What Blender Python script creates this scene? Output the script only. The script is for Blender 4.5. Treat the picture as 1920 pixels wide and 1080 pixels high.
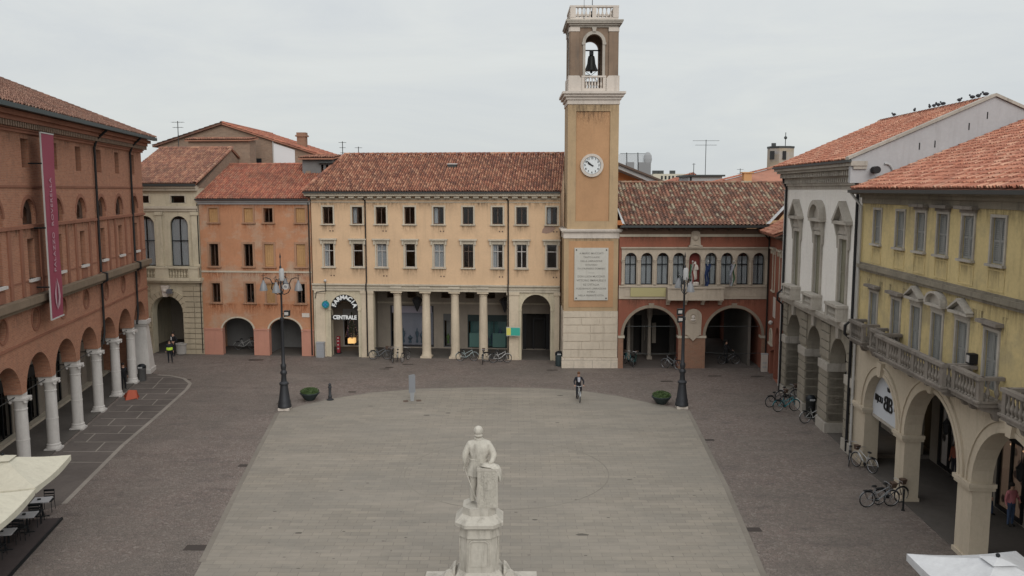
import bpy, bmesh, math, random
from mathutils import Vector, Matrix
from mathutils.geometry import delaunay_2d_cdt
random.seed(7)
SC=bpy.context.scene; COL=SC.collection
for o in list(bpy.data.objects): bpy.data.objects.remove(o)
R=math.radians; PI=math.pi

# ---------------------------------------------------------------- camera
FPX=1600.0; CAMH=13.0; PITCH=math.atan(185/1600)
cam=bpy.data.cameras.new('camera'); camo=bpy.data.objects.new('camera',cam); COL.objects.link(camo)
cam.sensor_width=36; cam.lens=36*FPX/1920; cam.clip_start=.1; cam.clip_end=2000
camo.location=(0,0,CAMH); camo.rotation_euler=(PI/2-PITCH,0,0); SC.camera=camo
# ---------------------------------------------------------------- sky, overcast
W=bpy.data.worlds.new('World'); SC.world=W; W.use_nodes=True
nt=W.node_tree; nt.nodes.clear(); N=nt.nodes.new; K=nt.links.new
out=N('ShaderNodeOutputWorld'); bg=N('ShaderNodeBackground'); sky=N('ShaderNodeTexSky')
sky.sky_type='NISHITA'; sky.sun_disc=False; SUN_EL=R(38); SUN_ROT=R(200)
sky.sun_elevation=SUN_EL; sky.sun_rotation=SUN_ROT
tc=N('ShaderNodeTexCoord'); sep=N('ShaderNodeSeparateXYZ'); K(tc.outputs['Generated'],sep.inputs[0])
mp=N('ShaderNodeMapping'); mp.inputs['Scale'].default_value=(1.3,1.3,7.0); K(tc.outputs['Generated'],mp.inputs[0])
no=N('ShaderNodeTexNoise'); no.inputs['Scale'].default_value=1.7; no.inputs['Detail'].default_value=8; no.inputs['Roughness'].default_value=.62; no.inputs['Distortion'].default_value=.6
K(mp.outputs[0],no.inputs[0])
rp=N('ShaderNodeValToRGB'); e=rp.color_ramp.elements
e[0].position=0; e[0].color=(6.5,6.75,6.75,1); e[1].position=1; e[1].color=(13.3,13.4,13.5,1)
a=e.new(.02); a.color=(6.35,6.6,6.6,1); a=e.new(.22); a.color=(6.9,7.12,7.15,1); a=e.new(.5); a.color=(9.8,9.95,10.0,1)
K(sep.outputs[2],rp.inputs[0])
cr=N('ShaderNodeMapRange'); cr.inputs[1].default_value=.3; cr.inputs[2].default_value=.7; cr.inputs[3].default_value=.935; cr.inputs[4].default_value=1.055
K(no.outputs[0],cr.inputs[0])
mul=N('ShaderNodeVectorMath'); mul.operation='SCALE'; K(cr.outputs[0],mul.inputs[3])
tn=N('ShaderNodeMixRGB'); tn.blend_type='MULTIPLY'; tn.inputs[0].default_value=1; ct=N('ShaderNodeValToRGB'); ct.color_ramp.elements[0].position=.35; ct.color_ramp.elements[0].color=(.975,.99,1.015,1); ct.color_ramp.elements[1].position=.62; ct.color_ramp.elements[1].color=(1,1,.985,1); K(no.outputs[0],ct.inputs[0]); K(rp.outputs[0],tn.inputs[1]); K(ct.outputs[0],tn.inputs[2]); K(tn.outputs[0],mul.inputs[0])
mx=N('ShaderNodeMixRGB'); mx.inputs[0].default_value=.965; K(sky.outputs[0],mx.inputs[1]); K(mul.outputs[0],mx.inputs[2])
K(mx.outputs[0],bg.inputs[0]); bg.inputs[1].default_value=.104; K(bg.outputs[0],out.inputs[0])
# ---------------------------------------------------------------- veiled sun from behind the camera
sl=bpy.data.lights.new('sun','SUN'); sl.energy=1.5; sl.angle=R(45); sl.color=(1,.965,.91)
so=bpy.data.objects.new('sun',sl); COL.objects.link(so)
so.rotation_euler=(R(60),0,R(14)); so.location=(0,-20,60)
vs=SC.view_settings; vs.view_transform='Standard'; vs.look='None'; vs.gamma=1; vs.exposure=0.0; vs.use_curve_mapping=False

# ---------------------------------------------------------------- geometry helpers
_c,_s=math.cos(PITCH),math.sin(PITCH)
def ray(px,py):
    b=540-py; return Vector((px-960, FPX*_c+b*_s, -FPX*_s+b*_c))
def gnd(px,py,z=0.0):
    r=ray(px,py); t=(z-CAMH)/r.z; return (r.x*t, r.y*t)
def atY(px,py,Y):
    r=ray(px,py); t=Y/r.y; return (r.x*t, Y, CAMH+r.z*t)
class Fac:
    def __init__(s,A,B):
        s.O=Vector(A); d=Vector(B)-s.O; s.L=d.length; s.d=d/s.L; s.n=Vector((-s.d.y,s.d.x)); s.rot=math.atan2(s.d.y,s.d.x)
    def pt(s,u,v=0): p=s.O+s.d*u+s.n*v; return (p.x,p.y)
Lx=lambda Y:-15.5-.175*Y
Rx=lambda Y:14.4+.055*Y
fy=lambda X:65.84-.088*(X+15.39)
LF=Fac((Lx(24),24),(Lx(60.8),60.8)); FR=Fac((-24.6,fy(-24.6)),(3.67,fy(3.67)))
TW=Fac((3.75,61.4),(7.7,61.4)); RD=Fac((7.8,61.3),(18.5,61.3)); RF=Fac((Rx(54.2),54.2),(Rx(20),20))
WG=Fac((18.52,61.25),(17.62,54.6))

class MB:
    def __init__(s): s.v=[]; s.f=[]; s.uv=None; s.mi=[]; s.cur=0; s.cuts=[]
    def cut(s): s.cuts.append((len(s.v),len(s.f))); return s
    def add(s,v,f):
        o=len(s.v); s.v+= [tuple(p) for p in v]; s.f+=[tuple(i+o for i in q) for q in f]; s.mi+=[s.cur]*len(f); return s
    def box(s,x0,x1,y0,y1,z0,z1):
        return s.add([(x0,y0,z0),(x1,y0,z0),(x1,y1,z0),(x0,y1,z0),(x0,y0,z1),(x1,y0,z1),(x1,y1,z1),(x0,y1,z1)],
          [(3,2,1,0),(4,5,6,7),(0,1,5,4),(1,2,6,5),(2,3,7,6),(3,0,4,7)])
    def lathe(s,prof,cx=0,cy=0,n=12,cz=0,sx=1,sy=1,a0=0):
        v=[];f=[]
        for r,z in prof:
            for k in range(n):
                a=a0+2*PI*k/n; v.append((cx+r*sx*math.cos(a),cy+r*sy*math.sin(a),cz+z))
        m=len(prof)
        for i in range(m-1):
            for k in range(n):
                k2=(k+1)%n; f.append((i*n+k,i*n+k2,(i+1)*n+k2,(i+1)*n+k))
        f.append(tuple(range(n-1,-1,-1))); f.append(tuple((m-1)*n+k for k in range(n)))
        return s.add(v,f)
    def tube(s,pts,r,n=6,close=False):
        pts=[Vector(p) for p in pts]; m=len(pts); v=[];f=[]
        rr=r if isinstance(r,(list,tuple)) else [r]*m
        up=Vector((0,0,1)); prev=None
        for i,p in enumerate(pts):
            if close: t=pts[(i+1)%m]-pts[i-1]
            else: t=pts[min(i+1,m-1)]-pts[max(i-1,0)]
            t.normalize()
            if prev is None:
                a=t.cross(up if abs(t.z)<.9 else Vector((1,0,0))).normalized()
            else:
                a=(prev-t*prev.dot(t)).normalized()
            prev=a; b=t.cross(a)
            for k in range(n):
                th=2*PI*k/n; v.append(p+(a*math.cos(th)+b*math.sin(th))*rr[i])
        for i in range(m if close else m-1):
            j=(i+1)%m
            for k in range(n):
                k2=(k+1)%n; f.append((i*n+k,i*n+k2,j*n+k2,j*n+k))
        if not close: f.append(tuple(range(n-1,-1,-1))); f.append(tuple((m-1)*n+k for k in range(n)))
        return s.add(v,f)
    def prism(s,poly,y0,y1):      # convex-ish outline in x,z pushed along y
        n=len(poly); v=[(x,y0,z) for x,z in poly]+[(x,y1,z) for x,z in poly]
        f=[tuple(range(n)),tuple(range(2*n-1,n-1,-1))]+[(i,i+n,(i+1)%n+n,(i+1)%n) for i in range(n)]
        return s.add(v,f)
    def prismx(s,poly,x0,x1):     # outline in y,z pushed along x
        n=len(poly); v=[(x0,y,z) for y,z in poly]+[(x1,y,z) for y,z in poly]
        f=[tuple(range(n-1,-1,-1)),tuple(range(n,2*n))]+[(i,(i+1)%n,(i+1)%n+n,i+n) for i in range(n)]
        return s.add(v,f)
    def plate(s,outer,holes,y0,y1):   # wall with openings
        def inside(p,poly):
            c=False;j=len(poly)-1
            for i in range(len(poly)):
                a,b=poly[i],poly[j]
                if (a[1]>p[1])!=(b[1]>p[1]) and p[0]<(b[0]-a[0])*(p[1]-a[1])/(b[1]-a[1])+a[0]: c=not c
                j=i
            return c
        vs=[];es=[]
        for L in [outer]+holes:
            o=len(vs); vs+=[Vector(p) for p in L]; es+=[(o+i,o+(i+1)%len(L)) for i in range(len(L))]
        ov,oe,of,_,_,_=delaunay_2d_cdt(vs,es,[],0,1e-5)
        tri=[]
        for t in of:
            c=sum((ov[i] for i in t),Vector((0,0)))/len(t)
            if inside(c,outer) and not any(inside(c,h) for h in holes): tri.append(t)
        n=len(ov)
        v=[(p.x,y0,p.y) for p in ov]+[(p.x,y1,p.y) for p in ov]
        f=[]
        for t in tri:
            a=sum((ov[t[i]].x*ov[t[(i+1)%3]].y-ov[t[(i+1)%3]].x*ov[t[i]].y) for i in range(3))
            t=tuple(t) if a>0 else tuple(reversed(t))
            f.append(t); f.append(tuple(i+n for i in reversed(t)))
        s.add(v,f)
        for L in [outer]+holes:
            m=len(L); s.add([(x,y0,z) for x,z in L]+[(x,y1,z) for x,z in L],[(i,i+m,(i+1)%m+m,(i+1)%m) for i in range(m)])
        return s
    def arc_band(s,cx,cz,r0,r1,y0,y1,a0=0,a1=PI,n=20,sz=1):
        p=[];
        for i in range(n+1):
            a=a0+(a1-a0)*i/n
            p.append((cx+r0*math.cos(a),cz+sz*r0*math.sin(a),cx+r1*math.cos(a),cz+sz*r1*math.sin(a)))
        v=[]
        for x0,z0,x1,z1 in p: v+=[(x0,y0,z0),(x1,y0,z1),(x1,y1,z1),(x0,y1,z0)]
        f=[]
        for i in range(n):
            a=i*4;b=a+4
            f+=[(a,b,b+1,a+1),(a+1,b+1,b+2,a+2),(a+2,b+2,b+3,a+3),(a+3,b+3,b,a)]
        f+=[(0,1,2,3),(n*4+3,n*4+2,n*4+1,n*4)]
        return s.add(v,f)
    def ball(s,c,r,n=8,m=6,sx=1,sy=1,sz=1):
        pr=[(max(.001,math.sin(PI*i/m)),-math.cos(PI*i/m)) for i in range(m+1)]
        v=[];f=[]
        for rr,z in pr:
            for k in range(n):
                a=2*PI*k/n; v.append((c[0]+r*sx*rr*math.cos(a),c[1]+r*sy*rr*math.sin(a),c[2]+r*sz*z))
        for i in range(m):
            for k in range(n):
                k2=(k+1)%n; f.append((i*n+k,i*n+k2,(i+1)*n+k2,(i+1)*n+k))
        return s.add(v,f)
    def build(s,name,mat,parent=None,loc=(0,0,0),rot=0,smooth=False,kind=None,label=None):
        if s.cuts:      # one object per separate piece
            cs=[(0,0)]+s.cuts
            if cs[-1]!=(len(s.v),len(s.f)): cs.append((len(s.v),len(s.f)))
            o=None
            for (a,b),(c,d) in zip(cs,cs[1:]):
                if c==a: continue
                q=MB(); q.v=s.v[a:c]; q.f=[tuple(i-a for i in f) for f in s.f[b:d]]; o=q.build(name,mat,parent,loc,rot,smooth,kind,label)
            return o
        me=bpy.data.meshes.new(name); me.from_pydata(s.v,[],s.f)
        ms=mat if isinstance(mat,(list,tuple)) else [mat]
        for m in ms: me.materials.append(m)
        if len(ms)>1: me.polygons.foreach_set('material_index',s.mi)
        if smooth:
            me.polygons.foreach_set('use_smooth',[True]*len(me.polygons))
            if hasattr(me,'set_sharp_from_angle'): me.set_sharp_from_angle(angle=R(40))
        me.update()
        if s.uv:
            ul=me.uv_layers.new(name='UVMap'); ul.data.foreach_set('uv',s.uv)
        o=bpy.data.objects.new(name,me); COL.objects.link(o); o.location=loc; o.rotation_euler=(0,0,rot)
        if parent is not None:
            o.parent=parent
            if loc==(0,0,0) and 'dx' in parent: o.location=(-parent['dx'],0,0)
        if kind: o['kind']=kind
        if label: o['label']=label
        return o
def tag(o,label,cat,group=None):
    o['label']=label; o['category']=cat
    if group: o['group']=group
    return o
def thing(name,label,cat,loc=(0,0,0),rot=0,group=None):
    o=bpy.data.objects.new(name,None); COL.objects.link(o); o.location=loc; o.rotation_euler=(0,0,rot); o.empty_display_size=.3
    return tag(o,label,cat,group)
def froot(name,label,F,u0,cat='building'):
    p=F.pt(u0); o=thing(name,label,cat,(p[0],p[1],0),F.rot); o['dx']=u0; return o
def dup(o,loc,rot=None,label=None,parent=None):
    c=o.copy(); COL.objects.link(c)
    if parent is not None: c.parent=parent
    else:
        c.location=loc
        if rot is not None: c.rotation_euler=(c.rotation_euler[0],c.rotation_euler[1],rot)
        if label: c['label']=label
    for ch in list(o.children): dup(ch,None,parent=c)
    return c
def archpts(x0,x1,zs,zb,n=16,rz=None):     # closed outline: rectangle below zs with a round head
    r=(x1-x0)/2; cx=(x0+x1)/2; rz=rz or r
    return [(x0,zb),(x1,zb)]+[(cx+r*math.cos(PI*i/n),zs+rz*math.sin(PI*i/n)) for i in range(n+1)]
def rect(x0,x1,z0,z1): return [(x0,z0),(x1,z0),(x1,z1),(x0,z1)]
def notch(x0,x1,zs,n=16,rz=None):          # points to walk right->left over a ground-level arch? (left->right at z=0)
    r=(x1-x0)/2; cx=(x0+x1)/2; rz=rz or r
    return [(x0,0)]+[(cx-r*math.cos(PI*i/n),zs+rz*math.sin(PI*i/n)) for i in range(n+1)]+[(x1,0)]
# ---------------------------------------------------------------- materials
def newmat(name):
    m=bpy.data.materials.new(name); m.use_nodes=True; t=m.node_tree; b=t.nodes['Principled BSDF']; return m,t,b
def sp(b,v):
    if 'Specular IOR Level' in b.inputs: b.inputs['Specular IOR Level'].default_value=v
def flat(name,c,rough=.7,metal=0,spec=.3,emit=0):
    m,t,b=newmat(name); b.inputs['Base Color'].default_value=(*c,1); b.inputs['Roughness'].default_value=rough; b.inputs['Metallic'].default_value=metal; sp(b,spec)
    if emit: b.inputs['Emission Color'].default_value=(*c,1); b.inputs['Emission Strength'].default_value=emit
    return m
def coords(t,scale=(1,1,1)):
    tc=t.nodes.new('ShaderNodeTexCoord'); mp=t.nodes.new('ShaderNodeMapping'); mp.inputs['Scale'].default_value=scale
    t.links.new(tc.outputs['Object'],mp.inputs[0]); return mp.outputs[0]
def noise(t,vec,sc,det=4,ro=.6):
    n=t.nodes.new('ShaderNodeTexNoise'); n.inputs['Scale'].default_value=sc; n.inputs['Detail'].default_value=det; n.inputs['Roughness'].default_value=ro
    t.links.new(vec,n.inputs[0]); return n.outputs[0]
def ramp(t,fac,stops,interp='LINEAR'):
    r=t.nodes.new('ShaderNodeValToRGB'); r.color_ramp.interpolation=interp; e=r.color_ramp.elements
    e[0].position=stops[0][0]; e[0].color=(*stops[0][1],1); e[1].position=stops[-1][0]; e[1].color=(*stops[-1][1],1)
    for p,c in stops[1:-1]: x=e.new(p); x.color=(*c,1)
    t.links.new(fac,r.inputs[0]); return r.outputs[0]
def mrange(t,v,a,b,c=0,d=1):
    n=t.nodes.new('ShaderNodeMapRange'); n.inputs[1].default_value=a; n.inputs[2].default_value=b; n.inputs[3].default_value=c; n.inputs[4].default_value=d
    t.links.new(v,n.inputs[0]); return n.outputs[0]
def mixc(t,fac,a,b,mode='MIX'):
    n=t.nodes.new('ShaderNodeMixRGB'); n.blend_type=mode
    for i,x in ((0,fac),(1,a),(2,b)):
        if isinstance(x,(int,float)): n.inputs[i].default_value=x if i==0 else (x,x,x,1)
        elif isinstance(x,tuple): n.inputs[i].default_value=(*x,1)
        else: t.links.new(x,n.inputs[i])
    return n.outputs[0]
def math2(t,op,a,b=None):
    n=t.nodes.new('ShaderNodeMath'); n.operation=op
    for i,x in ((0,a),(1,b)):
        if x is None: continue
        if isinstance(x,(int,float)): n.inputs[i].default_value=x
        else: t.links.new(x,n.inputs[i])
    return n.outputs[0]
def bump(t,b,h,strength=.3,dist=.02):
    n=t.nodes.new('ShaderNodeBump'); n.inputs['Strength'].default_value=strength; n.inputs['Distance'].default_value=dist
    t.links.new(h,n.inputs['Height']); t.links.new(n.outputs[0],b.inputs['Normal'])
def mulc(c,k): return tuple(x*k for x in c)
def ds(c,k=.08):
    l=.3*c[0]+.55*c[1]+.15*c[2]; return tuple(x*(1-k)+l*k for x in c)
def plaster(name,base,dirt=None,amt=.5,var=.14,rough=.92,alt=None,altamt=0,st=.3):
    base=ds(base); alt=ds(alt) if alt else alt
    m,t,b=newmat(name); dirt=dirt or mulc(base,.5); v=coords(t)
    big=noise(t,v,.35,5,.65); c=mixc(t,mrange(t,big,.3,.7),mulc(base,1-var),mulc(base,1+var*.7))
    if alt: c=mixc(t,mrange(t,noise(t,coords(t,(1,1,1.5)),.28,6,.7),.5-.02,.62,0,altamt),c,alt)
    stre=noise(t,coords(t,(2.2,2.2,st)),1.3,6,.7); c=mixc(t,mrange(t,stre,.52,.82,0,amt),c,dirt)
    fine=noise(t,v,7,5,.7); c=mixc(t,mrange(t,fine,.35,.75,0,.22),c,mulc(dirt,1.0))
    t.links.new(c,b.inputs['Base Color']); b.inputs['Roughness'].default_value=rough; sp(b,.2)
    bump(t,b,noise(t,v,14,4,.7),.25,.02); return m
def brickm(name,base,mort,base2=None,w=.27,h=.075,dirt=(.12,.09,.07),amt=.5):
    base=ds(base,.08); base2=ds(base2,.08) if base2 else None
    m,t,b=newmat(name); tc=t.nodes.new('ShaderNodeTexCoord'); s=t.nodes.new('ShaderNodeSeparateXYZ'); t.links.new(tc.outputs['Object'],s.inputs[0])
    cb=t.nodes.new('ShaderNodeCombineXYZ'); t.links.new(math2(t,'ADD',s.outputs[0],s.outputs[1]),cb.inputs[0]); t.links.new(s.outputs[2],cb.inputs[1])
    br=t.nodes.new('ShaderNodeTexBrick'); br.inputs['Scale'].default_value=1; br.inputs['Brick Width'].default_value=w; br.inputs['Row Height'].default_value=h
    br.inputs['Mortar Size'].default_value=.008 if h<.2 else .014; br.inputs['Mortar Smooth'].default_value=.3
    br.inputs['Color1'].default_value=(*base,1); br.inputs['Color2'].default_value=(*(base2 or mulc(base,.7)),1); br.inputs['Mortar'].default_value=(*mort,1)
    t.links.new(cb.outputs[0],br.inputs[0]); c=br.outputs[0]; v=coords(t)
    c=mixc(t,mrange(t,noise(t,v,.5,6,.7),.35,.7,0,.5),c,mixc(t,.5,c,mulc(base,.62)))
    c=mixc(t,mrange(t,noise(t,coords(t,(1.5,1.5,.5)),.8,7,.75),.5,.78,0,amt),c,dirt)
    c=mixc(t,mrange(t,noise(t,v,5,5,.8),.45,.8,0,.4),c,mulc(base,1.4))
    c=mixc(t,mrange(t,noise(t,coords(t,(1,1,2)),2.2,6,.8),.5,.68,0,.5),c,mulc(ds(base,.35),.62))
    t.links.new(c,b.inputs['Base Color']); b.inputs['Roughness'].default_value=.92; sp(b,.2)
    bump(t,b,br.outputs['Fac'],-.4,.015); return m
def tilem(name,cols,mott=.35,lich=(.25,.2,.14),lamt=.5,dark=(.05,.035,.03)):
    m,t,b=newmat(name); uv=t.nodes.new('ShaderNodeUVMap'); uv.uv_map='UVMap'
    fl=t.nodes.new('ShaderNodeVectorMath'); fl.operation='FLOOR'; t.links.new(uv.outputs[0],fl.inputs[0])
    wn=t.nodes.new('ShaderNodeTexWhiteNoise'); wn.noise_dimensions='2D'; t.links.new(fl.outputs[0],wn.inputs['Vector'])
    cols=[(k_[0]*1.0,k_[1]*1.0,k_[2]*.9) for k_ in (ds(k_,.2) for k_ in cols)]
    n=len(cols); c=ramp(t,wn.outputs[0],[(i/(n),k) for i,k in enumerate(cols)],'CONSTANT')
    fr=t.nodes.new('ShaderNodeVectorMath'); fr.operation='FRACTION'; t.links.new(uv.outputs[0],fr.inputs[0]); sx=t.nodes.new('ShaderNodeSeparateXYZ'); t.links.new(fr.outputs[0],sx.inputs[0])
    c=mixc(t,math2(t,'MULTIPLY',math2(t,'GREATER_THAN',sx.outputs[0],.5),.6),c,dark)
    v=coords(t); big=noise(t,v,.45,6,.7)
    c=mixc(t,mrange(t,big,.42,.68,0,mott),c,dark)
    c=mixc(t,mrange(t,noise(t,v,1.3,6,.75),.5,.75,0,lamt),c,lich)
    c=mixc(t,mrange(t,noise(t,v,16,3,.7),.4,.75,0,.4),c,mulc(dark,1.4))
    t.links.new(c,b.inputs['Base Color']); b.inputs['Roughness'].default_value=.9; sp(b,.2); return m
M={}
M['peach']=plaster('peach_plaster',(.61,.415,.25),(.33,.24,.165),.5,.08,alt=(.50,.35,.22),altamt=.4,st=.22)
M['cream']=plaster('cream_plaster',(.60,.51,.35),(.26,.23,.18),.55,.12)
M['stonecol']=plaster('column_stone',(.55,.46,.34),(.24,.20,.16),.6,.15)
M['trim']=plaster('stone_trim',(.50,.44,.345),(.18,.16,.13),.6,.15)
M['orange']=plaster('orange_plaster',(.46,.215,.11),(.20,.115,.08),.45,.18,alt=(.43,.31,.22),altamt=1.0,st=.4)
M['pinkpl']=plaster('pink_plaster',(.47,.22,.155),(.3,.16,.12),.35,.1)
M['palecream']=plaster('pale_palace_stone',(.52,.455,.33),(.20,.18,.14),.75,.16)
M['ochre']=plaster('ochre_panel',(.44,.25,.125),(.24,.15,.09),.4,.14)
M['ochre2']=plaster('ochre_frame',(.41,.29,.165),(.21,.165,.11),.7,.16)
M['belfry']=plaster('belfry_plaster',(.235,.165,.115),(.12,.10,.085),.9,.25)
M['belstone']=plaster('white_stone',(.56,.50,.44),(.26,.23,.20),.6,.12)
M['trimbrown']=plaster('brown_window_trim',(.36,.20,.12),(.15,.10,.07),.7,.2)
M['redpl']=plaster('red_plaster',(.27,.092,.056),(.14,.075,.055),.65,.18)
M['redstone']=plaster('loggia_stone',(.44,.37,.29),(.18,.15,.12),.6,.14)
M['white']=plaster('white_plaster',(.76,.73,.68),(.3,.27,.24),.35,.07)
M['whitetrim']=plaster('weathered_white_trim',(.40,.365,.315),(.13,.115,.095),.9,.22)
M['rustic']=plaster('olive_rustic_stone',(.27,.24,.19),(.12,.105,.085),.6,.16)
M['yellow']=plaster('yellow_plaster',(.58,.455,.21),(.15,.12,.07),.6,.12,alt=(.36,.30,.17),altamt=.7)
M['greycornice']=plaster('grey_dirty_cornice',(.235,.205,.155),(.07,.062,.052),.95,.3)
M['balc']=plaster('sooty_balcony_stone',(.235,.205,.175),(.045,.04,.036),1.0,.35)
M['arcwall']=plaster('arcade_cream',(.50,.425,.32),(.27,.23,.18),.5,.12)
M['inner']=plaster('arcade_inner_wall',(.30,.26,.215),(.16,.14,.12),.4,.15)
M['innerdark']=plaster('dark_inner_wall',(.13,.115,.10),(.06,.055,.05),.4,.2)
M['dimgrey']=plaster('dim_grey_wall',(.17,.168,.165),(.09,.09,.09),.4,.15)
M['greywall']=plaster('grey_render',(.42,.42,.42),(.2,.2,.2),.5,.15)
M['gablegrey']=plaster('gable_grey_render',(.40,.40,.41),(.25,.24,.24),.5,.1)
M['brick']=brickm('red_brick',(.40,.175,.098),(.34,.24,.175),(.31,.125,.072),dirt=(.19,.12,.085),amt=.6)
M['brickband']=plaster('mossy_brick_band',(.20,.145,.10),(.075,.08,.055),.9,.2)
M['brickrib']=plaster('dark_brick_rib',(.27,.115,.07),(.15,.07,.05),.5,.2)
M['brickold']=brickm('old_grey_brick',(.27,.185,.13),(.27,.235,.19),(.22,.135,.09),dirt=(.15,.13,.11),amt=.6)
M['stoneblock']=plaster('tower_facing_stone',(.55,.475,.375),(.27,.22,.17),.7,.16)
M['archstone']=plaster('brown_arch_stone',(.27,.22,.165),(.12,.1,.08),.6,.2)
M['brickpier']=brickm('pier_brick',(.27,.13,.08),(.28,.2,.14),(.26,.15,.10),dirt=(.14,.1,.08),amt=.6)
M['tower_blocks']=brickm('tower_stone_blocks',(.60,.52,.42),(.19,.16,.13),(.50,.42,.33),w=1.35,h=.6,dirt=(.30,.25,.2),amt=.6)
M['marble']=plaster('white_marble_column',(.56,.53,.50),(.28,.26,.24),.55,.1)
M['monument']=plaster('monument_marble',(.47,.44,.38),(.12,.108,.09),.9,.2)
M['statue']=plaster('statue_marble',(.50,.47,.405),(.09,.08,.066),1.0,.16)
_t=M['statue'].node_tree; bump(_t,_t.nodes['Principled BSDF'],noise(_t,coords(_t,(3,3,1)),5,4,.6),.8,.05)
M['pipe']=flat('dark_copper_pipe',(.035,.028,.024),.5,.3)
M['gutter']=flat('gutter_grey',(.05,.055,.055),.5,.4)
M['pipewhite']=flat('pale_pipe',(.42,.41,.39),.6)
M['iron']=flat('dark_iron',(.022,.025,.028),.5,.6)
M['lampiron']=flat('lamp_post_iron',(.045,.047,.052),.55,.5)
M['black']=flat('black',(.012,.012,.013),.6)
M['wood']=plaster('raw_wood_board',(.42,.24,.10),(.2,.12,.06),.6,.2)
M['shutgrey']=plaster('grey_louvre_shutter',(.25,.25,.235),(.12,.115,.10),.6,.12)
M['shutyel']=plaster('beige_louvre_shutter',(.24,.225,.16),(.14,.125,.1),.7,.15)
M['curtain']=flat('curtain_cloth',(.66,.65,.65),.9)
M['frame']=flat('white_window_frame',(.42,.40,.38),.5)
M['framebrown']=flat('brown_window_frame',(.09,.06,.045),.5)
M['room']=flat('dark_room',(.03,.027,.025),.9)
def glassm():
    m,t,b=newmat('window_glass'); o=t.nodes['Material Output']; tr=t.nodes.new('ShaderNodeBsdfTransparent'); tr.inputs[0].default_value=(.78,.80,.81,1)
    gl=t.nodes.new('ShaderNodeBsdfGlossy'); gl.inputs['Roughness'].default_value=.04; gl.inputs[0].default_value=(.8,.8,.8,1)
    lw=t.nodes.new('ShaderNodeLayerWeight'); lw.inputs[0].default_value=.5; mx=t.nodes.new('ShaderNodeMixShader')
    t.links.new(mrange(t,math2(t,'POWER',lw.outputs[1],3.0),0,1,.03,.45),mx.inputs[0]); t.links.new(tr.outputs[0],mx.inputs[1]); t.links.new(gl.outputs[0],mx.inputs[2]); t.links.new(mx.outputs[0],o.inputs[0]); return m
M['glass']=glassm()
TA=[tuple(q*1.35 for q in c_) for c_ in [(.23,.075,.045),(.32,.12,.07),(.18,.06,.04),(.40,.19,.12),(.27,.10,.06),(.21,.085,.06),(.36,.15,.09),(.16,.06,.045),(.30,.10,.06)]]
M['tile_y']=tilem('roof_tile_brownred',TA,.3,(.34,.21,.125),.5)
TBc=[(.20,.075,.05),(.36,.25,.17),(.14,.06,.045),(.30,.12,.08),(.32,.19,.13),(.20,.08,.055),(.11,.06,.05),(.27,.12,.08),(.42,.31,.22),(.18,.08,.06),(.24,.1,.07)]
M['tile_r']=tilem('roof_tile_mottled',[tuple(min(q*1.2,.36-.07*i_) for i_,q in enumerate(c_)) for c_ in TBc],.3,(.27,.17,.11),.45)
M['tile_o']=tilem('roof_tile_red',[tuple(q*1.15 for q in c_) for c_ in [(.40,.11,.065),(.33,.095,.06),(.46,.16,.09),(.30,.09,.06),(.43,.13,.075),(.37,.14,.09)]],.4,(.28,.19,.14),.5)
M['tile_c']=tilem('roof_tile_brown',[tuple(q*1.3 for q in c_) for c_ in [(.30,.12,.08),(.24,.10,.07),(.36,.17,.11),(.22,.09,.07),(.33,.14,.09)]],.35,(.26,.18,.13),.6)
M['tile_w']=tilem('roof_tile_orange',[(.50,.18,.11),(.40,.13,.08),(.58,.29,.20),(.34,.11,.07),(.47,.19,.13),(.30,.10,.065)],.35,(.40,.25,.19),.6,dark=(.2,.08,.05))
M['tile_l']=tilem('roof_tile_dusk',[(.25,.11,.08),(.20,.085,.06),(.30,.15,.11),(.18,.08,.06)],.4,(.2,.16,.13),.6)
def cobble():
    m,t,b=newmat('cobble_paving'); v=coords(t)
    vo=t.nodes.new('ShaderNodeTexVoronoi'); vo.feature='DISTANCE_TO_EDGE'; vo.inputs['Scale'].default_value=9.5; t.links.new(v,vo.inputs[0])
    vc=t.nodes.new('ShaderNodeTexVoronoi'); vc.inputs['Scale'].default_value=9.5; t.links.new(v,vc.inputs[0])
    s=t.nodes.new('ShaderNodeSeparateColor'); t.links.new(vc.outputs['Color'],s.inputs[0])
    c=ramp(t,s.outputs[0],[(0,(.138,.108,.094)),(.3,(.168,.138,.120)),(.6,(.182,.140,.122)),(1,(.235,.200,.175))])
    c=mixc(t,mrange(t,noise(t,v,.13,6,.7),.40,.60,0,.6),c,(.135,.119,.103))
    c=mixc(t,mrange(t,noise(t,coords(t,(.5,1.4,1)),.30,7,.75),.52,.70,0,.7),c,(.235,.198,.172))
    c=mixc(t,mrange(t,noise(t,coords(t,(.7,1.3,1)),.8,7,.78),.50,.72,0,.65),c,(.078,.066,.063))
    c=mixc(t,mrange(t,noise(t,coords(t,(.8,2.2,1)),2.2,5,.8),.60,.72,0,.6),c,(.06,.052,.05))
    c=mixc(t,mrange(t,vo.outputs[0],.0,.09,.6,0),c,(.055,.048,.043))
    t.links.new(c,b.inputs['Base Color']); b.inputs['Roughness'].default_value=.75; sp(b,.3)
    bump(t,b,mrange(t,vo.outputs[0],0,.15),.7,.02); return m
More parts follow.
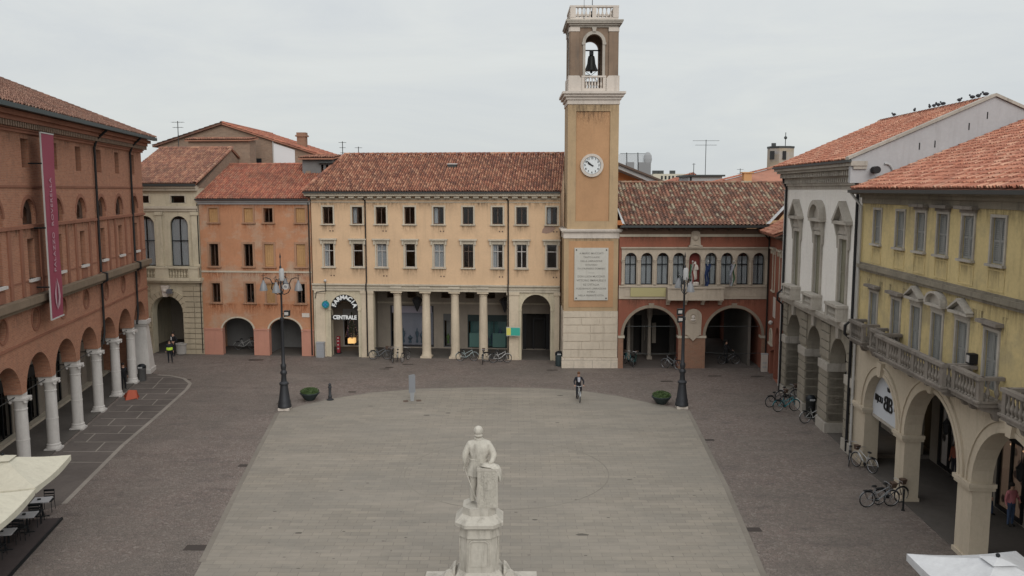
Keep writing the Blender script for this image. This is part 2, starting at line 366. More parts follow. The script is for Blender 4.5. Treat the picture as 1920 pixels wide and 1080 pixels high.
def slabs():
    m,t,b=newmat('plaza_stone_slabs'); v=coords(t)
    wv=t.nodes.new('ShaderNodeVectorMath'); wv.operation='ADD'; nz=t.nodes.new('ShaderNodeTexNoise'); nz.inputs['Scale'].default_value=.9; nz.inputs['Detail'].default_value=2
    t.links.new(v,nz.inputs[0]); sc=t.nodes.new('ShaderNodeVectorMath'); sc.operation='SCALE'; sc.inputs[3].default_value=.12; t.links.new(nz.outputs[1],sc.inputs[0]); t.links.new(v,wv.inputs[0]); t.links.new(sc.outputs[0],wv.inputs[1])
    def brick(w,h,off,c1,c2,mo,ms):
        br=t.nodes.new('ShaderNodeTexBrick'); br.inputs['Scale'].default_value=1; br.inputs['Brick Width'].default_value=w; br.inputs['Row Height'].default_value=h; br.offset=off
        br.inputs['Mortar Size'].default_value=ms; br.inputs['Color1'].default_value=(*c1,1); br.inputs['Color2'].default_value=(*c2,1); br.inputs['Mortar'].default_value=(*mo,1); t.links.new(wv.outputs[0],br.inputs[0]); return br
    br=brick(.72,.31,.43,(.212,.190,.158),(.256,.229,.190),(.140,.125,.104),.010); c=br.outputs[0]
    c=mixc(t,.5,c,brick(1.9,.31,.31,(.80,.81,.82),(1.08,1.06,1.03),(1,1,1),0).outputs[0],'MULTIPLY')
    c=mixc(t,.35,c,brick(5.3,.93,.7,(.85,.86,.88),(1.07,1.05,1.02),(1,1,1),0).outputs[0],'MULTIPLY')
    c=mixc(t,mrange(t,noise(t,v,.11,6,.72),.40,.62,0,.65),c,(.202,.186,.160))
    c=mixc(t,mrange(t,noise(t,coords(t,(.3,1.1,1)),.42,7,.75),.50,.70,0,.6),c,(.292,.258,.214))
    c=mixc(t,mrange(t,noise(t,coords(t,(.45,1.6,1)),.9,7,.8),.52,.74,0,.6),c,(.145,.134,.116))
    c=mixc(t,mrange(t,noise(t,coords(t,(.7,2.0,1)),2.6,5,.8),.62,.72,0,.6),c,(.085,.075,.064))
    t.links.new(c,b.inputs['Base Color']); b.inputs['Roughness'].default_value=.7; sp(b,.3); bump(t,b,br.outputs['Fac'],-.25,.01); return m
def foliage(name,c):
    m,t,b=newmat(name); v=coords(t); t.links.new(mixc(t,noise(t,v,9,3,.7),mulc(c,.5),mulc(c,1.6)),b.inputs['Base Color']); b.inputs['Roughness'].default_value=.7; return m
def stainm(name,c,amt):
    m,t,b=newmat(name); tc=t.nodes.new('ShaderNodeTexCoord'); s=t.nodes.new('ShaderNodeSeparateXYZ'); t.links.new(tc.outputs['Generated'],s.inputs[0])
    st=mrange(t,noise(t,coords(t,(5,5,.7)),1.6,6,.75),.42,.72,0,1); ed=mrange(t,math2(t,'ABSOLUTE',math2(t,'SUBTRACT',s.outputs[0],.5)),.32,.5,1,0)
    al=math2(t,'MULTIPLY',math2(t,'MULTIPLY',math2(t,'POWER',s.outputs[2],1.4),st),math2(t,'MULTIPLY',ed,amt))
    b.inputs['Base Color'].default_value=(*c,1); b.inputs['Roughness'].default_value=.95; sp(b,.1); t.links.new(al,b.inputs['Alpha']); return m
M['stain']=stainm('rain_stain',(.10,.075,.055),.75); M['soot']=stainm('soot_stain',(.06,.052,.042),.7); M['rust']=stainm('rust_stain',(.34,.10,.035),.8)
def stain(parent,x0,x1,z0,z1,y,mat='stain',raw=False):
    m=MB().add([(x0,y,z0),(x1,y,z0),(x1,y,z1),(x0,y,z1)],[(0,1,2,3)]); o=m.build('weather_stain',M[mat],None if raw else parent)
    if raw: o.parent=parent
    return o
M['cobble']=cobble(); M['slab']=slabs()
M['paleline']=plaster('pale_stone_strip',(.27,.24,.205),(.14,.12,.11),.6,.2)
M['darkpave']=plaster('dark_slab_paving',(.125,.105,.094),(.05,.045,.042),.5,.25)
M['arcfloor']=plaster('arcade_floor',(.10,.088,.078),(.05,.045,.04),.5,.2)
M['deck']=plaster('terrace_decking',(.058,.045,.043),(.03,.026,.025),.5,.2)
M['leaf']=foliage('plant_leaves',(.05,.085,.022))
M['concrete']=plaster('concrete',(.33,.31,.29),(.18,.17,.16),.5,.1)
M['skin']=flat('skin',(.42,.25,.18),.6)
M['hairbrown']=flat('brown_hair',(.11,.05,.025),.8); M['hairdark']=flat('dark_hair',(.02,.016,.014),.8)

# ---------------------------------------------------------------- roof tiles
def tile_roof(name,mat,parent,poly,tw=.2,tl=.36,thick=.12,seed=1,caps=()):
    """poly: eave-left, eave-right, then the rest counter-clockwise as seen from above (all in one plane)"""
    P=[Vector(p) for p in poly]; U=(P[1]-P[0]).normalized(); Nn=None
    Nn=(P[1]-P[0]).cross(P[-1]-P[0]).normalized()
    if Nn.z<0: Nn=-Nn
    V=Nn.cross(U).normalized()
    st=[((p-P[0]).dot(U),(p-P[0]).dot(V)) for p in P]
    s0=min(a for a,_ in st)-tw; s1=max(a for a,_ in st)+tw; t1=max(b for _,b in st)
    rnd=random.Random(seed); nc=int((s1-s0)/tw)+1; nr=int(t1/tl)+1
    prof=[(0,.0),(.06,.055),(.24,.09),(.42,.09),(.6,.055),(.66,.0)]
    v=[];uv=[];f=[]
    k=len(prof); W_=nc*k
    wob=[rnd.uniform(-.018,.018) for _ in range(nc)]
    for r in range(nr):
        for half in (0,1):
            tt=(r+half)*tl; lift=.04 if half==0 else .0
            for c in range(nc):
                jt=rnd.uniform(-.03,.03) if half==0 else 0; jh=rnd.uniform(-.008,.012)
                for a,h in prof:
                    p=P[0]+U*(s0+(c+a)*tw+wob[c])+V*(tt+jt)+Nn*(h+lift+jh); v.append(p)
    for row in range(nr*2-1):
        for i in range(W_-1):
            a=row*W_+i; f.append((a,a+1,a+1+W_,a+W_))
            rr=row//2; cc=i//k; x=cc+(.75 if i%k==k-1 else .25); y=rr+.5+seed*37
            uv+= [x,y]*4
    bm=bmesh.new(); me=bpy.data.meshes.new(name); me.from_pydata([tuple(p) for p in v],[],f)
    ul=me.uv_layers.new(name='UVMap'); ul.data.foreach_set('uv',uv)
    bm.from_mesh(me)
    n=len(P)
    for i in range(n):
        a,b=P[i],P[(i+1)%n]; e=(b-a).normalized(); out_n=e.cross(Nn)
        off=-.10 if i==0 else 0
        geom=bm.verts[:]+bm.edges[:]+bm.faces[:]
        bmesh.ops.bisect_plane(bm,geom=geom,dist=1e-5,plane_co=a-out_n*off,plane_no=out_n,clear_outer=True)
    # deck below the tiles
    low=[bm.verts.new(p-Nn*.015) for p in P]; lo2=[bm.verts.new(p-Nn*thick) for p in P]
    bm.faces.new(low); bm.faces.new(list(reversed(lo2)))
    for i in range(n): bm.faces.new((low[i],lo2[i],lo2[(i+1)%n],low[(i+1)%n]))
    bmesh.ops.recalc_face_normals(bm,faces=[fc for fc in bm.faces if fc.verts[0] in low or fc.verts[0] in lo2])
    # ridge or hip caps
    L=bm.loops.layers.uv.verify()
    for (i,j) in caps:
        a,b=P[i]+Nn*.05,P[j]+Nn*.05; d=b-a; m_=max(1,int(d.length/.4)); dn=d.normalized(); sd=dn.cross(Vector((0,0,1))).normalized(); upv=sd.cross(dn)
        for q in range(m_):
            p0=a+d*(q/m_); p1=a+d*((q+1.15)/m_); ring=[]
            for pp,rad in ((p0,.15),(p1,.115)):
                ring.append([bm.verts.new(pp+sd*math.cos(PI*z/6)*rad+upv*math.sin(PI*z/6)*rad) for z in range(7)])
            for z in range(6):
                fc=bm.faces.new((ring[0][z],ring[0][z+1],ring[1][z+1],ring[1][z]))
                for lp in fc.loops: lp[L].uv=(q+900.5,i*7+.5+seed)
    bm.to_mesh(me); bm.free(); me.materials.append(mat)
    o=bpy.data.objects.new(name,me); COL.objects.link(o)
    if parent is not None: 
        o.parent=parent
        if 'dx' in parent: o.location=(-parent['dx'],0,0)
    return o
# ---------------------------------------------------------------- windows
def window(parent,cx,z0,z1,w,trim=None,tw=.12,td=.05,sill=True,depth=.22,bars=1,fr='frame',curt=None,shut=None,hood=None,arch=False,name='window',transom=None):
    """opening of width w; trim around it, frame, pane, curtain or shutters behind"""
    x0,x1=cx-w/2,cx+w/2; r=w/2; zs=z1-r if arch else z1
    m=MB()
    if trim:
        if arch:
            m.box(x0-tw,x0,-td,.03,z0,zs).box(x1,x1+tw,-td,.03,z0,zs).arc_band(cx,zs,r,r+tw,-td,.03)
        else:
            m.box(x0-tw,x0,-td,.03,z0,z1).box(x1,x1+tw,-td,.03,z0,z1).box(x0-tw,x1+tw,-td-.004,.03,z1,z1+tw)
        root=m.build(name,M[trim],parent)
    else:
        m.box(x0-.02,x0,-.012,.03,z0,z1).box(x1,x1+.02,-.012,.03,z0,z1); root=m.build(name,M[fr],parent)
    def sub(nm,mb,mt,**k): o=mb.build(nm,mt,None,**k); o.parent=root; return o
    if sill: sub('sill',MB().box(x0-tw-.06,x1+tw+.06,-td-.09,.05,z0-.09,z0-.002),M[trim or 'trim'])
    if sill and trim and trim!='palecream': stain(root,x0-tw-.1,x1+tw+.1,z0-.95,z0-.09,-.005,'soot' if fr=='shutgrey' else 'rust' if trim=='trimbrown' else 'stain',True)
    if hood=='flat':
        sub('hood',MB().box(x0-tw-.05,x1+tw+.05,-td-.03,.02,z1+tw+.003,z1+tw+.16).box(x0-tw-.18,x1+tw+.18,-td-.2,.02,z1+tw+.16,z1+tw+.27)
            .box(x0-tw-.10,x0-tw+.02,-td-.12,.02,z1-.06,z1+tw+.16).box(x1+tw-.02,x1+tw+.10,-td-.12,.02,z1-.06,z1+tw+.16),M[trim])
    if hood=='ledge':
        sub('hood',MB().box(x0-tw-.16,x1+tw+.16,-td-.22,.02,z1+tw+.12,z1+tw+.24).box(x0-tw-.04,x1+tw+.04,-td-.05,.02,z1+tw+.003,z1+tw+.12),M['balc'])
    if hood in('tri','round'):
        a,b=x0-tw-.2,x1+tw+.2; zb=z1+tw+.16; h=MB().box(a,b,-td-.2,.02,zb,zb+.1).box(x0-tw,x1+tw,-td-.04,.02,z1+tw+.003,zb)
        H_=.48
        if hood=='tri':
            h.prism([(a+.02,zb+.1),(cx,zb+.1+H_-.12),(cx,zb+.1+H_),(a-.02,zb+.13)],-td-.22,.02); h.prism([(b+.02,zb+.13),(cx,zb+.1+H_),(cx,zb+.1+H_-.12),(b-.02,zb+.1)],-td-.22,.02)
            h.prism([(a+.1,zb+.1),(b-.1,zb+.1),(cx,zb+H_-.05)],-td-.03,.02)
        else:
            rr=(b-a)/2; h.arc_band(cx,zb+.1,rr-.12,rr,-td-.22,.02,sz=H_/rr); h.prism([(cx+(rr-.1)*math.cos(PI*i/10),zb+.1+(H_-.06)*math.sin(PI*i/10)) for i in range(11)],-td-.03,.02)
        sub('hood',h,M['balc' if trim!='whitetrim' else trim])
    if shut=='closed':       # louvre leaves
        s=MB(); y=.06
        for a,b in ((x0+.01,cx-.01),(cx+.01,x1-.01)):
            s.box(a,a+.06,y,y+.05,z0+.01,z1-.01).box(b-.06,b,y,y+.05,z0+.01,z1-.01)
            zm=(z0+z1)/2
            for za,zb2 in ((z0+.01,z0+.1),(zm-.04,zm+.04),(z1-.1,z1-.01)): s.box(a+.06,b-.06,y+.002,y+.048,za,zb2)
            nl=int((z1-z0)/.075)
            for i in range(nl):
                zz=z0+.06+(z1-z0-.12)*i/nl; s.add([(a+.06,y+.008,zz),(b-.06,y+.008,zz),(b-.06,y+.045,zz+.05),(a+.06,y+.045,zz+.05)],[(0,1,2,3)])
            s.box(a+.05,b-.05,y+.046,y+.052,z0+.02,z1-.02)
        sub('shutter',s,M[fr]); return root
    if shut=='board':
        s=MB(); n=4
        for i in range(n): s.box(x0+.01+(w-.02)*i/n,x0+(w-.02)*(i+1)/n,.06+.004*(i%2),.1,z0+.01,z1-.01)
        s.box(x0+.03,x1-.03,.045,.06,z0+.2,z0+.3).box(x0+.03,x1-.03,.045,.06,z1-.3,z1-.2)
        sub('shutter',s,M['wood']); return root
    y=depth-.05
    fm=MB(); t=.05
    pan=rect(x0,x1,z0,z1) if not arch else archpts(x0,x1,zs,z0)
    inn=rect(x0+t,x1-t,z0+t,z1-t) if not arch else archpts(x0+t,x1-t,zs,z0+t)
    fm.plate(pan,[inn],y,y+.05)
    for i in range(bars):
        xx=x0+w*(i+1)/(bars+1); fm.box(xx-.03,xx+.03,y-.008,y+.045,z0+t,(z1-t if not arch else z1-t*2))
    if transom: fm.box(x0+t,x1-t,y-.012,y+.04,transom-.03,transom+.03)
    sub('window_frame',fm,M[fr])
    sub('pane',MB().plate(pan,[],y+.02,y+.026),M['glass'])
    if curt is None: curt=random.random()
    if curt>.3:
        cm=MB(); yc=y+.09; spans=[(x0,cx-.04),(cx+.04,x1)] if curt<.7 else [(x0,x1)] if curt>.85 else [(x0,x0+w*.38)]
        for a,b in spans:
            n=max(3,int((b-a)/.06)); vv=[]
            for i in range(n+1):
                xx=a+(b-a)*i/n; yy=yc+(.03 if i%2 else 0); vv+=[(xx,yy,z0+.03),(xx,yy,z1-.03 if not arch else z1-.25)]
            cm.add(vv,[(2*i,2*i+2,2*i+3,2*i+1) for i in range(n)])
        sub('curtain',cm,M['curtain'])
    return root
def shell(m,x0,x1,depth,z0,z1,y0=.5):
    """side and rear walls so that a building is closed"""
    m.box(x0,x0+.3,y0,depth,z0,z1).box(x1-.3,x1,y0,depth,z0,z1).box(x0+.3,x1-.3,depth-.3,depth,z0,z1)
def balusters(m,x0,x1,y,z0,z1,sp_=.22,r=.07):
    n=max(1,int((x1-x0)/sp_)); h=z1-z0
    for i in range(n):
        x=x0+(i+.5)*(x1-x0)/n
        m.lathe([(r*.8,0),(r*.8,.06*h),(r*.45,.12*h),(r,.35*h),(r*.45,.62*h),(r*.4,.8*h),(r*.75,.9*h),(r*.8,h)],x,y,8,z0)
# ================================================================ setting
def sheet(name,poly,z,mat,kind='structure'):
    return MB().add([(x,y,z) for x,y in poly],[tuple(range(len(poly)))]).build(name,mat,kind=kind)
sheet('ground',[(-700,-60),(700,-60),(700,900),(-700,900)],0,M['cobble'])
edge=[gnd(378,1055)]
pl=[gnd(300,1200),gnd(378,1055),gnd(452,905),gnd(520,775),gnd(560,762),gnd(620,748),gnd(700,736),gnd(790,729),gnd(910,726),gnd(1020,728),gnd(1100,734),gnd(1160,743),gnd(1225,757),gnd(1290,770),gnd(1360,910),gnd(1432,1080),gnd(1500,1240)]
pl=[(x,y) for x,y in pl]
me=bpy.data.meshes.new('plaza_paving')
sheet('plaza_paving',list(reversed(pl)),.012,M['slab'])
def strip(name,pts,w,z,mat,kind='structure'):
    v=[];n=len(pts)
    for i,p in enumerate(pts):
        a=Vector(pts[max(i-1,0)]);b=Vector(pts[min(i+1,n-1)]);d=(b-a).normalized();q=Vector((-d.y,d.x))*w/2
        v+=[(p[0]+q.x,p[1]+q.y,z),(p[0]-q.x,p[1]-q.y,z)]
    return v,[(2*i,2*i+1,2*i+3,2*i+2) for i in range(n-1)]
m=MB(); v,f=strip('',[gnd(378,1055),gnd(452,905),gnd(520,775)],.22,.017,None); m.add(v,f); m.add(*strip('',[gnd(1290,770),gnd(1360,910),gnd(1432,1080),gnd(1500,1240)],.22,.017,None))
m.add(*strip('',[gnd(520,775),gnd(560,762),gnd(620,748),gnd(700,736),gnd(790,729),gnd(910,726),gnd(1020,728),gnd(1100,734),gnd(1160,743),gnd(1225,757),gnd(1290,770)],.12,.0175,None))
m.add(*strip('',[gnd(1290,769),gnd(1500,771)],.06,.006,None))
m.build('plaza_border',plaster('plaza_border_stone',(.20,.178,.148),(.12,.1,.09),.6,.2),kind='structure')
# faint ring set into the slabs
m=MB(); c0=gnd(950,885); rr=4.7
m.add(*strip('',[(c0[0]+rr*math.cos(R(a)),c0[1]+rr*math.sin(R(a))) for a in range(0,361,6)],.055,.016,None))
m.build('paving_ring',plaster('ring_strip',(.205,.186,.153),(.24,.215,.18),1.0,.3),kind='structure')
# left slab terrace in front of the brick arcade with pale joint strips
bord=[gnd(296,703),gnd(322,705),gnd(345,710),gnd(357,719),gnd(350,730),gnd(330,748),gnd(300,775),gnd(270,801),gnd(230,835)]
far=[gnd(180,885),gnd(120,945)]
bl=bord+far
inner=[(Lx(31)+.1,31),(Lx(60)+.1,60)]
sheet('terrace_paving',[inner[0]]+list(reversed(bl))+[inner[1]],.004,M['darkpave'])
m=MB(); m.add(*strip('',bl,.22,.010,None))
ys=[gnd(300,y)[1] for y in (708,719,728.5,738.5,749,760,772,785,798.5,813,829,847,867)]
def bx_at(Y):
    for a,b in zip(bl,bl[1:]):
        if min(a[1],b[1])<=Y<=max(a[1],b[1]) and abs(a[1]-b[1])>1e-6: return a[0]+(b[0]-a[0])*(Y-a[1])/(b[1]-a[1])
    return None
for i,Y in enumerate(ys):
    X=bx_at(Y)
    if X is None: continue
    X0=Lx(Y)+.35; m.add(*strip('',[(X0,Y),(X,Y)],.07,.0085,None))
    if i+1<len(ys):
        k=0; x=X-1.1-(1.1 if i%2 else 0)
        while x>X0+.5:
            Y2=ys[i+1]; m.add(*strip('',[(x,Y),(x+.175*(Y-Y2),Y2)],.07,.0082,None)); x-=2.2
m.build('paving_strips',M['paleline'],kind='structure')
# drain covers and patches in the cobbles
m=MB()
for px,py,w,h in ((480,675,1.1,.4),(467,873,1,.35),(375,1027,1.1,.5),(1405,993,.9,.4),(765,683,.8,.3),(730,689,.6,.3),(1035,694,.8,.3),(1330,825,.5,.3),(1250,715,.8,.3),(660,735,.5,.3),(720,692,.7,.25),(1340,705,.9,.3),(1420,706,.9,.3),(525,757,.4,.3),(350,712,.6,.3)):
    x,y=gnd(px,py); m.add([(x-w/2,y-h/2,.006),(x+w/2,y-h/2,.006),(x+w/2,y+h/2,.006),(x-w/2,y+h/2,.006)],[(0,1,2,3)])
m.build('drain_covers',flat('drain_iron',(.045,.035,.03),.6,.2),kind='structure')

m=MB(); rnd=random.Random(12)
for px,py,r_ in [(1050,742,.22),(800,779,.2),(910,731,.1),(910,749,.1),(1092,1003,.22),(1003,975,.14),(1045,793,.12),(695,762,.15),(840,775,.18),(560,1000,.15),(640,920,.1),(1180,900,.12)]+[(rnd.uniform(480,1350),rnd.uniform(780,1070),rnd.uniform(.03,.08)) for _ in range(60)]:
    x,y=gnd(px,py); m.add([(x+r_*rnd.uniform(.7,1.3)*math.cos(a*.785),y+r_*rnd.uniform(.35,.7)*math.sin(a*.785),.0155) for a in range(8)],[tuple(range(8))])
m.build('paving_stains',flat('dark_stain',(.095,.085,.072),.8),kind='structure')

# ================================================================ the cream arcaded building (front, centre)
A=froot('arcaded_building','long peach building with nine bays of windows over a colonnade, left of the clock tower',FR,9.2)
u0,u1=9.2,28.32; UC=[10.5,12.8,14.65,16.87,19.1,21.35,23.6,25.42,27.7]
holes=[rect(c-.4,c+.4,10.37,11.67) for c in UC]+[rect(c-.39,c+.39,7.06,8.86) for c in UC]
m=MB().plate(rect(u0,u1,5.7,12.75),holes,0,.35); shell(m,u0,u1,12.5,0,12.75,.5); m.box(u0+.3,u1-.3,.4,12.2,5.25,5.6)
m.build('wall',M['peach'],A)
low=[(u0,5.68),(u0,0)]+notch(10.54,12.72,3.82)+[(13.93,0),(13.93,5.2),(24.33,5.2),(24.33,0)]+notch(25.42,27.63,3.95)+[(u1,0),(u1,5.68)]
MB().plate(low,[],.02,.6).build('arcade_wall',M['palecream'],A)
m=MB()
for a,b in ((9.36,10.1),(13.0,13.9),(24.36,25.2),(27.95,28.3)): m.box(a,b,-.06,.05,.0,5.0).box(a-.07,b+.07,-.12,.05,5.0,5.22).box(a-.05,b+.05,-.10,.05,0.001,.25).cut()
m.build('pilaster',M['stonecol'],A)
m=MB()
for a,b,zs in ((10.54,12.72,3.82),(25.42,27.63,3.95)):
    c=(a+b)/2; r=(b-a)/2; m.arc_band(c,zs,r,r+.17,-.03,.3).box(a-.17,a,-.03,.3,.0,zs-.16).box(b,b+.17,-.03,.3,0,zs-.16).box(a-.24,a+.02,-.07,.35,zs-.16,zs).box(b-.02,b+.24,-.07,.35,zs-.16,zs).cut()
m.build('arch_surround',M['palecream'],A)
MB().box(u0-.05,u1,-.10,.05,5.215,5.42).box(u0-.05,u1,-.16,.05,5.42,5.5).box(u0-.05,u1,-.06,.05,5.5,5.66).box(u0-.05,u1,-.22,.02,5.66,5.76).build('entablature',M['trim'],A)
m=MB()
for c in (15.75,18.0,20.25,22.45): m.box(c-.45,c+.45,-.2,-.05,5.44,5.6).cut()
m.build('entablature_block',M['trim'],A)
for c in (15.75,18.0,20.25,22.45):
    MB().box(c-.43,c+.43,-.05,.78,0,.13).lathe([(.42,.13),(.42,.2),(.36,.28),(.35,.6),(.34,2.2),(.30,4.85),(.33,4.88),(.33,4.93),(.29,4.95),(.38,5.08)],c,.37,20).box(c-.44,c+.44,-.06,.8,5.08,5.21).build('column',M['stonecol'],A,smooth=True)
for i,c in enumerate(UC):
    window(A,c,10.37,11.67,.8,'trim',bars=1,fr='framebrown',curt=[.1,.75,.2,.1,.75,.1,.2,.1,.75][i])
    window(A,c,7.06,8.86,.78,'trim',hood='flat',bars=[1,0,1,0,1,1,1,1,0][i],transom=8.3,fr='frame' if i!=5 else 'framebrown',curt=[.75,.1,.6,.1,.6,.2,.75,.2,.1][i])
m=MB()
m.box(u0-.02,u1,-.05,.02,12.0,12.07).box(u0-.02,u1,-.08,.02,12.22,12.34)
m.box(u0-.35,u1,-.55,.02,12.50,12.62).box(u0-.4,u1,-.62,.02,12.62,12.78)
x=u0+.1
while x<u1-.4: m.box(x,x+.42,-.42,.02,12.34,12.5); x+=.735
m.build('cornice',M['trim'],A)
m=MB()
for i,c in enumerate(UC):
    if i in (0,2,4,6,8):
        for d in (-.1,.13):
            for z in (9.78,6.33): m.box(c+d+.2,c+d+.29,-.012,.01,z,z+.1)
            m.cut()
m.build('vent_holes',M['framebrown'],A)
for uu,z1 in ((13.45,12.3),(24.42,12.3)):
    MB().tube([(uu-.25,-.45,12.55),(uu-.2,-.3,12.4),(uu,-.1,12.15),(uu,-.1,5.95),(uu,-.3,5.7),(uu,-.3,5.3),(uu,-.17,5.1),(uu,-.17,.1)],.055,8).build('downpipe',M['pipe'],A,smooth=True)
MB().tube([(u0-.2,-.08,12.5),(u0-.2,-.08,.1)],.06,8).build('downpipe',M['pipe'],A,smooth=True)
MB().box(u0-.42,u1,-.72,-.62,12.70,12.82).build('gutter',M['gutter'],A)
er=(u0-.45,-.66,12.82); D=6.6; zr=12.82+.42*(D+.66)
tile_roof('roof',M['tile_y'],A,[(u0-.45,-.66,12.82),(u1+.1,-.66,12.82),(u1+.1,D,zr),(u0+.9,D,zr)],caps=((2,3),(3,0)),seed=3)
tile_roof('roof',M['tile_y'],A,[(u1+.1,12.9,zr-.42*(12.9-D)),(u0-.45,12.9,zr-.42*(12.9-D)),(u0+.9,D,zr),(u1+.1,D,zr)],tw=.6,tl=1.2,seed=4)
MB().prismx([(.3,12.6),(12.4,12.6),(D,zr-.15)],u0+.02,u0+.3).cut().prismx([(.3,12.6),(12.4,12.6),(D,zr-.15)],u1-.3,u1-.02).build('gable',M['peach'],A)
MB().prism([(26.95,9.75),(27.3,9.68),(27.75,9.82),(28.0,10.1),(27.7,10.26),(27.2,10.25),(27.0,10.0)],-.012,.0).build('bare_plaster_patch',plaster('bare_patch',(.33,.22,.17),(.2,.14,.11),.5,.2),A)
for q_ in range(5): stain(A,9.3+3.8*q_,13.1+3.8*q_,11.2,12.0,-.006,'stain'); stain(A,9.3+3.8*q_,13.1+3.8*q_,5.0,5.7,-.012,'stain')
# roof window with a small metal flap
k=.42
def onroof(u,v): return 12.82+k*(v+.66)
MB().prismx([(3.75,onroof(0,3.75)),(4.3,onroof(0,4.3)),(4.3,onroof(0,4.3)+.12),(3.75,onroof(0,3.75)+.3)],19.2,19.9).build('skylight',M['gutter'],A)
MB().prismx([(3.7,onroof(0,3.75)+.3),(4.32,onroof(0,4.3)+.12),(4.32,onroof(0,4.3)+.16),(3.7,onroof(0,3.75)+.34)],19.15,19.95).build('skylight_flap',M['frame'],A)
# behind the colonnade
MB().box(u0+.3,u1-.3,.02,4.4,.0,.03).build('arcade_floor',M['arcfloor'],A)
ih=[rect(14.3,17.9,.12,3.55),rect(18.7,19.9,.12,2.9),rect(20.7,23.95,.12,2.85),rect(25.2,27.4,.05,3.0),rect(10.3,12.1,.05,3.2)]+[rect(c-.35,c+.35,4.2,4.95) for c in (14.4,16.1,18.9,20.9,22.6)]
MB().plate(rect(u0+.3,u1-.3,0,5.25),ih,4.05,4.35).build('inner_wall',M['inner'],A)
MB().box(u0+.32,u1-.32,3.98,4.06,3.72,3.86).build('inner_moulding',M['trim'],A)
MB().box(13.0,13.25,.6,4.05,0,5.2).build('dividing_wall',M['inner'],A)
def shopfront(parent,x0,x1,z0,z1,y,mats,name='shop_window',backcol=(.2,.2,.21),n=2,sign=None):
    fm=MB(); fm.plate(rect(x0,x1,z0,z1),[rect(x0+.08+(x1-x0-.08)*i/n,x0+(x1-x0-.08)*(i+1)/n,z0+.1,z1-.55) for i in range(n)],y,y+.1)
    root=fm.build(name,mats[0],parent)
    o=MB().box(x0+.05,x1-.05,y+.04,y+.05,z0+.05,z1-.1).build('pane',M['glass'],None); o.parent=root
    o=MB().box(x0+.1,x1-.1,y+.9,y+.95,z0,z1).build('display_wall',flat('display_back_glow',backcol,.8,emit=.15),None); o.parent=root  # back wall glows by itself, standing in for the light inside the shop
    d=MB(); rnd=random.Random(int(x0*100))
    x=x0+.3
    while x<x1-.3:
        h=rnd.uniform(.5,1.5); w_=rnd.uniform(.12,.28); d.lathe([(w_*.6,0),(w_*.7,h*.1),(w_*.35,h*.3),(w_,h*.62),(w_*.8,h*.75),(w_*.25,h*.83),(w_*.38,h*.92),(w_*.1,h)],x,y+.5,8,z0+.25); x+=rnd.uniform(.35,.7)
    o=d.build('goods',flat('goods',tuple(rnd.uniform(.05,.35) for _ in range(3)),.7),None,smooth=True); o.parent=root
    return root
lav=flat('lilac_shopfront',(.30,.28,.34),.6)
shopfront(A,14.3,17.9,.12,3.55,4.1,[flat('dark_shop_frame',(.04,.04,.045),.5)],backcol=(.34,.33,.37),n=1)
MB().box(14.45,17.75,4.02,4.09,2.95,3.5).build('shop_sign',flat('lilac_board',(.33,.31,.37),.6),A)
shopfront(A,18.7,19.9,.12,2.9,4.1,[flat('grey_frame',(.10,.10,.10),.5)],backcol=(.22,.2,.18),n=1)
shopfront(A,20.7,23.95,.12,2.85,4.1,[flat('dark_green_frame',(.02,.035,.035),.5)],backcol=(.08,.16,.15),n=3)
gp=flat('teal_panel',(.085,.17,.155),.5)
MB().box(20.85,21.75,4.0,4.06,.2,1.35).cut().box(22.75,23.8,4.0,4.06,.2,1.35).build('door_panel',gp,A)
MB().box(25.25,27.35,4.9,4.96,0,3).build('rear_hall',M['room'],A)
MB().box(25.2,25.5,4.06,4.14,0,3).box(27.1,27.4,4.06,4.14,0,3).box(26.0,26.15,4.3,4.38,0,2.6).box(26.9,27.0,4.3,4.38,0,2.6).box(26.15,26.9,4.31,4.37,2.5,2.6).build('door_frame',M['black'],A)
# pharmacy
shopfront(A,10.3,12.1,.05,3.2,4.1,[flat('pharmacy_frame',(.33,.33,.33),.5)],backcol=(.16,.14,.12),n=2)
MB().box(10.9,11.45,3.3,3.8,.45,.85).build('light_box',flat('warm_light_box',(.95,.55,.2),.5,emit=.8),A)
def textmesh(s,size,ext=.02,font_shear=0,align='CENTER',sp_=1.0,bold=.0):
    c=bpy.data.curves.new('lettering','FONT'); c.body=s; c.size=size; c.extrude=ext; c.align_x=align; c.align_y='CENTER'; c.offset=bold; c.space_character=sp_; c.resolution_u=3
    o=bpy.data.objects.new('tmp',c); COL.objects.link(o); bpy.context.view_layer.update()
    me=bpy.data.meshes.new_from_object(o.evaluated_get(bpy.context.evaluated_depsgraph_get())); bpy.data.objects.remove(o); return me
def text(name,s,size,mat,parent,loc,rot=(PI/2,0,0),ext=.02,bold=.0,sp_=1.0,sx=1,align='CENTER'):
    me=textmesh(s,size,ext,0,align,sp_,bold); me.materials.append(mat); o=bpy.data.objects.new(name,me); COL.objects.link(o)
    o.parent=parent; l=Vector(loc)
    if parent is not None and 'dx' in parent: l.x-=parent['dx']
    o.location=l; o.rotation_euler=rot; o.scale=(sx,1,1); return o
letm=flat('white_letters',(.72,.74,.74),.5)
fp=A.location; S1=thing('arched_sign','black arched shop sign reading FARMACIA over CENTRALE in white letters','sign',(*FR.pt(11.63,.1),0),FR.rot)
cx,zs,r=0,3.82,1.09
MB().arc_band(0,3.82,.62,1.07,-.02,.06).build('sign_board',M['black'],S1)
for i,ch in enumerate('FARMACIA'):
    a=R(164-148*i/7); text('letter',ch,.47,letm,S1,(.84*math.cos(a),-.06,3.82+.84*math.sin(a)),(PI/2,-(a-PI/2),0),bold=.018)
MB().box(-1.05,1.05,.0,.05,2.92,3.26).build('name_board',M['black'],S1)
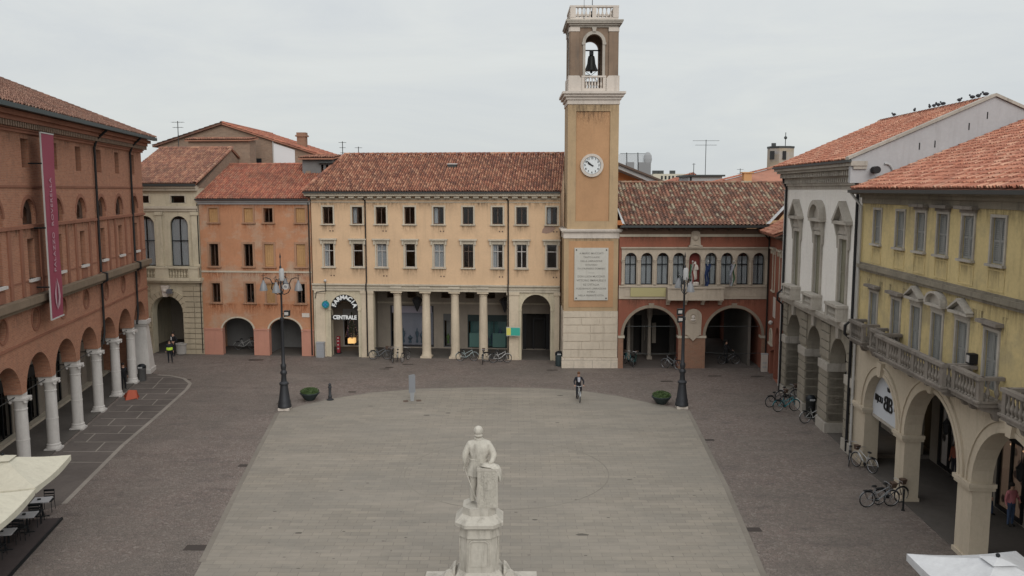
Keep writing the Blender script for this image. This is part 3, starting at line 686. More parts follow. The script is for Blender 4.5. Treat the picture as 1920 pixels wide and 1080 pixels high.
text('lettering','CENTRALE',.42,letm,S1,(0,-.04,3.09),bold=.018,sx=.92)
S=thing('pharmacy_cross_sign','round blue-green pharmacy sign on the cream pier left of the arch','sign',(*FR.pt(10.25,-.35),0),FR.rot)
MB().lathe([(.28,-.05),(.3,0),(.28,.05)],0,0,14).build('sign_disc',flat('teal_sign',(.02,.20,.22),.4),S,loc=(0,0,4.15)).rotation_euler=(PI/2,0,0)
MB().box(-.06,.06,-.08,.08,3.98,4.32).box(-.17,.17,-.08,.08,4.09,4.21).build('cross',flat('blue_cross',(.05,.22,.45),.4),S)
MB().box(-.02,.02,0,.36,4.4,4.44).tube([(0,0,4.15),(0,0,4.42)],.015).build('bracket',M['iron'],S)
S=thing('projecting_shop_sign','yellow and teal box sign on the pier left of the right-hand arch','sign',(*FR.pt(24.85,-.5),0),FR.rot)
MB().box(-.52,-.2,-.06,.06,2.0,2.55).build('yellow_panel',flat('yellow_panel',(.55,.52,.12),.5),S); MB().box(-.2,.5,-.06,.06,1.98,2.57).build('teal_panel',flat('teal_panel2',(.04,.33,.26),.5),S)
MB().box(-.54,.52,-.04,.04,1.93,2.62).box(-.03,.03,.04,.45,2.2,2.3).build('sign_case',flat('sign_case',(.4,.4,.36),.5),S)
S=thing('electrical_cabinet','grey utility cabinet standing at the foot of the left cream pier','cabinet',(*FR.pt(9.75,-.3),0),FR.rot)
MB().box(-.3,.3,-.18,.18,0,1.15).box(-.33,.33,-.21,.2,1.15,1.2).build('cabinet_box',flat('cabinet_grey',(.30,.31,.33),.6),S); MB().box(-.26,.26,-.2,-.18,.08,.55).box(-.26,.26,-.2,-.18,.6,1.08).build('door',flat('cabinet_door',(.27,.28,.3),.6),S)
for i,uu in enumerate((16.95,23.95)):
    S=thing('hanging_lantern',['dark hanging lantern between the first two columns of the colonnade','dark hanging lantern in the last bay of the colonnade'][i],'lantern',(*FR.pt(uu,2.0),3.7),FR.rot,'lanterns hung in the colonnade')
    MB().lathe([(.03,-.35),(.1,-.2),(.42,.55),(.46,.6),(.25,.8),(.06,.9)],0,0,8).build('lantern_body',flat('lantern_glass',(.03,.03,.033),.3),S)
    MB().tube([(0,0,.88),(0,0,1.56)],.02).build('chain',M['iron'],S)
S=thing('wall_camera','small white camera on a bracket above the cream pier','camera',(*FR.pt(10.0,-.3),0),FR.rot)
MB().ball((0.25,0,6.0),.12).build('housing',M['frame'],S,smooth=True); MB().tube([(.25,0,5.9),(.25,.1,5.2),(-.5,.1,5.1),(-.6,.1,4.6)],.03).build('bracket',M['iron'],S)
# product tree in the pharmacy window
S=thing('display_tree','slim decorated tree glowing faintly in the pharmacy doorway','plant',(*FR.pt(11.25,3.3),.85),FR.rot)
m=MB(); rnd=random.Random(5)
for i in range(160):
    z=rnd.uniform(.2,2.2); r=(2.3-z)*.22*rnd.uniform(.3,1); a=rnd.uniform(0,2*PI); p=(r*math.cos(a),r*math.sin(a),z); q=.07
    m.add([p,(p[0]+q,p[1],p[2]-.05),(p[0],p[1]+q,p[2]+.05)],[(0,1,2)])
m.build('foliage',M['leaf'],S); MB().tube([(0,0,0),(0,0,2.2)],[.04,.01]).build('trunk',M['framebrown'],S)
m=MB()
for i in range(30):
    z=rnd.uniform(.2,2.0); r=(2.3-z)*.24; a=rnd.uniform(0,2*PI); m.ball((r*math.cos(a),r*math.sin(a),z),.04,6,4)
m.build('ornaments',flat('ornaments',(.6,.35,.3),.4),S)

# ================================================================ orange house
A=froot('orange_house','weathered orange plaster house with two low arches, between the cream palace and the peach building',FR,.25)
u0,u1=.25,9.12
W1=[(1.4,'board'),(4.22,'board'),(5.78,None),(8.35,'board')]; W2=[(1.33,None),(4.1,None),(5.77,'board'),(8.3,'board')]; W3=[(1.38,None),(4.12,None),(5.8,'half'),(8.2,None)]
holes=[rect(c-.36,c+.36,10.45,11.56) for c,_ in W1]+[rect(c-.36,c+.36,7.02,8.78) for c,_ in W2]+[rect(c-.34,c+.34,4.17,5.7) for c,_ in W3]
low=[(u0,12.1),(u0,0)]+notch(1.77,4.3,1.95,rz=1.0)+notch(5.55,8.15,1.95,rz=1.0)+[(u1,0),(u1,12.1)]
m=MB().plate(low,holes,0,.4); shell(m,u0,u1,12,0,12.1,.4); m.box(u0+.3,u1-.3,.41,11.7,3.2,3.4); m.build('wall',M['orange'],A)
for a,b in ((u0,1.77),(4.3,5.55),(8.15,u1)): MB().box(a+.01,b-.01 if b>u1-.1 else b+.012,-.03,.43,0.005,2.0).box(a,b+.04,-.07,.3,2.0,2.12).build('pier',M['pinkpl'],A)
m=MB()
for a,b in ((1.77,4.3),(5.55,8.15)): c=(a+b)/2; m.arc_band(c,1.95,(b-a)/2,(b-a)/2+.13,-.035,.1,sz=.8).cut()
m.build('arch_surround',M['trim'],A)
for c,s_ in W1: window(A,c,10.45,11.56,.72,'trimbrown',tw=.13,fr='framebrown',shut=s_,curt=.1)
for c,s_ in W2: window(A,c,7.02,8.78,.72,'trimbrown',tw=.16,fr='framebrown',shut=s_,curt=.2)
for i,(c,s_) in enumerate(W3): window(A,c,4.17,5.7,.68,'trimbrown',tw=.15,fr='framebrown' if i!=2 else 'wood',shut='closed' if i==2 else None,curt=.1)
MB().box(u0,u1,-.06,.01,6.55,6.68).build('string_course',M['trim'],A)
MB().box(u0-.05,u1,-.12,.02,11.85,12.02).box(u0-.1,u1,-.3,.02,12.02,12.18).build('cornice',M['greywall'],A)
MB().box(u0-.12,u1,-.5,-.38,12.16,12.26).build('gutter',M['gutter'],A)
D=6.2; k=.42; ze=12.24; zr=ze+k*(D+.45)
tile_roof('roof',M['tile_o'],A,[(u0-.1,-.45,ze),(u1+.05,-.45,ze),(u1+.05,D,zr),(u0-.1,D,zr)],caps=((2,3),),seed=5)
tile_roof('roof',M['tile_o'],A,[(u1+.05,12.3,zr-k*(12.3-D)),(u0-.1,12.3,zr-k*(12.3-D)),(u0-.1,D,zr),(u1+.05,D,zr)],tw=.6,tl=1.2,seed=6)
MB().prismx([(.1,11.9),(12,11.9),(D,zr-.2)],u0+.02,u0+.3).cut().prismx([(.1,11.9),(12,11.9),(D,zr-.2)],u1-.3,u1-.02).build('gable',M['brickold'],A)
MB().tube([(u0-.12,-.06,11.9),(u0-.12,-.06,.1)],.05,8).build('downpipe',M['pipe'],A,smooth=True)
ih=[rect(2.9,3.9,0,2.5)]
MB().plate(rect(u0+.3,u1-.3,0,3.2),ih,3.6,3.8).build('inner_wall',M['dimgrey'],A); MB().box(2.7,4.1,4.2,4.25,0,2.6).build('inner_door',M['room'],A)
MB().box(u0+.3,u1-.3,.02,3.6,0,.025).build('arcade_floor',M['arcfloor'],A)
MB().box(5.0,5.3,.45,3.6,0,3.2).build('dividing_wall',M['dimgrey'],A)
MB().box(7.0,7.9,3.5,3.6,1.55,2.1).cut().box(7.0,7.9,3.5,3.6,.4,1.3).build('poster_frame',M['black'],A); MB().box(7.1,7.8,3.47,3.5,1.75,1.95).build('light_strip',flat('red_lit_strip',(.9,.25,.12),.5,emit=.9),A)
S=thing('street_name_plate','small pale street name plate beside the right arch of the orange house','sign',(*FR.pt(8.55,-.02),3.25),FR.rot); MB().box(-.3,.3,-.03,.0,-.16,.16).build('plate',M['belstone'],S); MB().box(-.26,.26,-.034,-.03,.12,.13).box(-.26,.26,-.034,-.03,-.13,-.12).build('plate_border',M['greywall'],S)
for q_ in range(3): stain(A,.3+2.9*q_,3.2+2.9*q_,5.6,6.55,-.006,'rust'); stain(A,.3+2.9*q_,3.2+2.9*q_,3.0,4.1,-.007,'rust'); stain(A,.3+2.9*q_,3.2+2.9*q_,11.0,11.85,-.006,'rust')
# dormer hut on the roof
S=thing('roof_dormer','small grey rendered dormer hut with two slit openings on the orange house roof','dormer',(*FR.pt(8.35,4.3),-.1),FR.rot)
MB().plate(rect(-1.2,1.3,13.6,15.6),[rect(.35,.55,14.2,15.1),rect(.75,.95,14.2,15.1)],0,.15).box(-1.2,-1.05,.15,2,13.9,15.6).box(1.15,1.3,.15,2,13.9,15.6).box(-1.05,1.15,1.85,2,13.9,15.6).build('wall',M['dimgrey'],S)
MB().box(-.9,-.5,-.04,0,14.0,14.6).build('brick_patch',M['brickold'],S)
tile_roof('roof',M['tile_c'],S,[(-1.4,-.45,15.62),(1.5,-.45,15.62),(1.5,2.2,15.9),(-1.4,2.2,15.9)],seed=8)
MB().box(.2,1.4,-.35,0,15.2,15.27).box(-1.35,1.45,-.42,.02,15.5,15.6).box(-1.2,1.3,-.2,0,13.7,13.8).build('ledge',M['gutter'],S)

# ================================================================ cream palace at the left back corner
A=froot('cream_palace','pale stone palace with tall arched windows over one big rusticated arch',FR,-6.0)
u0,u1=-6.0,.2
holes=[archpts(-2.16,-.66,10.2,7.0,rz=.75),archpts(-4.9,-3.4,10.2,7.0,rz=.75),rect(-2.0,-.85,11.95,12.5),rect(-4.9,-3.75,11.95,12.5)]
m=MB().plate(rect(u0,u1,6.1,13.2),holes,0,.45)
shell(m,u0,u1,13,0,13.2,.5); m.build('wall',M['palecream'],A)
low=[(u0,6.08),(u0,0)]+notch(-3.95,-1.42,3.35,rz=1.3)+[(u1,0),(u1,6.08)]
MB().plate(low,[],.04,.8).build('arcade_wall',M['palecream'],A)
m=MB(); z=0
while z<5.4:       # rusticated courses
    for a,b in ((-1.33,-.45),(-.42,u1+.05),(u0,-4.9),(-4.87,-4.02)): m.box(a+.02*(int(z*10)%2),b,-.08,.05,z+.02,z+.38)
    z+=.42
for i in range(13):  # voussoirs
    a=PI*(i+.05)/13; b=PI*(i+.95)/13; m.arc_band(-2.68,3.35,1.3,1.75,-.085,.06,a,b,3)
m.build('rustication',plaster('rusticated_stone',(.42,.355,.25),(.2,.17,.13),.7,.2),A)
MB().prism([(-2.85,4.6),(-2.5,4.6),(-2.35,5.5),(-3.0,5.5)],-.3,.05).ball((-2.68,-.25,5.1),.2).build('keystone',M['belstone'],A)
MB().box(u0,u1+.15,-.45,.05,5.75,5.9).box(u0,u1+.2,-.6,.05,5.9,6.12).build('balcony_ledge',M['palecream'],A)
m=MB(); 
for a,b in ((-5.0,-3.3),(-2.2,-.6)): balusters(m,a,b,-.35,6.15,6.85,.22,.08)
for a,b in ((-3.3,-2.2),(-.6,.18),(u0,-5.0)): m.box(a,b,-.5,-.2,6.12,6.86)
m.box(u0,.2,-.55,-.15,6.86,6.98); m.build('balustrade',M['palecream'],A)
m=MB()
for a in (-3.0,-.1+.0,-5.6): m.box(a-.25,a+.25,-.1,.03,7.0,11.0).box(a-.32,a+.32,-.16,.03,11.0,11.25).box(a-.32,a+.32,-.16,.03,7.0,7.2).cut()
m.build('pilaster',M['palecream'],A)
MB().box(u0,u1,-.1,.02,11.3,11.5).box(u0,u1,-.2,.02,11.5,11.7).box(u0-.1,u1,-.3,.02,12.9,13.1).box(u0-.1,u1,-.45,.02,13.1,13.3).build('cornice',M['trim'],A)
for c in (-1.41,-4.15): window(A,c,7.02,10.93,1.46,'palecream',tw=.2,arch=True,fr='iron',sill=False,transom=9.0,curt=.6)
for c in (-1.42,-4.32): window(A,c,11.95,12.5,1.13,'trim',tw=.12,fr='iron',sill=False,bars=0,curt=.1)
MB().box(u0-.1,u1+.1,-.62,-.5,13.25,13.42).build('gutter',M['gutter'],A)
D=6.6;k=.42;ze=13.42;zr=ze+k*(D+.6)
tile_roof('roof',M['tile_c'],A,[(u0-.1,-.58,ze),(u1+.1,-.58,ze),(u1+.1,D,zr),(u0-.1,D,zr)],caps=((2,3),(1,2)),seed=9)
tile_roof('roof',M['tile_c'],A,[(u1+.1,13.2,zr-k*(13.2-D)),(u0-.1,13.2,zr-k*(13.2-D)),(u0-.1,D,zr),(u1+.1,D,zr)],tw=.6,tl=1.2,seed=10)
MB().prismx([(.1,13.1),(13,13.1),(D,zr-.2)],u1-.3,u1+.02).cut().prismx([(.1,13.1),(13,13.1),(D,zr-.2)],u0,u0+.3).build('gable',M['brickold'],A)
MB().plate(rect(u0+.3,u1-.3,0,6),[rect(-1.9,-1.35,.1,3)],6.5,6.7).build('inner_wall',M['inner'],A); MB().box(u0+.3,u1-.3,.41,12,5.4,5.6).build('ceiling',M['inner'],A)
MB().box(-1.95,-1.3,6.9,6.95,0,3.1).build('inner_door',M['room'],A); MB().box(-1.85,-1.5,6.4,6.5,1.6,3.2).build('panel',M['room'],A)
MB().box(u0+.3,u1-.3,.05,6.5,0,.02).build('arcade_floor',M['arcfloor'],A)
# floodlight on the keystone
S=thing('wall_floodlight','dark floodlight fixed above the crown of the rusticated arch','lamp',(*FR.pt(-2.2,-.5),5.0),FR.rot); MB().prism([(-.22,-.1),(.25,-.1),(.1,.25),(-.1,.25)],-.2,.15).build('housing',flat('grey_housing',(.1,.1,.11),.5),S); MB().box(-.04,.04,.1,.5,.1,.18).build('bracket',M['iron'],S)
# ================================================================ clock tower
M['redshut']=flat('dark_red_shutter',(.09,.03,.025),.7)
A=thing('clock_tower','tall ochre clock tower with white clock face and open belfry over a pale block base','tower',(3.75,61.4,0),0)
TX=0.0; w=3.92
MB().box(-.05,w+.02,-.02,3.95,0,4.22).box(-.12,w+.1,-.10,4.0,0,.75).build('stone_base',M['tower_blocks'],A)
m=MB()
zz=[.78,1.38,2.0,2.6,3.2,3.75]
for i,z in enumerate(zz):
    n=[2,3,2,4,3,2][i]; off=[.0,.25,.1,0,.3,.05][i]; z2=(zz+[4.2])[i+1]
    for q in range(n):
        a=q*w/n; b=(q+1)*w/n; m.box(a-.03*(q==0)+.015,b+.0*(q==n-1)-.015,-.06-.012*((q+i)%3),0,z+.025,z2-.03).cut()
m.build('facing_block',M['stoneblock'],A)
MB().box(0,w,0,3.9,4.22,9.5).build('lower_shaft',M['ochre2'],A)
MB().box(.35,w-.35,-.025,0,4.5,9.3).build('lower_panel',M['ochre'],A)
MB().box(-.05,w+.05,-.05,3.95,9.5,9.95).box(-.18,w+.18,-.2,4.1,9.95,10.05).box(-.24,w+.24,-.26,4.15,10.05,10.16).build('middle_cornice',M['belstone'],A)
x0,x1=.22,w-.09
MB().plate(rect(x0,x1,10.16,19.0),[rect(.8,3.22,10.72,18.5)],.06,.16).box(x0,x1,.16,3.85,10.16,19.0).build('upper_shaft',M['ochre2'],A)
MB().box(.82,3.2,.145,.16,10.74,18.48).build('recessed_panel',M['ochre'],A)
m=MB(); m.box(x0-.05,x1+.05,0.0,3.9,18.98,19.3).box(x0-.15,x1+.15,-.1,4.0,19.3,19.5).box(x0-.3,x1+.3,-.25,4.1,19.5,19.68).box(x0-.42,x1+.42,-.4,4.25,19.68,19.84)
m.build('main_cornice',M['belstone'],A)
# clock
cx,cz=1.95,14.7
ck=MB().arc_band(cx,cz,.63,.82,-.02,.15,0,2*PI,40).build('clock',M['belstone'],A)
def cp(nm,mb,mt): o=mb.build(nm,mt,None); o.parent=ck; return o
cp('clock_face',MB().prism([(cx+.64*math.cos(2*PI*i/40),cz+.64*math.sin(2*PI*i/40)) for i in range(40)],.05,.12),flat('clock_white',(.60,.63,.64),.5))
cp('rim',MB().arc_band(cx,cz,.61,.645,.03,.06,0,2*PI,40),M['black'])
for i in range(1,13):
    a=PI/2-2*PI*i/12; o=text('numeral',str(i),.19,M['black'],None,(cx+.5*math.cos(a),.04,cz+.5*math.sin(a)),ext=.006,bold=.006); o.parent=ck
def hand(a,L,w_,y):
    d=Vector((math.cos(a),math.sin(a))); q=Vector((-d.y,d.x))*w_; c=Vector((cx,cz))
    return MB().prism([tuple(c-d*.12-q),tuple(c+d*L*.6-q*1.3),tuple(c+d*L),tuple(c+d*L*.6+q*1.3),tuple(c-d*.12+q)],y,y+.01)
cp('hour_hand',hand(R(90+62),.36,.045,.02),M['black']); cp('minute_hand',hand(R(90+50),.54,.03,.005),M['black'])
# belfry
by0,by1=.1,3.75; bx0,bx1=.36,3.7
def side(nm,fn):
    m=MB().plate(rect(bx0+.0,bx1,19.85,24.3),[archpts(1.43,2.63,23.25,20.0)],0,.55); m.v=[fn(p) for p in m.v]; return m
m=MB()
cxx=(bx0+bx1)/2; cyy=(by0+by1)/2; hw=(bx1-bx0)/2
def rot4(mb,k):
    out=MB(); a=k*PI/2; out.f=mb.f; out.mi=mb.mi
    for x,y,z in mb.v:
        X=x-cxx; Y=y-hw; c,s_=round(math.cos(a)),round(math.sin(a)); out.v.append((cxx+X*c-Y*s_,cyy+X*s_+Y*c,z))
    return out
wall=MB().plate(rect(bx0+.56,bx1-.56,19.85,24.3),[archpts(1.43,2.63,23.25,20.0)],.06,.5)
allw=MB()
for k in range(4): r4=rot4(wall,k); allw.add(r4.v,r4.f)
for sx in (bx0,bx1-.57):
    for sy in (cyy-hw,cyy+hw-.57): allw.box(sx,sx+.57,sy,sy+.57,19.85,24.3)
allw.build('belfry_wall',M['belfry'],A)
tr=MB(); t1=MB().arc_band(2.03,23.25,.6,.82,-.03,.1).box(1.17,1.43,-.05,.12,23.12,23.27).box(2.63,2.89,-.05,.12,23.12,23.27).box(1.25,1.43,-.01,.1,20.9,23.12).box(2.63,2.81,-.01,.1,20.9,23.12).prism([(1.93,24.0),(2.13,24.0),(2.2,24.32),(1.86,24.32)],-.12,.08)
for k in range(4): r4=rot4(t1,k); tr.add(r4.v,r4.f).cut()
tr.build('belfry_arch_trim',M['whitetrim'],A)
pl_=MB(); p1=MB().box(bx0+.0,bx0+.62,-.06,.1,21.0,24.3).box(bx1-.62,bx1,-.06,.1,21.0,24.3)
for k in range(4): r4=rot4(p1,k); h_=len(r4.v)//2; pl_.add(r4.v[:8],r4.f[:6]).cut(); pl_.add(r4.v[8:],[tuple(i-8 for i in f) for f in r4.f[6:]]).cut()
pl_.build('belfry_pilaster',M['belfry'],A)
cp_=MB()
for pc in (MB().prism([(bx0-.1,19.85),(bx0+.78,19.85),(bx0+.78,20.8),(bx0+.62,20.98),(bx0-.1,20.98)],-.14,.1),MB().prism([(bx1-.78,19.85),(bx1+.1,19.85),(bx1+.1,20.98),(bx1-.62,20.98),(bx1-.78,20.8)],-.14,.1)):
    for k in range(4): r4=rot4(pc,k); cp_.add(r4.v,r4.f).cut()
ct_=MB()
for pc in (MB().box(bx0-.02,bx0+.66,-.1,.1,24.02,24.3),MB().box(bx1-.66,bx1+.02,-.1,.1,24.02,24.3)):
    for k in range(4): r4=rot4(pc,k); ct_.add(r4.v,r4.f).cut()
ct_.build('belfry_capital',M['belstone'],A)
cp_.build('belfry_pedestal',M['belstone'],A)
bl_=MB(); p1=MB().box(1.16,2.9,-.08,.14,20.86,20.98).box(1.16,2.9,-.06,.12,19.86,20.1).box(1.16,1.38,-.06,.12,20.1,20.86).box(2.68,2.9,-.06,.12,20.1,20.86); balusters(p1,1.4,2.66,.03,20.1,20.86,.21,.075)
for k in range(4): r4=rot4(p1,k); bl_.add(r4.v,r4.f).cut()
bl_.build('lower_balustrade',M['belstone'],A)
MB().box(bx0-.02,bx1+.02,by0+.1,by1+.1,24.3,24.42).box(bx0-.1,bx1+.1,by0-.05,by1+.2,24.42,24.55).box(bx0-.28,bx1+.28,by0-.22,by1+.35,24.55,24.68).box(bx0-.34,bx1+.34,by0-.28,by1+.4,24.68,24.78).build('belfry_cornice',M['whitetrim'],A)
bl_=MB(); p1=MB().box(bx0,bx1,-.02,.24,24.78,24.98).box(bx0-.04,bx1+.04,-.05,.28,25.68,25.8).box(bx0,bx0+.36,-.04,.24,24.98,25.68).box(bx1-.36,bx1,-.04,.24,24.98,25.68).box(cxx-.14,cxx+.14,-.02,.24,24.98,25.68); balusters(p1,bx0+.38,cxx-.15,.1,24.98,25.68,.26,.085); balusters(p1,cxx+.15,bx1-.38,.1,24.98,25.68,.26,.085)
for k in range(4): r4=rot4(p1,k); bl_.add(r4.v,r4.f).cut()
bl_.build('top_balustrade',M['belstone'],A)
MB().lathe([(.35,0),(.3,.15),(.12,.25),(.1,.5),(.22,.7),(.22,.85),(.1,1.0),(.03,1.1),(.02,2.2)],cxx,cyy,12,24.7).cut().tube([(1.3,.2,24.8),(1.3,.2,27.5)],.015).build('finial',M['iron'],A,smooth=True)
S=thing('church_bell','dark bronze bell hanging from its yoke inside the belfry arch','bell',(3.75+2.0,61.4+cyy,21.2),0)
MB().lathe([(.5,.0),(.48,.04),(.40,.2),(.3,.5),(.26,.85),(.22,1.02),(.1,1.1),(.05,1.12)],0,0,20,.35).build('bell_body',flat('bronze',(.03,.032,.03),.5,.6),S,smooth=True)
MB().ball((0,0,.25),.09).tube([(0,0,.3),(0,0,.9)],.025).build('clapper',M['iron'],S)
MB().box(-.14,.14,-.16,.16,1.45,1.8).tube([(-.62,0,1.78),(.62,0,1.78)],.05).build('yoke',M['iron'],S)
MB().tube([(-.6,.3,0.5),(.5,.3,-.35)],.02).tube([(.6,.3,.5),(-.5,.3,-.35)],.02).box(-.6,-.1,-.1,.1,-.1,.05).tube([(-.6,0,-.3),(-.6,0,1.8)],.03).tube([(.6,0,-.3),(.6,0,1.8)],.03).build('bell_frame',M['iron'],S)
stain(A,.1,3.85,8.6,9.5,-.006,'stain'); stain(A,.2,3.8,17.6,18.95,.052,'stain'); stain(A,.9,3.1,17.3,18.5,.138,'stain')
# big inscription slab
S=thing('inscription_slab','large white marble slab with engraved lines of capital letters on the tower','plaque',(3.75+1.97,61.4,0),0)
MB().box(-1.22,1.22,-.12,-.03,5.02,8.82).build('slab',plaster('slab_marble',(.48,.465,.42),(.3,.27,.22),.5,.1),S)
m=MB()
for sx in (-1.08,1.08):
    for z in (5.17,8.67): m.lathe([(.06,-.01),(.05,.01)],0,0,8)
m=MB()
for sx in (-1.08,1.08):
    for z in (5.17,8.67): m.ball((sx,-.13,z),.05)
m.build('stud',M['iron'],S)
eng=flat('engraved_letters',(.22,.21,.19),.8)
for s_,z,sz in (('A MARIO MUCCIATI',8.42,.19),('TANTO LAUDE',8.14,.17),('DELLA LIBERAZIONE',7.86,.17),('DI ROVIGO',7.59,.17),('DA STRANIERO DOMINIO',7.32,.17),('———',7.02,.15),('DON LUCIA MUCCIATI',6.75,.19),('VITTORIO EMANUELE II',6.46,.20),("RE D'ITALIA",6.15,.22),('AUGURANDO LIBERAZIONE',5.87,.17),('INTERA',5.63,.17),('NELLA PRESENTE CITTA',5.37,.17)):
    text('inscription_line',s_,sz,eng,S,(0,-.125,z),ext=.003,bold=.004)

# ================================================================ red loggia palace
A=thing('loggia_palace','red palace with a nine-arched stone loggia above two big arches, right of the tower','building',(7.8,61.3,0),0)
u0,u1=-.08,10.75; LC=[.755+1.154*k for k in range(9)]
low=[(u0,5.1),(u0,0)]+notch(.3,4.3,2.4,rz=2.05)+notch(6.27,10.35,2.4,rz=2.05)+[(u1,0),(u1,5.1)]
MB().plate(low,[],0,.7).build('arcade_wall',M['redpl'],A)
m=MB()
for a,b in ((u0,.3),(4.3,6.27),(10.35,u1)): m.box(a+.01,b-.003 if b<10 else b,-.035,.72,.003,2.25).cut()
m.build('brick_pier',M['brickpier'],A)
m=MB()
for a,b in ((u0,.38),(4.24,6.33),(10.29,u1)): m.box(a,b,-.09,.5,2.25,2.42).cut()
m.build('impost_band',M['trim'],A)
m=MB()
for a,b in ((.3,4.3),(6.27,10.35)):
    c=(a+b)/2; r=(b-a)/2; m.arc_band(c,2.42,r,r+.2,-.04,.3,0,PI,24,sz=2.05/r); m.prism([(c-.15,4.45),(c+.15,4.45),(c+.2,4.8),(c-.2,4.8)],-.07,.05).cut()
m.build('arch_surround',M['archstone'],A)
holes=[archpts(c-.42,c+.42,8.05,6.14,n=14) for c in LC]
MB().plate(rect(.1,10.6,6.1,8.72),holes,-.05,.3).build('loggia_screen',M['redstone'],A)
m=MB().box(.08,10.62,-.12,.0,8.72,8.8).box(.04,10.66,-.2,.0,8.8,8.88)
for k in range(10):
    x=.755+1.154*(k-.5); m.lathe([(.12,0),(.12,.08),(.09,.12),(.088,.9),(.075,1.55),(.1,1.6),(.13,1.75),(.15,1.78)],x,-.07,10,6.18)
for c in LC: m.arc_band(c,8.05,.42,.52,-.09,-.04)
m.build('colonnette',M['redstone'],A)
MB().plate(rect(u0,u1,5.1,9.9),[rect(.12,10.58,6.08,8.74)],.01,.35).build('wall',M['redpl'],A)
m=MB(); shell(m,u0,u1,13.5,5.0,9.9,.36); m.box(u0,u0+.3,.7,13.5,0,5).box(u1-.3,u1,.7,13.5,0,5).box(u0+.3,u1-.3,.72,13.2,4.9,5.08).build('side_wall',M['redpl'],A)
m=MB().box(u0,u1,-.1,.02,5.12,5.26).box(u0,u1,-.14,.02,5.98,6.1).box(u0,u1,-.05,.02,5.26,5.98)
for x in [.3,1.35,2.4,7.6,8.7,9.8]:
    m.plate(rect(x,x+.95,5.32,5.92),[rect(x+.1,x+.85,5.42,5.82)],-.075,-.05)
m.build('parapet',M['redstone'],A)
# central balcony
m=MB().box(3.35,7.35,-.75,-.03,5.1,5.22).box(3.35,7.35,-.7,-.55,5.22,5.95).box(3.3,7.4,-.8,-.5,5.95,6.06).box(3.35,3.5,-.55,-.05,5.22,5.95).box(7.2,7.35,-.55,-.05,5.22,5.95)
for x in (3.35,4.6,5.85,7.1): m.box(x,x+.25,-.74,-.69,5.22,5.95).prismx([(-.6,5.1),(-.03,5.1),(-.03,4.7),(-.25,4.72),(-.3,4.9),(-.55,4.95)],x,x+.22)
m.build('balcony',M['redstone'],A)
MB().plate(rect(.75,3.3,5.3,5.95),[],-.16,-.12).build('banner_panel',flat('pale_yellow_cloth',(.37,.33,.17),.8),A)
for k,c in enumerate(LC):
    if k==4:
        MB().box(c-.5,c+.5,.32,.4,6.1,8.6).build('niche_back',plaster('dark_red_niche',(.16,.035,.03),(.08,.02,.02),.4),A); continue
    window(A,c,6.16,8.46,.82,None,arch=True,fr='iron',sill=False,transom=7.62,curt=.9,depth=.3)
m=MB().box(u0,u1,-.06,.02,9.62,9.8); m.build('frieze_band',M['trim'],A)
MB().box(u0,u1,-.03,.02,9.8,10.2).build('frieze',plaster('dark_frieze',(.16,.10,.07),(.07,.06,.05),.7),A)
m=MB(); x=.3
while x<u1-.3: m.prismx([(-.75,10.28),(0,10.28),(0,10.05),(-.2,10.1),(-.7,10.2)],x,x+.14).cut(); x+=1.05
m.build('bracket',M['framebrown'],A)
MB().box(u0,u1+.1,-.85,.02,10.28,10.36).box(u0,u1+.1,-1.0,-.82,10.32,10.47).build('gutter',M['gutter'],A)
D=6.3;k=.42;ze=10.46;zr=ze+k*(D+.9)
tile_roof('roof',M['tile_r'],A,[(.12,-.9,ze),(10.2,-.9,ze),(15.5,D-.0,zr),(-.05,D,zr)],caps=((2,3),),tw=.27,tl=.45,seed=11)
tile_roof('roof',M['tile_r'],A,[(15.5,13.6,zr-k*(13.6-D)),(-.1,13.6,zr-k*(13.6-D)),(-.1,D,zr),(15.5,D,zr)],tw=.6,tl=1.2,seed=12)
MB().add([(10.15,-.92,ze+.12),(10.4,-.92,ze+.12),(15.7,D,zr+.14),(15.4,D,zr+.14)],[(0,1,2,3)]).build('valley_flashing',M['greywall'],A)
MB().add([(.0,-.9,ze+.12),(.16,-.9,ze+.12),(.0,1.6,ze+.12+k*2.5),(-.1,1.6,ze+.12+k*2.5)],[(0,1,2,3)]).build('side_flashing',M['greywall'],A)
for q_ in range(3): stain(A,.1+3.5*q_,3.6+3.5*q_,9.0,9.62,-.004,'stain'); stain(A,.1+3.5*q_,3.6+3.5*q_,4.2,5.1,-.012,'stain')
# relief and medallion
c=LC[4]
MB().prism([(c-.38,9.0),(c+.38,9.0),(c+.3,9.95),(c+.15,10.05),(c-.15,10.05),(c-.3,9.95)],-.14,.01).box(c-.5,c+.5,-.22,.01,8.88,9.0).ball((c,-.15,9.55),.22,10,8,1,.5,1).arc_band(c,8.9,.3,.5,-.25,0,0,PI,10,sz=.45).build('crest_relief',M['redstone'],A)
pm=MB().prism([(4.78,2.5),(5.92,2.5),(5.95,3.85)]+[(5.35+.6*math.cos(PI*i/12),3.85+.55*math.sin(PI*i/12)) for i in range(13)]+[(4.75,3.85)],-.14,.0).prism([(4.9,2.5),(5.35,2.05),(5.8,2.5)],-.17,-.03).arc_band(5.33,3.75,.27,.36,-.2,-.12,0,2*PI,20).build('medallion_slab',M['redstone'],A)
o=MB().ball((5.33,-.15,3.8),.14,10,8,.9,.8,1.15).ball((5.33,-.14,3.6),.19,8,6,1,.5,.5).build('portrait_relief',M['belstone'],None,smooth=True); o.parent=pm
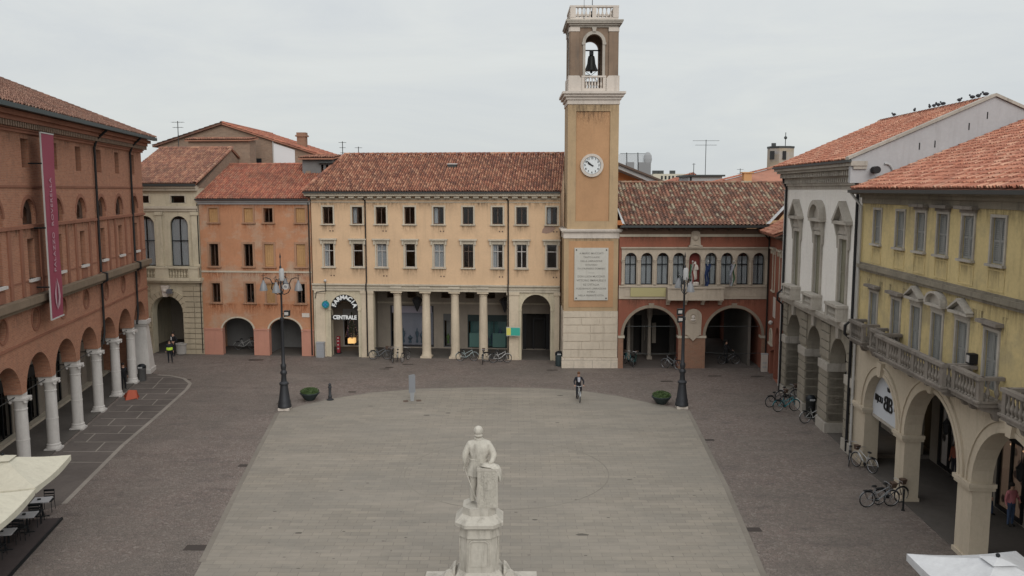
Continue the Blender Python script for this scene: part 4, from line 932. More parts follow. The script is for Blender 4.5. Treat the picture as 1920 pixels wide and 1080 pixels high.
# inside of the two arches
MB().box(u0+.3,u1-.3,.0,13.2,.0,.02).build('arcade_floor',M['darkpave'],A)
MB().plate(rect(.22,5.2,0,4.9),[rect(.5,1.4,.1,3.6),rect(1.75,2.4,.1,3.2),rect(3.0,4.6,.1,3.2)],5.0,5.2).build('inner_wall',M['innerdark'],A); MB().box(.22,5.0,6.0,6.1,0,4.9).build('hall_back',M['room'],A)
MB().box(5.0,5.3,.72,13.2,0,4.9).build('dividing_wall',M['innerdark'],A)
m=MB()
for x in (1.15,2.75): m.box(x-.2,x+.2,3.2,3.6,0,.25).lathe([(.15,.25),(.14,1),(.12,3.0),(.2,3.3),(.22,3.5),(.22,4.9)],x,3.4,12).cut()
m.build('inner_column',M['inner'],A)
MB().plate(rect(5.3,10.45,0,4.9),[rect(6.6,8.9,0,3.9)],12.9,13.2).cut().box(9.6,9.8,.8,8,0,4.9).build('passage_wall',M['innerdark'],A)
m=MB()
for a,b in ((.3,4.3),(6.27,10.35)): m.tube([(a,.35,3.05),(b,.35,3.05)],.025).cut().tube([(a,.2,1.15),((a+b)/2,.2,1.02),(b,.2,1.1)],.02).cut()
m.build('tie_rod',M['gutter'],A)
MB().box(2.6,2.65,4.85,4.95,1.2,2.4).cut().box(3.2,3.5,4.85,4.95,1.0,2.6).build('notice_board',M['inner'],A)
# side wing turning toward the white palace
wl=WG.L
A2=thing('red_side_wing','narrow red wing with dark red shutters and a niche, squeezed beside the white palace','building',(WG.O.x,WG.O.y,0),WG.rot)
MB().plate([(0,9.9),(0,0),(1.7,0),(1.7,1.6)]+[(2.45-.75*math.cos(PI*i/10),1.6+.95*math.sin(PI*i/10)+.9) for i in range(11)][0:0]+[(1.7,2.0),(3.2,2.0),(3.2,0),(wl,0),(wl,9.9)][1:],[archpts(1.0-.35,1.0+.9,3.3,2.5,rz=.9)][0:0]+[archpts(3.6,5.0,3.0,0.0+.02)],0,.4).box(0,.3,.4,4,0,9.9).box(0.3,wl,3.7,4,0,9.9).build('wall',M['redpl'],A2)
for cxu in (2.2,4.9): window(A2,cxu,6.0,8.6,.85,'trim',shut='closed',fr='redshut',hood='flat',sill=True)
MB().box(2.5,3.3,-.05,.0,4.2,5.6).build('wall_plaque',M['belstone'],A2)
MB().ball((2.7,-.2,3.8),.16).build('wall_lamp',M['frame'],A2)
MB().arc_band(1.9,2.7,.45,.6,-.06,.02).box(1.3,1.45,-.05,.02,2.2,2.7).box(2.35,2.5,-.05,.02,2.2,2.7).box(1.2,2.6,-.12,.02,2.1,2.22).build('niche_surround',M['trim'],A2)
MB().prism(archpts(1.47,2.33,2.7,2.24,10),-.012,.0).build('niche_recess',M['trim'],A2)
MB().tube([(.25,-.08,9.8),(.25,-.08,.3)],.06).cut().tube([(.6,-.5,9.9),(.3,-.1,9.4)],.05).build('downpipe',M['pipe'],A2)
MB().box(.0,wl,-.05,.02,9.6,9.8).box(0,wl,-.75,.02,9.88,10.0).build('eaves_board',M['framebrown'],A2)
tile_roof('roof',M['tile_w'],A2,[(-.2,-.85,10.05),(wl,-.85,10.05),(wl,4,10.05+.42*4.85),(-.2,4,10.05+.42*4.85)],seed=13)
S=thing('white_bollard','short white striped post at the corner of the red palace','bollard',(18.1,60.2,0),0); MB().box(-.22,.22,-.1,.1,0,1.25).build('post_body',M['belstone'],S); MB().box(-.24,.24,-.12,.12,1.25,1.32).box(-.15,.15,-.12,-.1,.3,.4).box(-.15,.15,-.12,-.1,.6,.7).build('cap',M['greywall'],S)

# ================================================================ white palace (right, far)
A=froot('white_palace','white palace with three tall shuttered windows under pediments, above olive rusticated arches',RF,0)
u0,u1=0,13.5; WC=[(2.75,'tri'),(6.95,'round'),(11.2,'tri')]
holes=[rect(c-.6,c+.6,7.15,10.5) for c,_ in WC]
m=MB().plate(rect(u0,u1,6.4,13.3),holes,0,.45); shell(m,u0,u1,12,6.2,13.3,.5); m.build('wall',M['white'],A)
AR=[(1.1,4.0),(5.35,8.0),(9.55,12.3)]
low=[(u0,6.0),(u0,0)]
for a,b in AR: low+=notch(a,b,4.0)
low+=[(u1,0),(u1,6.0)]
MB().plate(low,[],0.05,.85).build('arcade_wall',M['rustic'],A)
MB().plate(rect(2,4,0,3),[rect(2.1,2.95,.1,2.9),rect(3.05,3.9,.1,2.9)],3.36,3.42).build('door_frame',M['black'],A)
MB().box(10,12,3.75,3.8,.05,3).build('shop_interior',flat('lit_shop_interior',(.45,.32,.17),.8,emit=.35),A)
for c_,h_ in WC: stain(A,c_-1.1,c_+1.1,6.45,7.3,-.01,'stain')
for q_ in range(3): stain(A,.2+4.3*q_,4.5+4.3*q_,5.2,6.0,-.04,'stain')
MB().box(u0,u0+.3,.86,14,0,6.15).build('arcade_end_wall',M['inner'],A)
m=MB()
piers=[(0,1.1),(4.0,5.35),(8.0,9.55),(12.3,13.5)]
for a,b in piers:
    z=.62
    while z<3.2: m.box(a+.0,b-.0,-.04,.88,z+.02,z+.44) ; z+=.47
    m.cut(); z=4.0
    while z<5.9:
        m.box(a,b,-.03,.06,z+.02,min(z+.42,5.98)); z+=.47
    m.cut()
m.build('rusticated_pier',M['rustic'],A)
m=MB()
for a,b in piers: m.box(a-.04,b+.04,-.09,.93,3.35,3.8).cut()
m.build('impost_band',M['whitetrim'],A); m=MB()
for a,b in piers: m.box(a-.06,b+.06,-.1,.95,.0,.55).cut()
m.build('pier_plinth',M['whitetrim'],A); m=MB()
for a,b in AR: c=(a+b)/2; m.prism([(c-.16,5.38),(c+.16,5.38),(c+.26,6.0),(c-.26,6.0)],-.1,.06).cut()
m.build('keystone',M['whitetrim'],A)
MB().box(u0-.02,u1,-.2,.05,6.0,6.2).box(u0-.02,u1,-.34,.05,6.2,6.42).build('belt_course',M['whitetrim'],A)
for c,h in WC:
    wroot=window(A,c,7.15,10.5,1.15,'whitetrim',tw=.2,td=.09,shut='closed',fr='shutyel',sill=False)
    e=MB()
    x0,x1=c-.6,c+.6
    e.box(x0-.3,x1+.3,-.12,.02,10.75,10.9).box(x0-.25,x1+.25,-.08,.02,10.9,11.25).box(x0-.5,x1+.5,-.34,.02,11.25,11.42)
    for sx in (x0-.32,x1+.14): e.prismx([(-.3,11.25),(-.02,11.25),(-.02,10.0),(-.1,10.0),(-.14,10.6)],sx,sx+.18)
    H_=1.0; a,b=x0-.5,x1+.5; zb=11.42
    if h=='tri':
        e.prism([(a,zb),(a+.3,zb),(c,zb+H_-.22),(c,zb+H_)],-.38,.02).prism([(b,zb),(c,zb+H_),(c,zb+H_-.22),(b-.3,zb)],-.38,.02).prism([(a+.25,zb),(b-.25,zb),(c,zb+H_-.2)],-.1,.02)
    else:
        rr=(b-a)/2; e.arc_band(c,zb,rr-.26,rr,-.38,.02,sz=H_/rr); e.prism([(c+(rr-.2)*math.cos(PI*i/12),zb+(H_-.12)*math.sin(PI*i/12)) for i in range(13)],-.1,.02)
    o=e.build('pediment',M['whitetrim'],None); o.parent=wroot
    b_=MB(); b_.box(c-1.0,c+1.0,-.55,.02,6.42,6.55); balusters(b_,c-.72,c+.72,-.42,6.55,7.1,.19,.075); b_.box(c-.98,c-.72,-.53,-.3,6.55,7.1).box(c+.72,c+.98,-.53,-.3,6.55,7.1).box(c-1.03,c+1.03,-.58,-.02,7.1,7.24).box(c-.98,c-.72,-.3,.02,6.55,7.1).box(c+.72,c+.98,-.3,.02,6.55,7.1)
    b_.build('balcony',M['whitetrim'],A)
m=MB().box(u0,u1,-.05,.02,13.02,13.2).box(u0-.1,u1+.1,-.14,.02,13.2,13.32).box(u0-.2,u1+.2,-.16,.02,13.32,13.9).box(u0-.4,u1+.35,-.6,.02,13.95,14.1).box(u0-.5,u1+.4,-.75,.02,14.1,14.32)
x=u0-.15
while x<u1+.1: m.box(x,x+.14,-.26,-.16,13.34,13.55).box(x,x+.18,-.45,-.16,13.68,13.93); x+=.32
m.build('cornice',M['whitetrim'],A)
MB().box(u0-.5,u1+.45,-.86,-.74,14.26,14.38).build('gutter',M['gutter'],A)
for uu in (.15,13.1): MB().tube([(uu-.05,-.65,14.2),(uu,-.35,13.9),(uu,-.3,13.5),(uu,-.1,13.1),(uu,-.1,6.7),(uu,-.42,6.4),(uu,-.42,6.0),(uu,-.1,5.7),(uu,-.1,.1)],.07,8).build('downpipe',M['black'],A,smooth=True)
MB().tube([(-.25,-.05,13.0),(-.25,-.05,.3)],.06,8).build('downpipe',M['pipewhite'],A,smooth=True)
D=5.7; ze=14.36; k=.432; zr=ze+k*(D+.8)
tile_roof('roof',M['tile_w'],A,[(u0-.5,-.8,ze),(u1+.05,-.8,ze),(u1+.05,D,zr),(u0-.6,D,zr)],caps=((2,3),),seed=14)
tile_roof('roof',M['tile_w'],A,[(u1+.05,12.2,ze),(u0-.5,12.2,ze),(u0-.6,D,zr),(u1+.05,D,zr)],tw=.4,tl=.8,seed=16)
MB().prismx([(-.1,13.3),(11.5,13.3),(D,zr-.1)],u0,u0+.3).build('gable',M['gablegrey'],A)
MB().prismx([(-.7,13.3),(12.1,13.3),(12.1,ze+.05),(D,zr+.08),(-.7,ze+.05)],u1-.02,u1+.25).build('gable',M['gablegrey'],A)
m=MB()
for (a,za),(b,zb_) in (((-.85,ze+.02),(D,zr+.1)),((D,zr+.1),(12.2,ze+.02))): m.prismx([(a,za),(b,zb_),(b,zb_+.14),(a,za+.14)],u1-.1,u1+.36)
m.build('gable_coping',M['whitetrim'],A)
m=MB()
for y,z in ((2.4,15.0),(3.1,15.1),(4.6,15.9),(5.4,16.4)): m.box(u1+.25,u1+.262,y-.025,y+.025,z-.16,z+.16).cut()
m.build('gable_slot',M['black'],A)
MB().tube([(u1+.3,.35,13.9),(u1+.75,.35,13.9)],.17,12).build('vent_pipe',M['black'],A); MB().tube([(u1+.3,.9+.35*math.cos(a),13.7+.5*math.sin(a)) for a in [R(q) for q in range(-60,120,20)]],.05).build('wall_cable',M['greywall'],A)
MB().box(u0+.3,u1-.3,.05,5,0,.02).build('arcade_floor',M['arcfloor'],A); MB().plate(rect(u0+.3,u1-.3,0,6.2),[rect(2,4,0,3),rect(6,8.2,0,3),rect(10,12,0,3)],3.4,3.6).build('inner_wall',M['inner'],A); MB().box(u0+.3,u1-.3,.86,13.7,6.0,6.2).box(u0+.3,u1-.3,4.3,4.4,0,3.2).build('hall_back',M['room'],A)
for nm,uu,zb in (('hanging_banner',12.35,2.2),):
    S=thing(nm,'long white vertical banner hung in the near arch of the white palace','banner',(*RF.pt(12.15,.55),0),RF.rot)
    MB().box(-.02,.02,-.45,.45,zb,4.5).build('cloth',flat('banner_white',(.42,.42,.44),.8),S); MB().tube([(0,-.5,4.5),(0,.5,4.5)],.03).build('pole',M['iron'],S)

# ================================================================ yellow palace (right, near)
A=froot('yellow_palace','stained yellow palace with sooty stone balconies over tall cream arches, nearest on the right',RF,13.6)
u0,u1=13.6,36.0
YC=[(15.6,'flat'),(18.2,'flat'),(20.25,'tri'),(22.2,'round'),(24.2,'tri'),(26.3,'flat'),(29.6,'flat'),(33.0,'flat')]
holes=[rect(c-.45,c+.45,10.55,12.08) for c,_ in YC]+[rect(c-.45,c+.45,6.35,8.32) for c,_ in YC]
m=MB().plate(rect(u0,u1,6.15,12.9),holes,0,.45); shell(m,u0,u1,16,6.2,12.9,.5); m.build('wall',M['yellow'],A)
AR=[(15.1,18.85,1.9),(19.75,24.5,2.42),(25.6,30.3,2.4),(31.3,35.3,2.2)]
low=[(u0,6.15),(u0,0)]
for a,b,rz in AR: low+=notch(a,b,2.85,rz=rz)
low+=[(u1,0),(u1,6.15)]
MB().plate(low,[],0.02,.68).build('arcade_wall',M['arcwall'],A)
m=MB()
for a,b,rz in AR:
    c=(a+b)/2; r=(b-a)/2
    for dr,w_,y in ((0,.16,-.05),(.16,.2,-.02),(.36,.1,-.07)): m.arc_band(c,2.85,r+dr,r+dr+w_-.003,y,.06,0,PI,30,sz=rz/r)
    m.cut()
m.build('archivolt',M['arcwall'],A)
m=MB()
for a,b,rz in AR: c=(a+b)/2; m.prism([(c-.15,2.85+rz-.05),(c+.15,2.85+rz-.05),(c+.28,2.85+rz+.6),(c-.28,2.85+rz+.6)],-.16,.05).cut()
m.build('keystone',M['arcwall'],A)
pq=[(13.6,15.1),(18.85,19.75),(24.5,25.6),(30.3,31.3)]
m=MB()
for a,b in pq: m.box(a-.06 if a>14 else a,b+.06,-.1,.78,2.6,2.72).box(a-.1 if a>14 else a,b+.1,-.15,.8,2.72,2.86).cut().box(a-.05 if a>14 else a,b+.05,-.05,.72,.0,.16).cut()
m.build('impost_band',M['arcwall'],A)
MB().box(u0,u1,-.12,.02,5.85,6.0).box(u0,u1,-.2,.02,6.0,6.15).build('belt_course',M['balc'],A)
MB().box(u0,u1,-.1,.02,9.2,9.32).box(u0,u1,-.18,.02,9.32,9.5).box(u0,u1,-.06,.02,9.5,9.58).build('string_course',M['greycornice'],A)
MB().box(u0,u1,-.06,.02,12.35,12.62).box(u0,u1,-.18,.02,12.62,12.78).box(u0,u1,-.5,.02,12.78,12.9).build('cornice',M['greycornice'],A)
MB().box(u0-.1,u1,-.72,-.5,12.84,12.98).build('gutter',M['gutter'],A)
for i,(c,h) in enumerate(YC):
    window(A,c,10.55,12.08,.86,'whitetrim',tw=.1,shut='closed',fr='shutgrey',hood='ledge' if i in(2,3,4) else None)
    window(A,c,6.35,8.32,.86,'whitetrim',tw=.11,shut='closed',fr='shutgrey',hood={'flat':'ledge'}.get(h,h),sill=False)
    MB().plate(rect(c-.55,c+.55,9.65,10.38),[rect(c-.5,c+.5,9.7,10.33)],-.02,.01).build('apron_panel',M['yellow'],A)
def balcony(a,b,dep,z0=6.0,z1=6.98,name='balcony'):
    m=MB().box(a,b,-dep,-.0,z0-.02,z0+.12).box(a-.06,b+.06,-dep-.08,-.0,z0+.12,z0+.18)
    m.box(a-.04,b+.04,-dep-.06,-dep+.16,z1-.12,z1); n=max(2,int((b-a)/1.15)+1)
    xs=[a+(b-a-.22)*i/(n-1) for i in range(n)]
    for x in xs: m.box(x,x+.22,-dep,-dep+.14,z0+.18,z1-.12)
    for x,y in zip(xs,xs[1:]): balusters(m,x+.22,y,-dep+.06,z0+.18,z1-.12,.21,.085)
    for x in (a,b-.14):
        m.box(x-.02,x+.16,-dep+.1,-.02,z1-.12,z1)
        if dep>.5: balm=MB(); balusters(balm,0,dep-.2,0,z0+.18,z1-.12,.21,.085); m.add([(x+.07+y_,-dep+.15+x_,z_) for x_,y_,z_ in balm.v],balm.f)
    k=max(2,int((b-a)/1.4)+1)
    for i in range(k):
        x=a+.1+(b-a-.4)*i/(k-1); m.prismx([(-dep+.1,z0-.02),(-.02,z0-.02),(-.02,z0-.5),(-.2,z0-.48),(-.3,z0-.25),(-dep+.15,z0-.15)],x,x+.2)
    return m.build(name,M['balc'],A)
balcony(14.75,16.5,.75); balcony(17.35,18.9,.75); balcony(18.9,25.2,1.05); balcony(25.35,27.3,.8); balcony(28.7,30.5,.8); balcony(32.1,33.9,.8)
for (a,b,z0,z1) in ((13.7,17,8.5,9.2),(17,21.3,8.3,9.2),(21.3,25,8.4,9.2),(25,28.5,8.3,9.2),(28.5,33,8.4,9.2),(13.7,18,11.7,12.35),(18,23,11.6,12.35),(23,29,11.7,12.35)): stain(A,a,b,z0,z1,-.006,'soot')
for c_,h_ in YC: stain(A,c_-1.0,c_-.56,7.2,8.9,-.0055,'soot'); stain(A,c_+.56,c_+1.0,7.2,8.9,-.0055,'soot')
for (a,b) in ((14.6,16.6),(17.2,25.3),(25.3,27.4)): stain(A,a,b,5.0,5.86,.012,'soot')
D=11.0;k=.41;ze=13.0;zr=ze+k*(D+.6)
tile_roof('roof',M['tile_w'],A,[(u0-.05,-.62,ze),(u1,-.62,ze),(u1,D,zr),(u0-.05,D,zr)],seed=17,tl=.4)
tile_roof('roof',M['tile_w'],A,[(u1,22.0,ze),(u0-.05,22.0,ze),(u0-.05,D,zr),(u1,D,zr)],tw=.5,tl=1,seed=18)
MB().tube([(u0-.1,-.6,12.9),(u0+.1,-.35,12.5),(u0+.12,-.12,12.2),(u0+.12,-.12,.2)],.06,8).build('downpipe',M['pipewhite'],A,smooth=True)
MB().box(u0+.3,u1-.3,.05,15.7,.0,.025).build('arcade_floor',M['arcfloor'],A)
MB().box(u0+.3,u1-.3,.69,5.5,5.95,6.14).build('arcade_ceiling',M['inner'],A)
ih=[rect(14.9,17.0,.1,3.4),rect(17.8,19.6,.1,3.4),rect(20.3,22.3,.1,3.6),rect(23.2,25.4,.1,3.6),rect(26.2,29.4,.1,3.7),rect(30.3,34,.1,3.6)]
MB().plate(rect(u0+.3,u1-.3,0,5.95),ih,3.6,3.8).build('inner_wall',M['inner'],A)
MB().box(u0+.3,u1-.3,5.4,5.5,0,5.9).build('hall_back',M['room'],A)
for i,h in enumerate(ih):
    a,b=h[0][0],h[1][0]; z1=h[2][1]
    f=MB().plate(rect(a,b,.1,z1),[rect(a+.12,(a+b)/2-.06,.25,z1-.5),rect((a+b)/2+.06,b-.12,.25,z1-.5)],3.52,3.62).build('shop_window',M['black'],A)
    o=MB().box(a+.1,b-.1,3.56,3.57,.2,z1-.3).build('pane',M['glass'],None); o.parent=f
    o=MB().box(a+.05,b-.05,3.70,3.75,.15,z1-.3).build('display_wall',flat('warm_display_glow',(.30,.19,.13) if i>1 else (.2,.17,.15),.8,emit=.3),None); o.parent=f  # emission on the back wall replaces lamplight within the shop
    g=MB(); rnd=random.Random(i)
    for q in range(12): g.ball((rnd.uniform(a+.3,b-.3),3.66,rnd.uniform(.5,z1-.9)),rnd.uniform(.08,.2),7,5,1,.2,rnd.uniform(.8,2.2))
    o=g.build('goods',flat('display_goods',[(.1,.07,.06),(.3,.12,.09),(.35,.2,.15),(.12,.12,.14)][i%4],.7),None); o.parent=f
M['warm']=flat('shop_lamp_glow',(1,.55,.3),.5,emit=.9)
m=MB()
for x in (21.0,21.9,23.7,24.8,27,28.5): m.box(x,x+.25,3.6,3.64,2.9,2.95).cut()
m.build('shop_light',M['warm'],A)
m=MB()
for x in (19.3,25.05): m.box(x-.3,x+.3,.72,3.6,5.3,5.94).cut()
m.build('cross_arch',M['inner'],A)
# big white shop banner hung in the first arch
S=thing('shop_banner','large white banner with black double B emblem in the first yellow palace arch','banner',(*RF.pt(16.98,.35),0),RF.rot)
MB().plate([(-1.86,2.55),(1.86,2.55)]+[(1.86*math.cos(PI*i/16),2.87+1.85*math.sin(PI*i/16)) for i in range(17)],[],0,.03).build('cloth',flat('banner_cloth',(.50,.52,.55),.8),S)
MB().box(-1.9,1.9,-.03,.05,2.48,2.62).build('lower_rail',M['whitetrim'],S)
text('lettering','BIJOU',.42,M['black'],S,(-1.08,-.02,3.45),bold=.003,sx=.85); text('lettering','BRI',.42,M['black'],S,(.95,-.02,3.45),bold=.003,sx=.85)
o=text('emblem_letter','B',.95,M['black'],S,(.27,-.02,3.42),bold=.004); o=text('emblem_letter','B',.95,M['black'],S,(-.23,-.025,3.42),bold=.004,sx=-1)
MB().prism([(-.12,4.02),(.14,4.02),(.2,4.2),(.08,4.1),(.01,4.25),(-.06,4.1),(-.18,4.2)],-.03,-.001).build('crown_mark',M['black'],S)
for i,uu in enumerate((19.3,25.0)):
    S=thing('wall_lantern',['black lantern hanging behind the second arch pier of the yellow palace','black lantern hanging behind the third arch pier of the yellow palace'][i],'lantern',(*RF.pt(uu+.6,1.6),3.1),RF.rot,'lanterns under the yellow palace arcade')
    MB().lathe([(.03,-.15),(.12,-.05),(.16,.3),(.18,.32),(.08,.45),(.03,.55)],0,0,8).build('lantern_body',M['black'],S); MB().tube([(0,0,.5),(0,0,2.86)],.015).build('chain',M['iron'],S)
S=thing('wall_box','small black and white box lamp on the yellow wall left of the sixth balcony door','lamp',(*RF.pt(25.3,-.15),7.2),RF.rot); MB().box(-.15,.15,-.12,.15,-.18,.18).build('housing',M['black'],S); MB().box(-.1,.1,-.13,-.12,-.12,.12).build('lens',M['frame'],S)

# ================================================================ brick palace (left)
A=froot('brick_palace','long red brick palace with round windows above an arcade of white marble columns',LF,0)
u0,u1=-2.0,37.3; CC=[16.05+3.77*k for k in range(-4,6)]; COLS=[c+1.885 for c in CC if c<34]+[CC[0]-1.885]
holes=[rect(c-.45,c+.45,14.0,15.32) for c in CC]+[archpts(c-.8,c+.8,11.72,11.38,rz=.85) for c in CC]+[rect(c-.42,c+.42,8.85,10.72) for c in CC]
holes+=[[(c+.02+.46*math.cos(2*PI*i/18),6.97+.5*math.sin(2*PI*i/18)) for i in range(18)] for c in CC]
low=[(u0,16.4),(u0,0.0)]
for c in CC: low+=[(c-1.6,0) if c==CC[0] else (c-1.6,3.8)]+[(c-1.6*math.cos(PI*i/18),3.8+1.52*math.sin(PI*i/18)) for i in range(19)]+[(c+1.6,3.8)]
low+=[(36.5,3.8),(36.5,3.8),(u1,3.8),(u1,16.4)]
# drop duplicates
q=[]
for p in low:
    if not q or (abs(p[0]-q[-1][0])+abs(p[1]-q[-1][1]))>1e-4: q.append(p)
MB().plate(q,holes,0,.75).build('wall',M['brick'],A)
m=MB(); m.box(u1-.4,u1,.76,18,0,16.4).box(u0,u0+.4,.76,18,0,16.4).box(u0+.4,u1-.4,17.6,18,0,16.4); m.build('side_wall',M['brick'],A)
m=MB()
for c in CC:
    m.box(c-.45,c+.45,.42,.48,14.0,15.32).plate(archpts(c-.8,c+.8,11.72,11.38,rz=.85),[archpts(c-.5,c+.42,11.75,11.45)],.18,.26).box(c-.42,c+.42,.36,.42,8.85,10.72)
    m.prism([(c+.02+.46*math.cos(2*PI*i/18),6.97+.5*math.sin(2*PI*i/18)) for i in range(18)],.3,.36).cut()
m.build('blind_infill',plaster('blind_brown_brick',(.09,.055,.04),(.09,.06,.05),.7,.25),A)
m=MB()
for c in CC: m.arc_band(c,11.72,.8,.98,-.03,.05,0,PI,14,sz=1.06).box(c-1.35,c-1.05,-.06,.03,8.12,11.3).box(c+1.05,c+1.35,-.06,.03,8.12,11.3).box(c-.44,c+.44,-.05,.02,8.12,8.62).cut()
m.build('brick_rib',M['brickrib'],A); m=MB()
for c in CC: m.arc_band(c+.02,6.97,.46,.58,-.03,.05,0,2*PI,18,sz=1.08).cut()
m.build('brick_rib',M['brickrib'],A)
m=MB()
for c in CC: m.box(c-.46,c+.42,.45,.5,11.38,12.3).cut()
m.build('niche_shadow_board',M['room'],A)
for c in CC: MB().box(c-.55,c+.55,-.14,.2,8.72,8.85).build('sill',M['marble'],A)
MB().box(u0,u1+.05,-.1,.02,11.2,11.34).box(u0,u1+.02,-.05,.02,13.08,13.18).box(u0,u1,-.03,.02,8.75,8.82).box(u0,u1+.02,-.05,.02,6.0,6.1).build('string_course',M['brickrib'],A)
MB().box(u0,u1+.1,-.2,.02,7.55,7.75).box(u0,u1+.15,-.38,.02,7.75,8.08).build('mossy_cornice',M['brickband'],A)
m=MB().box(u0,u1+.1,-.12,.02,15.55,15.68).box(u0,u1+.12,-.2,.02,15.68,15.74).box(u0,u1+.3,-.42,.02,16.0,16.2).box(u0,u1+.5,-.6,.02,16.2,16.42)
m.build('cornice',M['brickrib'],A)
m=MB(); x=u0
while x<u1+.2: m.box(x,x+.12,-.36,.01,15.76,15.99); x+=.27
m.build('dentils',M['brickold'],A)
MB().box(u0,u1+.75,-.98,-.72,16.42,16.62).build('gutter',flat('green_grey_gutter',(.035,.05,.05),.5,.4),A)
m=MB()
for uu in (26.2,33.95): m.tube([(uu,-.85,16.4),(uu,-.3,15.9),(uu,-.12,15.4),(uu,-.12,8.2),(uu,-.45,8.1),(uu,-.45,7.7),(uu,-.12,7.5),(uu,-.12,4.6),(uu-.35,-.1,3.95)],.07,8).cut()
m.build('downpipe',M['black'],A,smooth=True)
k=.425; ze=16.6; D=9; zr=ze+k*(D+.85)
tile_roof('roof',M['tile_l'],A,[(u0-.5,-.85,ze),(u1+.75,-.85,ze),(u1+.75-D-.85,D,zr),(u0-.5,D,zr)],caps=((1,2),(2,3)),seed=19,tw=.26,tl=.42)
tile_roof('roof',M['tile_l'],A,[(u1+.75,-.85,ze),(u1+.75,2*D+.85,ze),(u1+.75-D-.85,D,zr)],tw=.4,tl=.8,seed=20)
tile_roof('roof',M['tile_l'],A,[(u1+.75,2*D+.85,ze),(u0-.5,2*D+.85,ze),(u0-.5,D,zr),(u1+.75-D-.85,D,zr)],tw=.5,tl=1,seed=21)
def bcol(u):
    u+=.12; yc=.24
    m=MB().box(u-.36,u+.36,yc-.36,yc+.36,0,.1).lathe([(.36,.1),(.36,.18),(.32,.24),(.33,.3),(.29,.36)],u,yc,18).lathe([(.285,.36),(.285,1.6),(.297,1.6),(.297,1.64),(.28,1.65),(.265,3.0),(.285,3.02),(.285,3.07),(.265,3.09),(.28,3.3),(.35,3.5)],u,yc,18)
    m.box(u-.37,u+.37,yc-.37,yc+.37,3.5,3.6).box(u-.31,u+.31,yc-.2,yc+.42,3.6,3.82)
    for sx in (-.31,.31):
        for sy in (-.31,.31): m.ball((u+sx,yc+sy,3.43),.085,6,5)
    m.build('column',M['marble'],A,smooth=True)
for u in COLS:
    if u<35: bcol(u)
m=MB().add([(35.95,-.25,0),(37.45,-.25,0),(37.45,1.2,0),(35.95,1.2,0),(36.3,.0,3.4),(37.15,.0,3.4),(37.15,.95,3.4),(36.3,.95,3.4)],[(3,2,1,0),(4,5,6,7),(0,1,5,4),(1,2,6,5),(2,3,7,6),(3,0,4,7)])
for z in (.7,1.4,2.1,2.8): s_=.55*(1-z/4.2)*.4; 
m.box(36.2,37.25,-.08,1.05,3.4,3.55).box(36.1,37.3,-.14,1.1,3.55,3.8).box(35.9,37.5,-.3,1.25,0,.3); m.build('corner_pier',M['marble'],A)
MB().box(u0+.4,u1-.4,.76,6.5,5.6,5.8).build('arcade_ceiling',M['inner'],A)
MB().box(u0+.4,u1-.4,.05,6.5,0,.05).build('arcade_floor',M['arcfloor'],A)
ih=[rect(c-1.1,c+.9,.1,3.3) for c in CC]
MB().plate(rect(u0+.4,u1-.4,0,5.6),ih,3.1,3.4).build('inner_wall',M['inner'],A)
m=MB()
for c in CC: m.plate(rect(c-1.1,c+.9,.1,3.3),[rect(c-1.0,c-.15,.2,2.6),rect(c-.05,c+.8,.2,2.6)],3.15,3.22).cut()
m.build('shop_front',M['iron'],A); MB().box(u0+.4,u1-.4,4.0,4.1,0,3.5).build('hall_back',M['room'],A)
m=MB()
for u in COLS: m.tube([(u,.36,3.6),(u,3.1,3.6)],.03).cut()
for a,b in zip(sorted(COLS),sorted(COLS)[1:]): m.tube([(a,.36,3.66),(b,.36,3.66)],.022).cut()
m.build('tie_rod',M['gutter'],A)
MB().box(u0+.4,u1-.4,2.7,3.1,.05,.2).build('inner_step',M['trim'],A)
for c in CC: MB().box(c-1.75,c-1.45,2.85,3.1,0,5.6).build('inner_pilaster',M['inner'],A)
for a,b in ((8,13),(13,17.5),(18,23),(23,28),(28,32.5),(32.5,37)): stain(A,a,b,6.5,7.55,-.008,'stain'); stain(A,a,b,14.6,15.5,-.008,'stain'); stain(A,a,b,10.3,11.2,-.008,'stain')
# crimson banner
S=thing('museum_banner','tall crimson vertical banner reading PALAZZO ROVERELLA on the brick wall','banner',(*LF.pt(17.15,-.62),0),LF.rot)
crim=flat('crimson_cloth',(.25,.05,.08),.75)
m=MB(); n=12
v=[];
for i in range(n+1):
    z=6.85+8.75*i/n; 
    for j,x in enumerate((-.82,0,.82)): v.append((x,.0+.02*math.sin(i*1.3+j),z))
m.add(v,[(3*i+j,3*i+j+1,3*i+j+4,3*i+j+3) for i in range(n) for j in range(2)]); m.build('cloth',crim,S)
MB().box(-.87,-.82,-.02,.04,6.8,15.65).box(-.84,.84,-.03,.03,15.6,15.66).box(-.84,.84,-.03,.03,6.8,6.86).build('banner_frame',M['pipewhite'],S)
MB().tube([(-.85,0,14.2),(-.85,.6,14.2)],.04).tube([(-.85,0,11.2),(-.85,.6,11.2)],.04).tube([(-.85,0,8.4),(-.85,.6,8.4)],.04).build('bracket',M['iron'],S)
lm=flat('banner_letters',(.40,.27,.30),.7)
text('lettering','PALAZZO',.40,lm,S,(-.05,-.05,9.05),(PI/2,-PI/2,0),ext=.004,sp_=1.12,align='LEFT'); text('lettering','ROVERELLA',.40,lm,S,(-.05,-.05,11.25),(PI/2,-PI/2,0),ext=.004,sp_=1.12,align='LEFT')
MB().prism([(.0,7.25),(.3,7.45),(.42,7.85),(.3,8.35),(.05,8.72),(.16,8.2),(.2,7.8)],-.045,-.03).build('leaf_mark',lm,S)
MB().prism([(-.02,7.22),(-.25,7.55),(-.3,8.0),(-.12,8.4),(-.05,8.6),(-.12,8.1),(-.12,7.6)],-.045,-.03).build('leaf_mark',lm,S)
